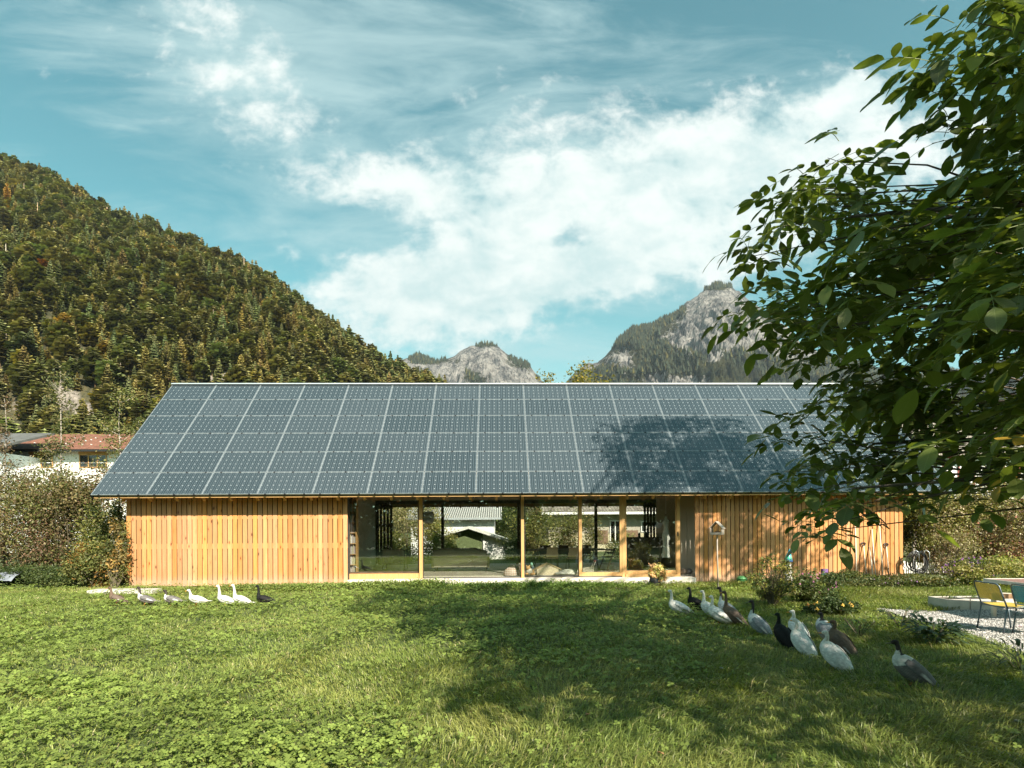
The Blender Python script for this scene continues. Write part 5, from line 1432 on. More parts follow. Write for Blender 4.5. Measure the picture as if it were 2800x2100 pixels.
# limbs
mb = MB()
tk = [(0, 0, 0), (.05, .0, .8), (-.05, .05, 1.9), (-.25, .1, 3.2), (-.5, .1, 5.0), (-.55, .0, 7.2), (-.5, 0, 9.5), (-.4, 0, 11.5)]
tkw = [Vector(p) + TB for p in tk]
mb.tube([Vector(p) for p in tk], [.34, .27, .24, .22, .18, .13, .08, .03], 14)
ib(mb, 'trunk', M['bark'], wal)
# cluster twigs -> limbs
tw = np.array([tuple(t_) for t_ in twigs])
rs = np.random.default_rng(5)
cent = tw[rs.choice(len(tw), 34, replace=False)]
for _ in range(6):
    dd = ((tw[:, None] - cent[None]) ** 2).sum(-1); lab_ = dd.argmin(1)
    cent = np.array([tw[lab_ == k].mean(0) if (lab_ == k).any() else cent[k] for k in range(34)])
for k in range(34):
    mem = tw[lab_ == k]
    if not len(mem): continue
    c_ = Vector(cent[k])
    zt_ = min(max(c_.z - .35 * (c_ - TB).xy.length * .5, 1.9), 9.5)
    st = min(tkw, key=lambda p: abs(p.z - zt_))
    md = st.lerp(c_, .5) + Vector((0, 0, .25 * (c_ - st).length * .3))
    L_ = (c_ - st).length; r0 = .018 + .006 * L_
    pts = [st - TB]
    for q_ in (.25, .5, .75, 1.0):
        a_ = st.lerp(md, q_).lerp(md.lerp(c_, q_), q_); pts.append(a_ - TB + Vector(rs.normal(0, .05, 3)))
    mb = MB(); mb.tube(pts, [r0, r0 * .75, r0 * .55, r0 * .38, r0 * .22], 7)
    for m_ in mem:
        t0 = pts[3] if rs.random() < .6 else pts[2]
        e = Vector(m_) - TB; mm = t0.lerp(e, .5) + Vector((0, 0, .06)) + Vector(rs.normal(0, .04, 3))
        mb.tube([t0, mm, e], [r0 * .25, .007, .003], 4, cap=False)
    ib(mb, 'limb', M['bark'], wal)
# compound leaves
lv = dict(p=[], n=[], d=[], L=[], c=[])
rach = MB()
def compound(base, az, droop, size, nl, col):
    """a pinnate leaf: rachis with opposite leaflets and a larger one at the tip"""
    h = Vector((math.cos(az), math.sin(az), 0)); pts = []
    RL = size * 2.3
    for k in range(6):
        t_ = k / 5; pts.append(base + h * (RL * t_ * (1 - .12 * t_)) + Vector((0, 0, RL * (.18 * t_ - droop * t_ * t_))))
    side = Vector((-h.y, h.x, 0))
    np_ = (nl - 1) // 2
    for i in range(np_ + 1):
        t_ = .38 + .62 * i / np_ if np_ else 1
        k = t_ * 5; k0 = min(int(k), 4); bp = pts[k0].lerp(pts[k0 + 1], k - k0); fw = (pts[min(k0 + 1, 5)] - pts[k0]).normalized()
        up = side.cross(fw) * -1
        if up.z < 0: up = -up
        if i == np_:
            lst = [(fw + Vector((0, 0, -.12)), 1.15)]
        else:
            lst = [((side * s__ * .85 + fw * .55 + Vector((0, 0, -.22 - .25 * random.random()))), .62 + .35 * i / max(1, np_)) for s__ in (-1, 1)]
        for dv, sc_ in lst:
            lv['p'].append(tuple(bp)); lv['d'].append(tuple(dv.normalized())); nn_ = (up + Vector((random.gauss(0, .28), random.gauss(0, .28), random.gauss(0, .12)))).normalized()
            lv['n'].append(tuple(nn_)); lv['L'].append(size * sc_ * random.uniform(.82, 1.15))
            f = random.uniform(.7, 1.35); lv['c'].append(tuple(x * f for x in col))
    rach.tube([p - TB for p in pts], [.0028, .0025, .002, .002, .0015, .001], 3, cap=False)
cols_w = [(.125, .160, .040), (.155, .190, .048), (.105, .135, .038), (.20, .235, .060), (.095, .120, .042)]
for i, t_ in enumerate(twigs):
    near = i < vis_n
    nlv = random.randint(6, 9) if near else random.randint(8, 11)
    a0 = random.uniform(0, 6.28)
    for k in range(nlv):
        az = a0 + k * 2.4 + random.uniform(-.4, .4)
        size = random.uniform(.11, .18) * (1.0 if near else 1.35)
        off = Vector((random.gauss(0, .05), random.gauss(0, .05), random.gauss(0, .05))) * (1 if near else 2.4)
        col = random.choice(cols_w)
        if near and random.random() < .003: col = (.42, .26, .04)
        compound(Vector(t_) + off, az, random.uniform(.15, .65), size, random.choice((5, 5, 7)) if near else 5, col)
for px, py, D in ((2755, 1290, 3.6), (2790, 1300, 3.5)):
    compound(P(px, py, D), random.uniform(2, 4), .5, .10, 5, (.45, .28, .04))
ib(rach, 'leaf_stalks', simple('leaf_stalk', (.16, .20, .06), .6), wal)
p = np.array(lv['p']); nrm = unit(np.array(lv['n'])); dv = np.array(lv['d']); L = np.array(lv['L']); c = np.array(lv['c']); n = len(p)
dv = unit(dv - (dv * nrm).sum(1, keepdims=True) * nrm); sd_ = np.cross(nrm, dv)
prof = np.array([.06, .62, .98, .92, .52, .04]); tq = np.array([0, .18, .42, .66, .87, 1.0])
Wd = L * rng.uniform(.46, .56, n); curl = rng.uniform(-.05, .28, n); fold = rng.uniform(.05, .35, n)
Vs = []; Us = []
for k in range(6):
    cen = p + dv * (L * tq[k])[:, None] - nrm * (L * curl * tq[k] ** 2)[:, None]
    wob = 1 + rng.normal(0, .05, n)
    for s__ in (-1, 0, 1):
        Vs.append(cen + sd_ * (s__ * Wd * .5 * prof[k] * wob)[:, None] + nrm * (abs(s__) * Wd * .5 * prof[k] * fold)[:, None]); Us.append(np.tile([s__ * prof[k], tq[k]], (n, 1)))
V_ = np.stack(Vs, 1).reshape(-1, 3) - np.array(TB); U_ = np.stack(Us, 1).reshape(-1, 2)
f = []
for k in range(5):
    for j in (0, 1): f.append((k * 3 + j, k * 3 + j + 1, (k + 1) * 3 + j + 1, (k + 1) * 3 + j))
F_ = (np.arange(n)[:, None, None] * 18 + np.array(f)[None]).reshape(-1, 4)
npmesh('crown', V_, F_, M['walnut_leaf'], parent=wal, C=np.repeat(c, 18, 0), UVs=U_, smooth=True)
print('walnut leaflets', n)

# ================================================================== LAWN: grass and clover
CLOV = lambda x, y: fbm(x * .55 + 31, y * .55 + 7, 3)
def patchmask(x, y):
    """clover share 0..1: thick in the middle and left of the lawn, less in the lower right"""
    px, py, _ = proj(np.stack([x, y, np.zeros_like(x)], -1))
    c = CLOV(x, y) * 1.5 - .35
    c += .75 * np.exp(-(((px - 1600) / 420) ** 2 + ((py - 1700) / 90) ** 2)) + .5 * np.exp(-(((px - 500) / 900) ** 2 + ((py - 1670) / 60) ** 2))
    c += .55 * np.exp(-(((px - 900) / 420) ** 2 + ((py - 2050) / 110) ** 2)) + .3 * np.exp(-(((px - 150) / 300) ** 2 + ((py - 1900) / 150) ** 2))
    c -= .5 * np.exp(-(((px - 950) / 330) ** 2 + ((py - 1850) / 90) ** 2)) + .9 * np.clip((px - 1900) / 300, 0, 1) + .7 * np.exp(-(((px - 1900) / 700) ** 2 + ((py - 2000) / 130) ** 2))
    return np.clip(c, 0, 1)
def sample_lawn(n):
    out = [[], []]; tot = 0
    while tot < n:
        m_ = n * 3
        # density falls off with distance
        D = 3.3 * (17.2 / 3.3) ** rng.random(m_); x = rng.uniform(-1, 1, m_) * (D * 1.02 + 3.2) + .02 * D
        keep = rng.random(m_) < (D / 17.2) ** .55
        keep &= (x > -19) & (x < 21)
        keep &= ~inpoly(x, D, GRAVEL)
        keep &= ~((x > XL - .3) & (x < XR + .2) & (D > YW - .13))
        out[0].append(x[keep]); out[1].append(D[keep]); tot += keep.sum()
    return np.concatenate(out[0])[:n], np.concatenate(out[1])[:n]
NB = 420000
x, y = sample_lawn(NB)
cm = patchmask(x, y)
k = rng.random(NB) > cm * .60; x, y, cm = x[k], y[k], cm[k]; n = len(x)
dist = y
H = rng.uniform(.045, .108, n) * np.interp(dist, [3, 17], [1, 1.1]) * (.8 + .6 * fbm(x * .9, y * .9, 2)) * (1 - .25 * cm)
pxl = proj(np.stack([x, y, np.zeros(n)], -1))[0]
H *= np.interp(pxl, [900, 1700, 2800], [.85, 1.25, 1.3])
wd = np.interp(dist, [3, 8, 17], [.0065, .010, .016]) * rng.uniform(.6, 1.4, n)
la = fbm(x * .5 + 9, y * .5, 2) * 12.6 + rng.normal(0, .9, n)
lean = rng.uniform(.3, 1.5, n) * np.interp(pxl, [900, 1700], [.85, 1.25])
dx, dy = np.cos(la), np.sin(la); fa = rng.uniform(0, 6.28, n); wx, wy = np.cos(fa), np.sin(fa)
b0 = np.stack([x, y, gz(x, y) - .01], 1)
sz = np.stack([wx, wy, np.zeros(n)], 1) * wd[:, None] * .5
mid = b0 + np.stack([dx * lean * H * .35, dy * lean * H * .35, H * .62], 1)
tip = b0 + np.stack([dx * lean * H * 1.05, dy * lean * H * 1.05, H * np.clip(1.05 - lean * .33, .35, 1)], 1)
V_ = np.stack([b0 - sz, b0 + sz, mid + sz * .85, mid - sz * .85, tip + sz * .15, tip - sz * .15], 1).reshape(-1, 3)
F_ = (np.arange(n)[:, None, None] * 6 + np.array([(0, 1, 2, 3), (3, 2, 4, 5)])[None]).reshape(-1, 4)
tn = fbm(x * .8 + 70, y * .8, 3)
gb_ = np.array([.185, .245, .055]); gy_ = np.array([.32, .32, .095]); gd_ = np.array([.40, .35, .18])
c = gb_ + (gy_ - gb_) * np.clip(tn * 1.6 - .45 + rng.normal(0, .18, n), 0, 1)[:, None]
dead = rng.random(n) < .03 + .12 * np.clip(fbm(x * .6 + 11, y * .6 + 5, 3) * 2.4 - 1.25, 0, 1); c[dead] = gd_
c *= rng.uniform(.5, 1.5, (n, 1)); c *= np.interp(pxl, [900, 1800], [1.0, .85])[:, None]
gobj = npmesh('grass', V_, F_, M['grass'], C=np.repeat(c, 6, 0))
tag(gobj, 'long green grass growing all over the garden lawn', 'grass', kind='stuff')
# clover
NC = 215000
x, y = sample_lawn(NC); cm = patchmask(x, y)
gap_ = fbm(x * 3.1 + 4, y * 2.6, 2); k = rng.random(NC) < (cm * .95 + .05) * np.clip(gap_ * 3.2 - .75, .12, 1); x, y, cm = x[k], y[k], cm[k]; n = len(x)
h = rng.uniform(.05, .13, n) * (.35 + 1.5 * fbm(x * 2.6 + 3, y * 2.6, 3)) * (.6 + .6 * cm)
ls = rng.uniform(.013, .032, n) * np.interp(y, [3, 17], [1, 1.2]) * (.6 + .8 * fbm(x * 1.1 + 8, y * 1.1, 2))
pc = np.stack([x, y, gz(x, y) + h], 1)
tilt = rng.normal(0, .32, (n, 2)); nn = unit(np.stack([tilt[:, 0], tilt[:, 1] - .12, np.ones(n)], 1))
a0 = rng.uniform(0, 6.28, n); e1 = unit(np.cross(nn, np.array([0, 1, 0.01]))); e2 = np.cross(nn, e1)
Vl = []
for k in range(3):
    a = a0 + k * 2.094; d = e1 * np.cos(a)[:, None] + e2 * np.sin(a)[:, None]; s = np.cross(nn, d)
    l_ = ls[:, None]
    Vl += [pc, pc + d * l_ * .55 + s * l_ * .48 + nn * l_ * .08, pc + d * l_ * 1.08 + s * l_ * .30, pc + d * l_ * .98, pc + d * l_ * 1.08 - s * l_ * .30, pc + d * l_ * .55 - s * l_ * .48 + nn * l_ * .08]
V_ = np.stack(Vl, 1)
ff = []
for k in range(3): ff += [(k * 6, k * 6 + 1, k * 6 + 2, k * 6 + 3), (k * 6, k * 6 + 3, k * 6 + 4, k * 6 + 5)]
F_ = (np.arange(n)[:, None, None] * 18 + np.array(ff)[None]).reshape(-1, 4)
c = np.array([.185, .240, .055]) * rng.uniform(.6, 1.45, (n, 1)) * (1 + .5 * (fbm(x * .7, y * .7 + 20, 2)[:, None] - .5))
yel = rng.random(n) < .05; c[yel] = np.array([.20, .22, .05])
V_ = V_.reshape(-1, 3)
cobj = npmesh('clover', V_, F_, M['clover'], C=np.repeat(c, 18, 0))
tag(cobj, 'low clover leaves in patches through the lawn', 'clover', kind='stuff')
# fallen leaves
for (px, py, w_, col, lab) in ((2352, 1715, .06, (.55, .50, .30), 'pale yellow fallen leaf behind the brown and white ducks'), (2785, 1981, .07, (.45, .42, .32), 'pale fallen leaf on the grass at the lower right edge'),
                               (1806, 2068, .05, (.40, .22, .10), 'curled brown fallen leaf near the bottom edge'), (1606, 1961, .05, (.35, .20, .08), 'small reddish fallen leaf in the shaded grass'), (1972, 1832, .06, (.55, .55, .52), 'pale grey fallen leaf left of the white ducks')):
    v = G(px, py, .06); mb = MB()
    pr = [(0, .0), (.35, .42), (.7, .34), (1, 0)]
    vs = []; 
    for t_, w2_ in pr:
        for s__ in (-1, 0, 1): vs.append(((t_ - .5) * w_ * 1.5, s__ * w2_ * w_ * .8, .012 * abs(s__) + .05 * w_ * t_))
    mb.add(vs, [(k * 3 + j, k * 3 + j + 1, (k + 1) * 3 + j + 1, (k + 1) * 3 + j) for k in range(3) for j in (0, 1)])
    o = mb.build('fallen_leaf', simple('fallen' + str(len(MATS)), col, .7)); o.location = v + Vector((0, 0, .02)); o.rotation_euler = (.3, .2, random.uniform(0, 3))
    tag(o, lab, 'leaf')
# hedge behind the photographer: what the windows mirror
hd = root('hedge', (0, -9.5, 0), 'tall dark hedge at the back of the garden, mirrored in the windows', 'hedge')
n = 60000; p = np.stack([rng.uniform(-34, 22, n), rng.uniform(-1.5, 1, n), rng.uniform(0, 1, n) ** .9], 1); p[:, 2] *= 7.0 + 2.2 * fbm(p[:, 0] * .3, p[:, 0] * 0 + 2, 3)
L = rng.uniform(.22, .48, n) * np.where(p[:, 1] < -.4, 1.7, 1)
cc_ = np.array(DK)[rng.integers(0, 3, n)] * rng.uniform(.8, 1.4, (n, 1)) * 1.1
V_, F_, C_ = leaves(p, rng.normal(0, 1, (n, 3)) + np.array([0, .6, .6]), rng.normal(0, 1, (n, 3)), L, L * .6, cc_)
npmesh('foliage', V_, F_, M['leaf'], parent=hd, C=C_)
mb = MB()
for i in range(28): xx = -34 + 2 * i; mb.tube([(xx, 0, 0), (xx + .2, 0, 1.5), (xx, .1, 3)], [.06, .05, .02], 6)
ib(mb, 'stems', M['bark'], hd)
# ================================================================== DUCKS
def remeshed(mb, voxel, smooth=6):
    me = bpy.data.meshes.new('tmp'); me.from_pydata(mb.v, [], mb.f)
    bm = bmesh.new(); bm.from_mesh(me); bmesh.ops.recalc_face_normals(bm, faces=bm.faces); bm.to_mesh(me); bm.free()
    o = bpy.data.objects.new('tmp', me); COL.objects.link(o)
    r_ = o.modifiers.new('r', 'REMESH'); r_.mode = 'VOXEL'; r_.voxel_size = voxel; r_.use_smooth_shade = True
    s_ = o.modifiers.new('s', 'SMOOTH'); s_.factor = .6; s_.iterations = smooth
    dg = bpy.context.evaluated_depsgraph_get(); dg.update()
    ev = o.evaluated_get(dg); out = bpy.data.meshes.new_from_object(ev)
    bpy.data.objects.remove(o); bpy.data.meshes.remove(me)
    return out
m, t, b = mat('feathers'); co = objco(t)
vc = t.node('ShaderNodeVertexColor', layer_name='Col').outputs[0]
n1 = t.noise(t.mapping(co, (16, 42, 42)), 1.0, 5, .6, .4); v1 = t.voronoi(t.mapping(co, (24, 44, 44)), 1.0)
c = t.mix(1.0, vc, t.ramp(n1, [(.3, .72), (.7, 1.12)]), 'MULTIPLY')
c = t.mix(t.math('MULTIPLY', t.sstep(v1, .35, .75), .35), c, t.mix(1.0, c, (.55, .55, .55, 1), 'MULTIPLY'))
t.l.new(c, b.inputs['Base Color']); b.inputs['Roughness'].default_value = .75; b.inputs['Specular IOR Level'].default_value = .2
t.l.new(t.bump(t.math('ADD', n1, v1), .35, .006), b.inputs['Normal']); M['feathers'] = m
M['bill'] = simple('bill', (.62, .27, .05), .45); M['bill_dark'] = simple('bill_dark', (.16, .15, .07), .45); M['leg'] = simple('duck_leg', (.50, .20, .05), .55); M['eye'] = simple('duck_eye', (.01, .01, .01), .15)
PL = {'white': dict(head=(.80, .77, .70), neck=(.80, .76, .68), chest=(.80, .78, .73), body=(.80, .79, .76), wing=(.80, .79, .76), bill='bill'),
      'brown': dict(head=(.13, .085, .055), neck=(.17, .115, .08), chest=(.19, .13, .09), body=(.17, .12, .09), wing=(.16, .115, .09), bill='bill'),
      'black': dict(head=(.012, .016, .012), neck=(.013, .014, .012), chest=(.014, .014, .013), body=(.016, .015, .015), wing=(.018, .017, .017), bill='bill_dark'),
      'grey': dict(head=(.050, .040, .034), neck=(.065, .055, .048), chest=(.70, .67, .62), body=(.20, .18, .17), wing=(.17, .16, .16), bill='bill_dark'),
      'blue': dict(head=(.040, .034, .032), neck=(.050, .045, .042), chest=(.66, .66, .64), body=(.30, .32, .34), wing=(.24, .26, .28), bill='bill_dark')}
def duck(label, px, py_head, D, height, pitch, heading, kind, group=None, neck_fwd=.10, head_turn=0.0, head_px=None, bodyscale=1.0, fat=1.0, neckl=None, chestwhite=True):
    """height = top of head above ground; px = photo x of the body centre; pitch of the body in degrees"""
    pl = PL[kind]; base = P(px, 1700, D)
    o = root('duck', (base.x, D, gz(base.x, D) * 1.0), label, 'duck', group, R(heading))
    pr = R(pitch); ax = Vector((math.cos(pr), 0, math.sin(pr))); nx_ = Vector((-math.sin(pr), 0, math.cos(pr)))
    hip = Vector((0, 0, .135 + .05 * math.sin(pr)))
    B = lambda a, u=0, s=0: hip + ax * a * bodyscale + nx_ * u + Vector((0, s, 0))
    mb = MB()
    st = [(-.285, .030, .006), (-.25, .026, .020), (-.20, .014, .043), (-.14, .004, .066), (-.06, -.004, .084), (.03, -.006, .090), (.10, -.002, .082), (.155, .008, .062), (.19, .02, .034), (.20, .024, .01)]
    mb.tube([B(a, u) for a, u, r_ in st], [r_ * fat for *_, r_ in st], 14)
    nb_ = B(.135, .015); htop = height - .035
    hd_ = Vector((nb_.x + neck_fwd, 0, htop))
    # neck: gentle S
    q1 = nb_ + Vector((.028, 0, .05)) ; q2 = nb_.lerp(hd_, .55) + Vector((-.006, 0, .0)); q3 = hd_ + Vector((-.022, 0, -.035))
    npts = [B(.06, .0), nb_, q1, q2, q3, hd_ + Vector((-.012, 0, -.006))]
    mb.tube(npts, [.060, .052, .040, .027, .0245, .022], 12)
    ht = R(head_turn); hf = Vector((math.cos(ht), math.sin(ht), 0))
    hps = [hd_ - hf * .034, hd_ - hf * .024 + Vector((0, 0, .003)), hd_ + Vector((0, 0, .005)), hd_ + hf * .024 + Vector((0, 0, .001)), hd_ + hf * .042 + Vector((0, 0, -.006)), hd_ + hf * .050 + Vector((0, 0, -.009))]
    mb.tube(hps, [.008, .024, .030, .026, .017, .008], 12)
    me = remeshed(mb, .0075, 7)
    me.name = 'body'; me.materials.append(M['feathers'])
    n = len(me.vertices); co_ = np.empty(n * 3); me.vertices.foreach_get('co', co_); co_ = co_.reshape(-1, 3)
    # plumage zones
    nbv, hdv = np.array(nb_), np.array(hd_); nd = hdv - nbv; tn_ = ((co_ - nbv) @ nd) / (nd @ nd)
    axd = (co_ - np.array(hip)) @ np.array(ax)
    C_ = np.tile(np.array(pl['body']), (n, 1))
    jit_ = rng.normal(0, .03, n) + .05 * np.sin(co_[:, 1] * 90 + co_[:, 2] * 60)
    onneck = (co_[:, 2] > nbv[2] + .0) & (np.linalg.norm((co_ - nbv) - np.clip(tn_, 0, 1)[:, None] * nd, axis=1) < .075)
    ch = ((tn_ > -.28) & (axd > .05) & (co_[:, 2] > hip.z)) & chestwhite
    if kind in ('grey', 'blue'):
        front = ch & (tn_ + jit_ < .52) & (((co_ - (nbv + np.clip(tn_, 0, 1)[:, None] * nd))[:, 0] > -.012) | (tn_ < .25))
        C_[onneck & (tn_ + jit_ > .08)] = pl['neck']; C_[front & (axd > .085)] = pl['chest']
        C_[onneck & (tn_ + jit_ >= .52)] = pl['neck']
    else:
        C_[ch] = pl['chest']; C_[onneck & (tn_ > .1)] = pl['neck']
    C_[onneck & (tn_ + jit_ > .82)] = pl['head']
    fl = rng.normal(0, 1, n)
    if kind in ('brown', 'blue', 'grey'): C_ *= (1 + .10 * np.sin(co_[:, 0] * 260 + co_[:, 2] * 190) * (axd < .1))[:, None]
    if kind == 'white': C_[(axd < -.22)] = (.72, .62, .48)
    ca = me.color_attributes.new('Col', 'FLOAT_COLOR', 'POINT'); ca.data.foreach_set('color', np.c_[C_, np.ones(n)].astype(np.float32).ravel())
    bo = bpy.data.objects.new('body', me); link(bo, o)
    # folded wings: tapering shells along the flanks, feather tips behind
    for sgn in (-1, 1):
        w_ = MB(); K, J = 9, 6; vs = []
        for k in range(K + 1):
            t_ = k / K; a = .105 - .335 * t_
            half = .062 * math.sin(math.pi * min(1, .18 + .80 * t_ ** .8)) ** .7 * (1 if t_ < .95 else .35)
            rr = np.interp(a, [-.285, -.20, -.14, -.06, .03, .10, .155], [.010, .045, .068, .088, .094, .086, .066]) * fat
            for j in range(J + 1):
                ph = (.10 + (j / J - .5) * 2 * half / max(rr, .03) * .72 + .38)
                ph = max(-.35, min(1.35, ph))
                rad = rr + .006 + .004 * math.sin(math.pi * j / J)
                vs.append(B(a, math.sin(ph) * rad * 1.0 - .002, sgn * math.cos(ph) * rad))
        w_.add(vs, [(k * (J + 1) + j, k * (J + 1) + j + 1, (k + 1) * (J + 1) + j + 1, (k + 1) * (J + 1) + j) for k in range(K) for j in range(J)], 0, pl['wing'], True)
        if kind in ('brown', 'blue', 'grey'):      # speculum bar
            for k in range(5, 8):
                for j in range(2, 4): w_.c[k * (J + 1) + j] = (.62, .62, .60) if kind != 'brown' or j == 2 else pl['wing']
        wo = w_.build('wing', M['feathers'], o)
        sm = wo.modifiers.new('s', 'SOLIDIFY'); sm.thickness = .006; sm.offset = 0
    tl = MB(); a0_ = B(-.235, .026)
    for s_ in (-.02, -.008, .008, .02):
        tl.add([a0_ + Vector((0, s_ - .010, 0)), a0_ + Vector((0, s_ + .010, 0)), B(-.325, .046, s_ * 1.5 + .006), B(-.335, .05, s_ * 1.5 - .0), B(-.325, .046, s_ * 1.5 - .006)], [(0, 1, 2, 3, 4)], 0, pl['wing'])
    to = tl.build('tail', M['feathers'], o); sm = to.modifiers.new('s', 'SOLIDIFY'); sm.thickness = .004
    bl = MB(); f0 = hd_ + hf * .042 + Vector((0, 0, -.008)); sdv = Vector((-hf.y, hf.x, 0))
    vs = []
    for a, w2_, hh in ((0, .013, .012), (.02, .012, .008), (.042, .014, .005), (.056, .009, .003)):
        for k in range(8):
            an = k * math.pi / 4; vs.append(f0 + hf * a + sdv * math.cos(an) * w2_ + Vector((0, 0, math.sin(an) * hh - a * .18)))
    bl.add(vs, [(i * 8 + k, i * 8 + (k + 1) % 8, (i + 1) * 8 + (k + 1) % 8, (i + 1) * 8 + k) for i in range(3) for k in range(8)] + [tuple(24 + k for k in range(8))], smooth=True)
    bl.build('bill', M[pl['bill']], o)
    for s_ in (-1, 1):
        e = MB(); e.ball(hd_ + hf * .014 + sdv * s_ * .0255 + Vector((0, 0, .010)), .0050, n=8); e.build('eye', M['eye'], o)
        l_ = MB(); fo = .03 * s_ * (1 if heading else 1)
        hp = Vector((-.01, s_ * .035, hip.z - .055)); kn = Vector((-.025 + fo, s_ * .038, .055)); ft = Vector((-.01 + fo, s_ * .04, .008))
        l_.tube([hp, kn, ft], [.014, .0075, .007], 7)
        l_.add([ft + Vector((-.012, 0, .004)), ft + Vector((.058, s_ * .03 + .018, -.004)), ft + Vector((.066, s_ * .008, -.004)), ft + Vector((.056, s_ * .01 - .024, -.004)), ft + Vector((0, 0, .008))], [(0, 1, 4), (1, 2, 4), (2, 3, 4), (3, 0, 4), (0, 3, 2, 1)])
        l_.build('leg', M['leg'], o)
    return o
GL = 'ducks walking in a line below the left wall'; GR = 'ducks walking in file on the right of the lawn'
def top_h(px, pyt, D): return P(px, pyt, D).z
# left file: px is the body centre
LEFT = [(322, 297, 1607, 'brown', 'brown duck leading the left file, nearest the corner shrub', 13.0, 22, .06),
        (400, 377, 1606, 'grey', 'grey brown duck with white breast, second in the left file', 13.0, 17, .05),
        (472, 447, 1612, 'grey', 'dark headed grey duck with white breast, third in the left file', 13.0, 14, .05),
        (540, 519, 1611, 'white', 'small low white duck in the middle of the left file', 13.0, 14, .07),
        (618, 597, 1600, 'white', 'white duck just ahead of another white duck in the left file', 12.8, 20, .06),
        (660, 632, 1598, 'white', 'white duck just behind another white duck in the left file', 12.8, 20, .07),
        (725, 696, 1599, 'black', 'slim black duck bringing up the rear of the left file', 12.9, 16, .05)]
for px, hpx, pyt, kd, lab, D, pit, nf in LEFT:
    h = top_h(hpx, pyt, D)
    duck(lab, px, pyt, D, h, pit, 180, kd, GL, neck_fwd=nf, bodyscale=1.0)
RIGHT = [  # body px, head px, head-top py, D, pitch, heading, kind, label, neck fwd, turn
    (1858, 1827, 1615, 10.9, 26, 172, 'white', 'white duck at the head of the right file, body low in the clover', .05, 0),
    (1908, 1885, 1607, 11.3, 30, 172, 'black', 'black duck with pale throat patch between two white ducks', .05, 0),
    (1945, 1920, 1616, 10.5, 38, 162, 'white', 'white duck with raised head just left of a half hidden white duck', .05, 0),
    (1968, 1938, 1630, 10.0, 30, 152, 'white', 'white duck partly hidden behind its white neighbour, tail in the clover', .02, 0),
    (1992, 1962, 1606, 10.6, 36, 150, 'blue', 'dark headed duck with white breast behind the brown duck', .05, 0),
    (2006, 1976, 1617, 9.9, 40, 145, 'brown', 'brown duck with orange bill beside the dark headed one', .05, 0),
    (2076, 2053, 1641, 9.0, 42, 128, 'blue', 'mottled silver grey duck seen from behind, alone in the middle', .02, 25),
    (2146, 2138, 1677, 8.0, 44, 106, 'black', 'black duck seen from behind with head lowered away', .04, 0),
    (2184, 2171, 1668, 8.4, 50, 108, 'white', 'white duck half hidden behind another white duck near the black one', .03, 20),
    (2196, 2186, 1693, 7.5, 46, 112, 'white', 'white duck seen from behind showing its cream rump, beside the black duck', .03, 0),
    (2260, 2253, 1673, 8.4, 48, 104, 'blue', 'black necked grey duck beyond the foremost white duck', .02, 0),
    (2302, 2288, 1697, 7.5, 46, 122, 'brown', 'dark brown duck right of the foremost white duck', .02, 20),
    (2284, 2262, 1729, 6.7, 44, 122, 'white', 'foremost white duck, large, on the right of the lawn', .02, 0),
    (2495, 2449, 1759, 6.0, 40, 142, 'grey', 'large grey duck with white breast, last and nearest at the right', .05, 14)]
for px, hpx, pyt, D, pit, hd_g, kd, lab, nf, tn in RIGHT:
    h = top_h(hpx, pyt, D)
    o = duck(lab, px, pyt, D, h, pit, hd_g, kd, GR, neck_fwd=nf, head_turn=tn, fat=1.30, bodyscale=1.13)

# ================================================================== GARDEN OBJECTS
# bird feeder house on a pole
D = 15.0; v = P(1961, 1462, D)
bf = root('bird_feeder', (v.x, D, 0), 'small wooden gable roofed bird feeder on a tall thin pole', 'bird feeder', rz=R(-38))
z = v.z; wv = M['greytimber']
mb = MB(); mb.tube([(.02, 0, 0), (0, .0, z * .6), (0, 0, z)], [.022, .02, .018], 8); ib(mb, 'pole', wv, bf)
mb = MB(); mb.box(-.15, .15, -.13, .13, z, z + .02); ib(mb, 'floor', wv, bf)
for s_ in (-1, 1):
    mb = MB(); mb.box(s_ * .15 - .008, s_ * .15 + .008, -.13, .13, z + .02, z + .19); ib(mb, 'side_panel', wv, bf)
    mb = MB(); a = Vector((0, 0, z + .36)); b_ = Vector((s_ * .185, 0, z + .165))
    mb.add([a + Vector((0, y_, dz)) for y_ in (-.15, .15) for dz in (0, .014)] + [b_ + Vector((0, y_, dz)) for y_ in (-.15, .15) for dz in (0, .014)], [(0, 2, 6, 4), (1, 5, 7, 3), (0, 4, 5, 1), (2, 3, 7, 6), (4, 6, 7, 5), (0, 1, 3, 2)]); ib(mb, 'roof', wv, bf)
mb = MB(); mb.box(-.142, .142, -.135, -.118, z + .02, z + .065); ib(mb, 'front_rail', wv, bf)
mb = MB(); mb.box(-.142, .142, .118, .13, z + .02, z + .065); ib(mb, 'back_rail', wv, bf)
mb = MB(); mb.box(-.006, .006, .10, .118, z + .065, z + .33); mb.cbox((0, .05, z + .06), (.12, .10, .06)); ib(mb, 'seed_tray', M['dark'], bf)
# green tub
D = 16.9; v = P(2028, 1600, D)
tb_ = root('green_tub', (v.x, D, .03), 'green plastic tub with clear lid against the right cladding', 'tub')
mb = MB(); mb.lathe([(0, 0), (.14, 0), (.155, .12)], n=22); ib(mb, 'body', simple('green_plastic', (.05, .20, .07), .4), tb_)
mb = MB(); mb.lathe([(.155, .12), (.17, .125), (.17, .15), (.13, .17), (.12, .20), (0, .21)], n=22); ib(mb, 'lid', simple('green_lid', (.10, .30, .11), .3), tb_)
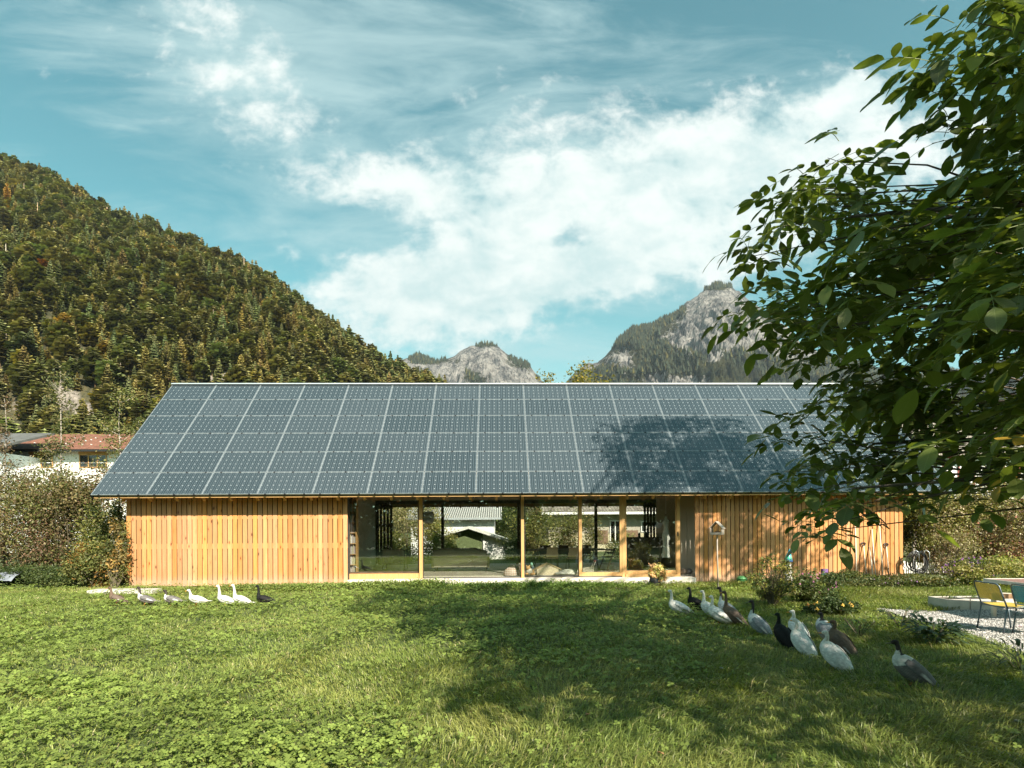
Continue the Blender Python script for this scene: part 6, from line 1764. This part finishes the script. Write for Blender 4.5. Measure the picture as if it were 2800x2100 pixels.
# black ball like pot by the variegated shrub
v = G(1785, 1602)
bp = root('black_pot', (v.x, 16.3, 0), 'small glossy black pot behind the pale variegated bush', 'plant pot')
mb = MB(); mb.lathe([(0, 0), (.09, 0), (.13, .06), (.15, .15), (.13, .24), (.10, .27), (.09, .25)], n=18); ib(mb, 'body', M['black'], bp)
mb = MB(); mb.lathe([(.0, .2), (.1, .21)], n=14); ib(mb, 'soil', M['soil'], bp)
# boulders and a saucer in the entrance
for px, r_, lab in ((1868, .13, 'rounded pale stone at the open entrance'), (1884, .12, 'round grey ornament with ring pattern just inside the entrance')):
    D = 18.0; v = P(px, 1560, D); o = root('garden_stone', (v.x, D, ZF), lab, 'stone')
    mb = MB(); mb.ball((0, 0, r_ * .72), (r_, r_ * .8, r_ * .75), n=16); ib(mb, 'body', simple('stone' + str(px), (.42, .33, .26) if px < 1880 else (.22, .20, .19), .8, var=.25, scale=6), o)
# pointed garden figure with blue-green hat
D = 15.4; v = P(2156, 1560, D)
gf = root('garden_figure', (v.x, D, 0), 'small garden ornament with pointed blue green hat in front of the cladding', 'ornament')
zt_ = P(2156, 1502, D).z
mb = MB(); mb.lathe([(.085, 0), (.10, zt_ * .4), (.07, zt_ * .62)], n=18); ib(mb, 'body', simple('figure_white', (.66, .60, .58), .6), gf)
mb = MB(); mb.ball((0, 0, zt_ * .66), .07); ib(mb, 'head', simple('figure_skin', (.60, .42, .28), .6), gf)
m, t, b = mat('figure_hat'); co = objco(t); s_ = t.node('ShaderNodeSeparateXYZ'); t.l.new(co, s_.inputs[0])
t.l.new(t.ramp(t.math('MULTIPLY', t.math('SUBTRACT', s_.outputs[2], zt_ * .70), 3.3), [(.0, (.10, .18, .5)), (.35, (.06, .42, .22)), (.6, (.05, .42, .50)), (1.0, (.08, .45, .55))]), b.inputs['Base Color']); b.inputs['Roughness'].default_value = .35
mb = MB(); mb.tube([(0, 0, zt_ * .69), (.0, 0, zt_ * .80), (.04, 0, zt_ + .02)], [.12, .085, .004], 16); ib(mb, 'hat', m, gf)
# white watering tub with purple label
D = 16.6; v = P(2256, 1590, D)
wt = root('storage_bucket', (v.x, D, .1), 'white bucket with teal lid and purple band at the foot of the cladding', 'bucket')
mb = MB(); mb.lathe([(0, 0), (.11, 0), (.125, .19)], n=18); ib(mb, 'body', M['white_paint'], wt)
mb = MB(); mb.lathe([(.135, .19), (.135, .215), (0, .23)], n=18); ib(mb, 'lid', simple('teal_lid', (.05, .30, .32), .4), wt)
mb = MB(); mb.cbox((-.02, 0, .30), (.16, .12, .13)); ib(mb, 'box', simple('purple_box', (.20, .10, .30), .5), wt)
# leaning tools
def tool(px_top, py_top, px_bot, kind, lab, D0=YW - .34, D1=YW - .03, rad=.014, foot=1592):
    rad *= 1.35
    t_ = P(px_top, py_top, D1); b_ = P(px_bot, foot, D0); b_.z = .02
    o = root('garden_tool', (b_.x, b_.y, b_.z), lab, 'garden tool', 'garden tools leaning on the right cladding')
    d = t_ - b_
    L = d.length; dn = d.normalized(); sd_ = Vector((1, 0, 0)); up = dn.cross(sd_).normalized()
    z0_ = .30 if kind in ('spade', 'fork') else (.0 if kind == 'pole' else .05)
    mb = MB(); mb.tube([dn * z0_, dn * (L * .5) + Vector((rng.normal(0, .008), 0, 0)), dn * (L - (.07 if kind in ('spade', 'fork') else 0))], [rad, rad * .95, rad * .9], 8); ib(mb, 'shaft', M['palewood'], o)
    if kind in ('spade', 'fork'):
        g = dn * (L - .10)
        mb = MB(); mb.tube([g, g + dn * .03 + sd_ * .0, g + dn * .04 + sd_ * .035, g + dn * .12 + sd_ * .072, g + dn * .135 + sd_ * .05, g + dn * .135 - sd_ * .05, g + dn * .12 - sd_ * .072, g + dn * .04 - sd_ * .035, g + dn * .03], .017, 6); mb.tube([g - dn * .02, g + dn * .03], [.017, .016], 8); ib(mb, 'handle', M['black'], o)
        mb = MB(); mb.tube([dn * .16, dn * .42], [.017, .019], 8)
        if kind == 'spade': mb.box(-.09, .09, -.003, .003, 0, .26, M4=Matrix.Translation((0, 0, 0)) @ dn.to_track_quat('Z', 'Y').to_matrix().to_4x4())
        else:
            for k in range(4): mb.tube([dn * .22 + sd_ * (k - 1.5) * .05, sd_ * (k - 1.5) * .05], [.006, .004], 5)
            mb.tube([dn * .22 - sd_ * .08, dn * .22 + sd_ * .08], .007, 6)
        ib(mb, 'blade' if kind == 'spade' else 'tines', M['black'], o)
    elif kind == 'rake':
        mb = MB(); mb.tube([dn * .05 - sd_ * .17, dn * .05 + sd_ * .17], .010, 6)
        for k in range(9): mb.tube([dn * .05 + sd_ * (k - 4) * .042, dn * .05 + sd_ * (k - 4) * .042 + Vector((0, -.05, -.05))], [.005, .003], 4)
        ib(mb, 'head', M['steel'], o)
    elif kind == 'hoe':
        mb = MB(); mb.cbox(tuple(dn * .05 + Vector((0, -.05, -.01))), (.13, .10, .006)); mb.tube([dn * .22, dn * .0], [.018, .012], 7); ib(mb, 'head', M['black'], o)
M['palewood'] = simple('palewood', (.66, .56, .44), .55, var=.12, scale=5)
tool(2338, 1425, 2342, 'rake', 'long handled rake, leftmost of the tools leaning on the cladding', rad=.015)
tool(2361, 1487, 2371, 'spade', 'spade with black D handle, the left one of the two')
tool(2378, 1496, 2388, 'pole', 'short bare wooden handle between the left spade and the hoe', rad=.018, foot=1596)
tool(2384, 1447, 2396, 'hoe', 'long handled hoe with dark socket in the middle of the tools', rad=.014)
tool(2404, 1426, 2415, 'rake', 'longest handled tool right of the hoe', rad=.014)
tool(2423, 1489, 2432, 'fork', 'digging fork with black D handle, the right one of the two')
# hose on its stand
D = 17.0; v = P(2512, 1560, D)
hs = root('hose_reel', (v.x, D, 0), 'black garden hose coiled over a metal hoop stand right of the house', 'garden hose')
zt_ = P(2512, 1508, D).z; zb_ = .25
mb = MB()
for s_ in (-.17, .17): mb.tube([(s_, 0, 0), (s_, 0, zt_ - .1), (s_ + .03, 0, zt_ + .02), (s_ + .08, -.02, zt_ + .04), (s_ + .13, -.06, zt_ - .03), (s_ + .14, -.06, zt_ - .3)], .010, 6)
mb.tube([(-.17, 0, .9), (.17, 0, .9)], .010, 6); ib(mb, 'stand', M['alu'], hs)
mb = MB()
for k in range(11):
    a = rng.uniform(-.04, .04); rx = .19 + .012 * k; rz0 = (zt_ - zb_) * .5 * rng.uniform(.75, 1.0); cz = zt_ - rz0 - .01 + rng.uniform(-.02, .03); oy = -.10 + .02 * k
    mb.tube([(rx * math.cos(q_) + a, oy + .03 * math.sin(q_ * 2), cz + rz0 * math.sin(q_)) for q_ in np.linspace(0, 2 * math.pi, 25)], .011, 6, cap=False)
mb.tube([(-.18, -.1, .7), (-.3, -.1, .45), (-.42, -.05, .40), (-.56, 0, .55), (-.62, 0, .8)], .011, 6); ib(mb, 'hose', M['black'], hs)
# picket fence
D = 19.6; a, b_ = P(2472, 1440, D).x, P(2720, 1440, D).x
pf = root('picket_fence', (a, D, 0), 'low white picket fence beyond the hose at the right', 'fence')
zt_ = P(2560, 1537, D).z; mb = MB(); x = 0
while x < b_ - a:
    h_p = zt_ + rng.uniform(-.02, .02); mb.prism([(x, .03), (x + .045, .03), (x + .045, h_p - .03), (x + .0225, h_p), (x, h_p - .03)], -.012, .0); x += .085
ib(mb, 'pickets', M['white_paint'], pf)
for z_ in (.18, zt_ - .18): mb = MB(); mb.box(-.05, b_ - a, .002, .03, z_, z_ + .06); ib(mb, 'rail', M['white_paint'], pf)
x = 0
while x < b_ - a: mb = MB(); mb.box(x, x + .08, .032, .11, 0, zt_ + .04); ib(mb, 'post', M['white_paint'], pf); x += 1.6
D = 26.0; a, b_ = P(2440, 1440, D).x, P(2560, 1440, D).x
rf_ = root('rail_fence', (a, D, 0), 'grey post and rail fence in the far garden behind the pale bush', 'fence')
for z_ in (1.35, 1.7): mb = MB(); mb.box(0, b_ - a, 0, .05, z_, z_ + .10); ib(mb, 'rail', M['greytimber'], rf_)
for x in (0, (b_ - a) / 2, b_ - a - .1): mb = MB(); mb.box(x, x + .12, .052, .16, 0, 1.95); ib(mb, 'post', M['greytimber'], rf_)
# slab and pale edging by the left corner, tarp and blue beam in the shrubs
v = G(315, 1618); o = root('stone_slab', (v.x, 15.6, 0), 'long pale concrete slab lying at the left corner of the house', 'slab'); mb = MB(); mb.box(-.3, 1.5, -.2, .25, 0, .12); ib(mb, 'body', M['concrete'], o, bevel=.01)
D = 19.0; v = P(40, 1560, D); o = root('tarpaulin', (v.x, D - 1.0, 0), 'crumpled pale grey tarpaulin lying at the left edge behind the low shrubs', 'tarpaulin')
nx_t, ny_t = 30, 12; tx, ty = np.meshgrid(np.linspace(-1.2, 1.2, nx_t), np.linspace(-.5, .5, ny_t)); tz = .36 + .16 * fbm(tx * 3, ty * 3, 3) - .9 * ty ** 2
kk = (np.arange(ny_t - 1)[:, None] * nx_t + np.arange(nx_t - 1)[None]).ravel()
npmesh('sheet', np.stack([tx, ty, np.maximum(tz, .02)], -1).reshape(-1, 3), np.stack([kk, kk + 1, kk + nx_t + 1, kk + nx_t], 1), simple('tarp', (.20, .22, .25), .35, var=.2), parent=o, smooth=True)
v = P(170, 1573, 18.6); o = root('blue_beam', (v.x, 18.6, v.z), 'light blue painted bar lying in the shrubs at left', 'bar'); mb = MB(); mb.box(-.66, .66, -.03, .03, -.03, .03); ib(mb, 'bar', simple('light_blue', (.20, .48, .62), .4), o)
for s_ in (-.5, .5): mb = MB(); mb.box(s_ - .02, s_ + .02, -.02, .02, -v.z, -.032); ib(mb, 'support', M['steel'], o)
# concrete planters
g0 = G(2591, 1671); g1 = G(2644, 1671); wp = (g1 - g0).length
for i, lab in enumerate(('concrete planter with soil, leftmost of the three in a row, leaf shadows on its front', 'middle concrete planter of the row of three', 'rightmost concrete planter of the row, half behind the yellow chair')):
    o = root('concrete_planter', (g0.x + i * (wp * 1.2 + .03), g0.y + .0 * i, 0), lab, 'planter', 'concrete planters at the gravel edge')
    W2 = wp * 1.2; Dp = .52; hh = .245; th = .03; mb = MB()
    mb.box(0, W2, 0, th, 0, hh); mb.box(0, W2, Dp - th, Dp, 0, hh); mb.box(0, th, th, Dp - th, 0, hh); mb.box(W2 - th, W2, th, Dp - th, 0, hh); ib(mb, 'trough', M['concrete'], o)
    mb = MB(); mb.box(th, W2 - th, th, Dp - th, .02, hh - .02); ib(mb, 'soil', M['soil'], o)
    n = 26; p = rng.uniform(0, 1, (n, 3)) * np.array([W2 - .12, Dp - .12, .05]) + np.array([.06, .06, hh - .02])
    V_, F_, C_ = leaves(p, rng.normal(0, 1, (n, 3)), rng.normal(0, 1, (n, 3)) + np.array([0, 0, 1.]), np.full(n, .06), np.full(n, .02), np.tile([.12, .17, .05], (n, 1))); npmesh('plants', V_, F_, M['leaf'], parent=o, C=C_)
# log stump
v = G(2786, 1672); o = root('log_stump', (v.x, v.y + .3, 0), 'upright log stump between the chairs and the planters', 'stump')
zt_ = P(2786, 1622, v.y + .3).z
mb = MB(); nn = 16; rs_ = [(.13 * (1 + .08 * math.sin(3 * k) + .04 * math.cos(5 * k))) for k in range(nn)]
vs = [(rs_[k] * math.cos(2 * math.pi * k / nn) * q_, rs_[k] * math.sin(2 * math.pi * k / nn) * q_, z_) for z_, q_ in ((0, 1.08), (zt_ * .5, 1), (zt_, .98)) for k in range(nn)]
mb.add(vs, [(i * nn + k, i * nn + (k + 1) % nn, (i + 1) * nn + (k + 1) % nn, (i + 1) * nn + k) for i in range(2) for k in range(nn)]); ib(mb, 'bark', simple('log_bark', (.24, .14, .07), .85, var=.35, scale=14, bump=.6), o)
mb = MB(); mb.add([(rs_[k] * math.cos(2 * math.pi * k / nn) * .97, rs_[k] * math.sin(2 * math.pi * k / nn) * .97, zt_ + .002) for k in range(nn)], [tuple(range(nn))]); ib(mb, 'cut_face', M['palewood'], o)
v = P(2715, 1630, 13.0); o = root('toy', (v.x, 13.0, 0), 'small blue and red toy in the grass behind the yellow chair', 'toy')
mb = MB(); mb.tube([(-.12, 0, .22), (0, 0, .27), (.12, 0, .14), (.14, 0, .02)], .02, 6); ib(mb, 'handle', simple('toy_blue', (.05, .25, .55), .4), o)
mb = MB(); mb.cbox((-.02, 0, .12), (.08, .06, .10)); ib(mb, 'body', simple('toy_red', (.55, .08, .05), .4), o)
# table
tm = M['palewood']
tc = Vector((9.72, 10.05, 0))
o = root('garden_table', tc, 'wooden garden table with reddish top at the right edge', 'table', rz=R(-4))
mb = MB(); mb.box(-.12, 1.3, -.62, .52, .715, .735); ib(mb, 'tabletop', simple('red_top', (.26, .13, .10), .5, var=.1), o)
mb = MB(); mb.box(-.14, -.12, -.64, .54, .68, .745); mb.box(-.12, 1.3, -.64, -.62, .68, .745); mb.box(-.12, 1.3, .52, .54, .68, .745); ib(mb, 'edge_trim', simple('trim', (.62, .58, .52), .4), o)
for a in (-.07, 1.15):
    for b_ in (-.45, .38): mb = MB(); mb.box(a - .03, a + .03, b_ - .03, b_ + .03, 0, .715); ib(mb, 'leg', tm, o)
# string chairs
def string_chair(name, lab, loc, rz, col):
    o = root('garden_chair', loc, lab, 'chair', 'spaghetti string garden chairs', rz)
    # local: faces +x, width along y
    st_ = M['chair_steel']; w2 = .27
    mb = MB(); mb.tube([(-.20, -w2, .45), (-.26, -w2, .62), (-.32, -w2 * .98, .80), (-.335, -w2 * .85, .835), (-.345, -w2 * .6, .84), (-.35, 0, .835), (-.345, w2 * .6, .84), (-.335, w2 * .85, .835), (-.32, w2 * .98, .80), (-.26, w2, .62), (-.20, w2, .45)], .0125, 8); ib(mb, 'back_frame', st_, o)
    mb = MB(); mb.tube([(-.22, -w2, .44), (.24, -w2, .45), (.27, -w2 * .9, .45), (.27, w2 * .9, .45), (.24, w2, .45), (-.22, w2, .44)], .0125, 8); mb.tube([(-.21, -w2, .44), (-.21, w2, .44)], .0125, 8); ib(mb, 'seat_frame', st_, o)
    for sx_, sy_ in ((-1, -1), (-1, 1), (1, -1), (1, 1)):
        mb = MB(); xx = -.20 if sx_ < 0 else .22; e = Vector((xx + sx_ * .07, sy_ * (w2 + .01), .0))
        mb.tube([(xx, sy_ * w2, .45), e], .0125, 8); l = ib(mb, 'leg', st_, o)
        mb = MB(); mb.tube([e + Vector((0, 0, -.0)), e + Vector((-sx_ * .006, 0, .04))], [.018, .016], 8); mb.build('foot_cap', M['black'], l)
    mb = MB()
    for k in range(34):
        t_ = k / 33; z_ = .545 + .265 * t_; xx = -.20 - (z_ - .45) * .345
        mb.box(xx - .0035, xx + .0035, -w2, w2, z_, z_ + .0062)
    ib(mb, 'backrest', col, o)
    mb = MB()
    for k in range(52):
        xx = -.18 + .43 * k / 51; sag = -.014
        mb.add([(xx, -w2, .462), (xx + .0072, -w2, .462), (xx + .0072, -.1, .462 + sag), (xx, -.1, .462 + sag), (xx, .1, .462 + sag), (xx + .0072, .1, .462 + sag), (xx, w2, .462), (xx + .0072, w2, .462)], [(0, 1, 2, 3), (3, 2, 5, 4), (4, 5, 7, 6)])
    ob = ib(mb, 'seat', col, o); sm = ob.modifiers.new('s', 'SOLIDIFY'); sm.thickness = .006
    return o
M['chair_steel'] = simple('chair_steel', (.13, .17, .20), .35, .4, var=.05)
ca_ = G(2665, 1718); cb_ = G(2743, 1737); cc_ = (ca_ + cb_) / 2; dr_ = (ca_ - cb_); ang = math.atan2(-dr_.x, dr_.y)
fw = Vector((math.cos(ang), math.sin(ang), 0))
string_chair('garden_chair', 'garden chair with yellow string back, its back to the lawn', cc_ + fw * .29, ang, simple('yellow_string', (.60, .42, .06), .45, var=.06))
string_chair('garden_chair', 'garden chair with teal string back cut by the right picture edge', G(2858, 1742), ang + R(14), simple('teal_string', (.02, .22, .32), .45, var=.06))
v = G(2788, 1752); o = root('pink_flower', (v.x, v.y, 0), 'single pale pink flower on a thin stem at the right edge', 'flower')
mb = MB(); mb.tube([(0, 0, 0), (.01, 0, .10), (0, 0, .22)], .003, 4); ib(mb, 'stem', M['twig'], o)
mb = MB()
for k in range(6): a = k * 1.047; mb.add([(0, 0, .22), (.03 * math.cos(a - .4), .03 * math.sin(a - .4), .235), (.045 * math.cos(a), .045 * math.sin(a), .235), (.03 * math.cos(a + .4), .03 * math.sin(a + .4), .235)], [(0, 1, 2, 3)])
ib(mb, 'petals', simple('petal', (.70, .45, .52), .6), o)
print('objects', len(bpy.data.objects))

# ================================================================== HAZE
hz_ = MB(); hz_.box(-5200, 7000, -60, 5200, -9, 1500)
m = bpy.data.materials.new('haze'); m.use_nodes = True
t = NT(m.node_tree); t.n.remove(m.node_tree.nodes['Principled BSDF'])
pv = t.node('ShaderNodeVolumePrincipled'); pv.inputs['Color'].default_value = (.80, .90, 1.0, 1); pv.inputs['Density'].default_value = .00005; pv.inputs['Anisotropy'].default_value = .2
t.l.new(pv.outputs[0], m.node_tree.nodes['Material Output'].inputs['Volume'])
ho_ = hz_.build('haze', m); tag(ho_, 'thin bluish mountain air', 'haze', kind='stuff')
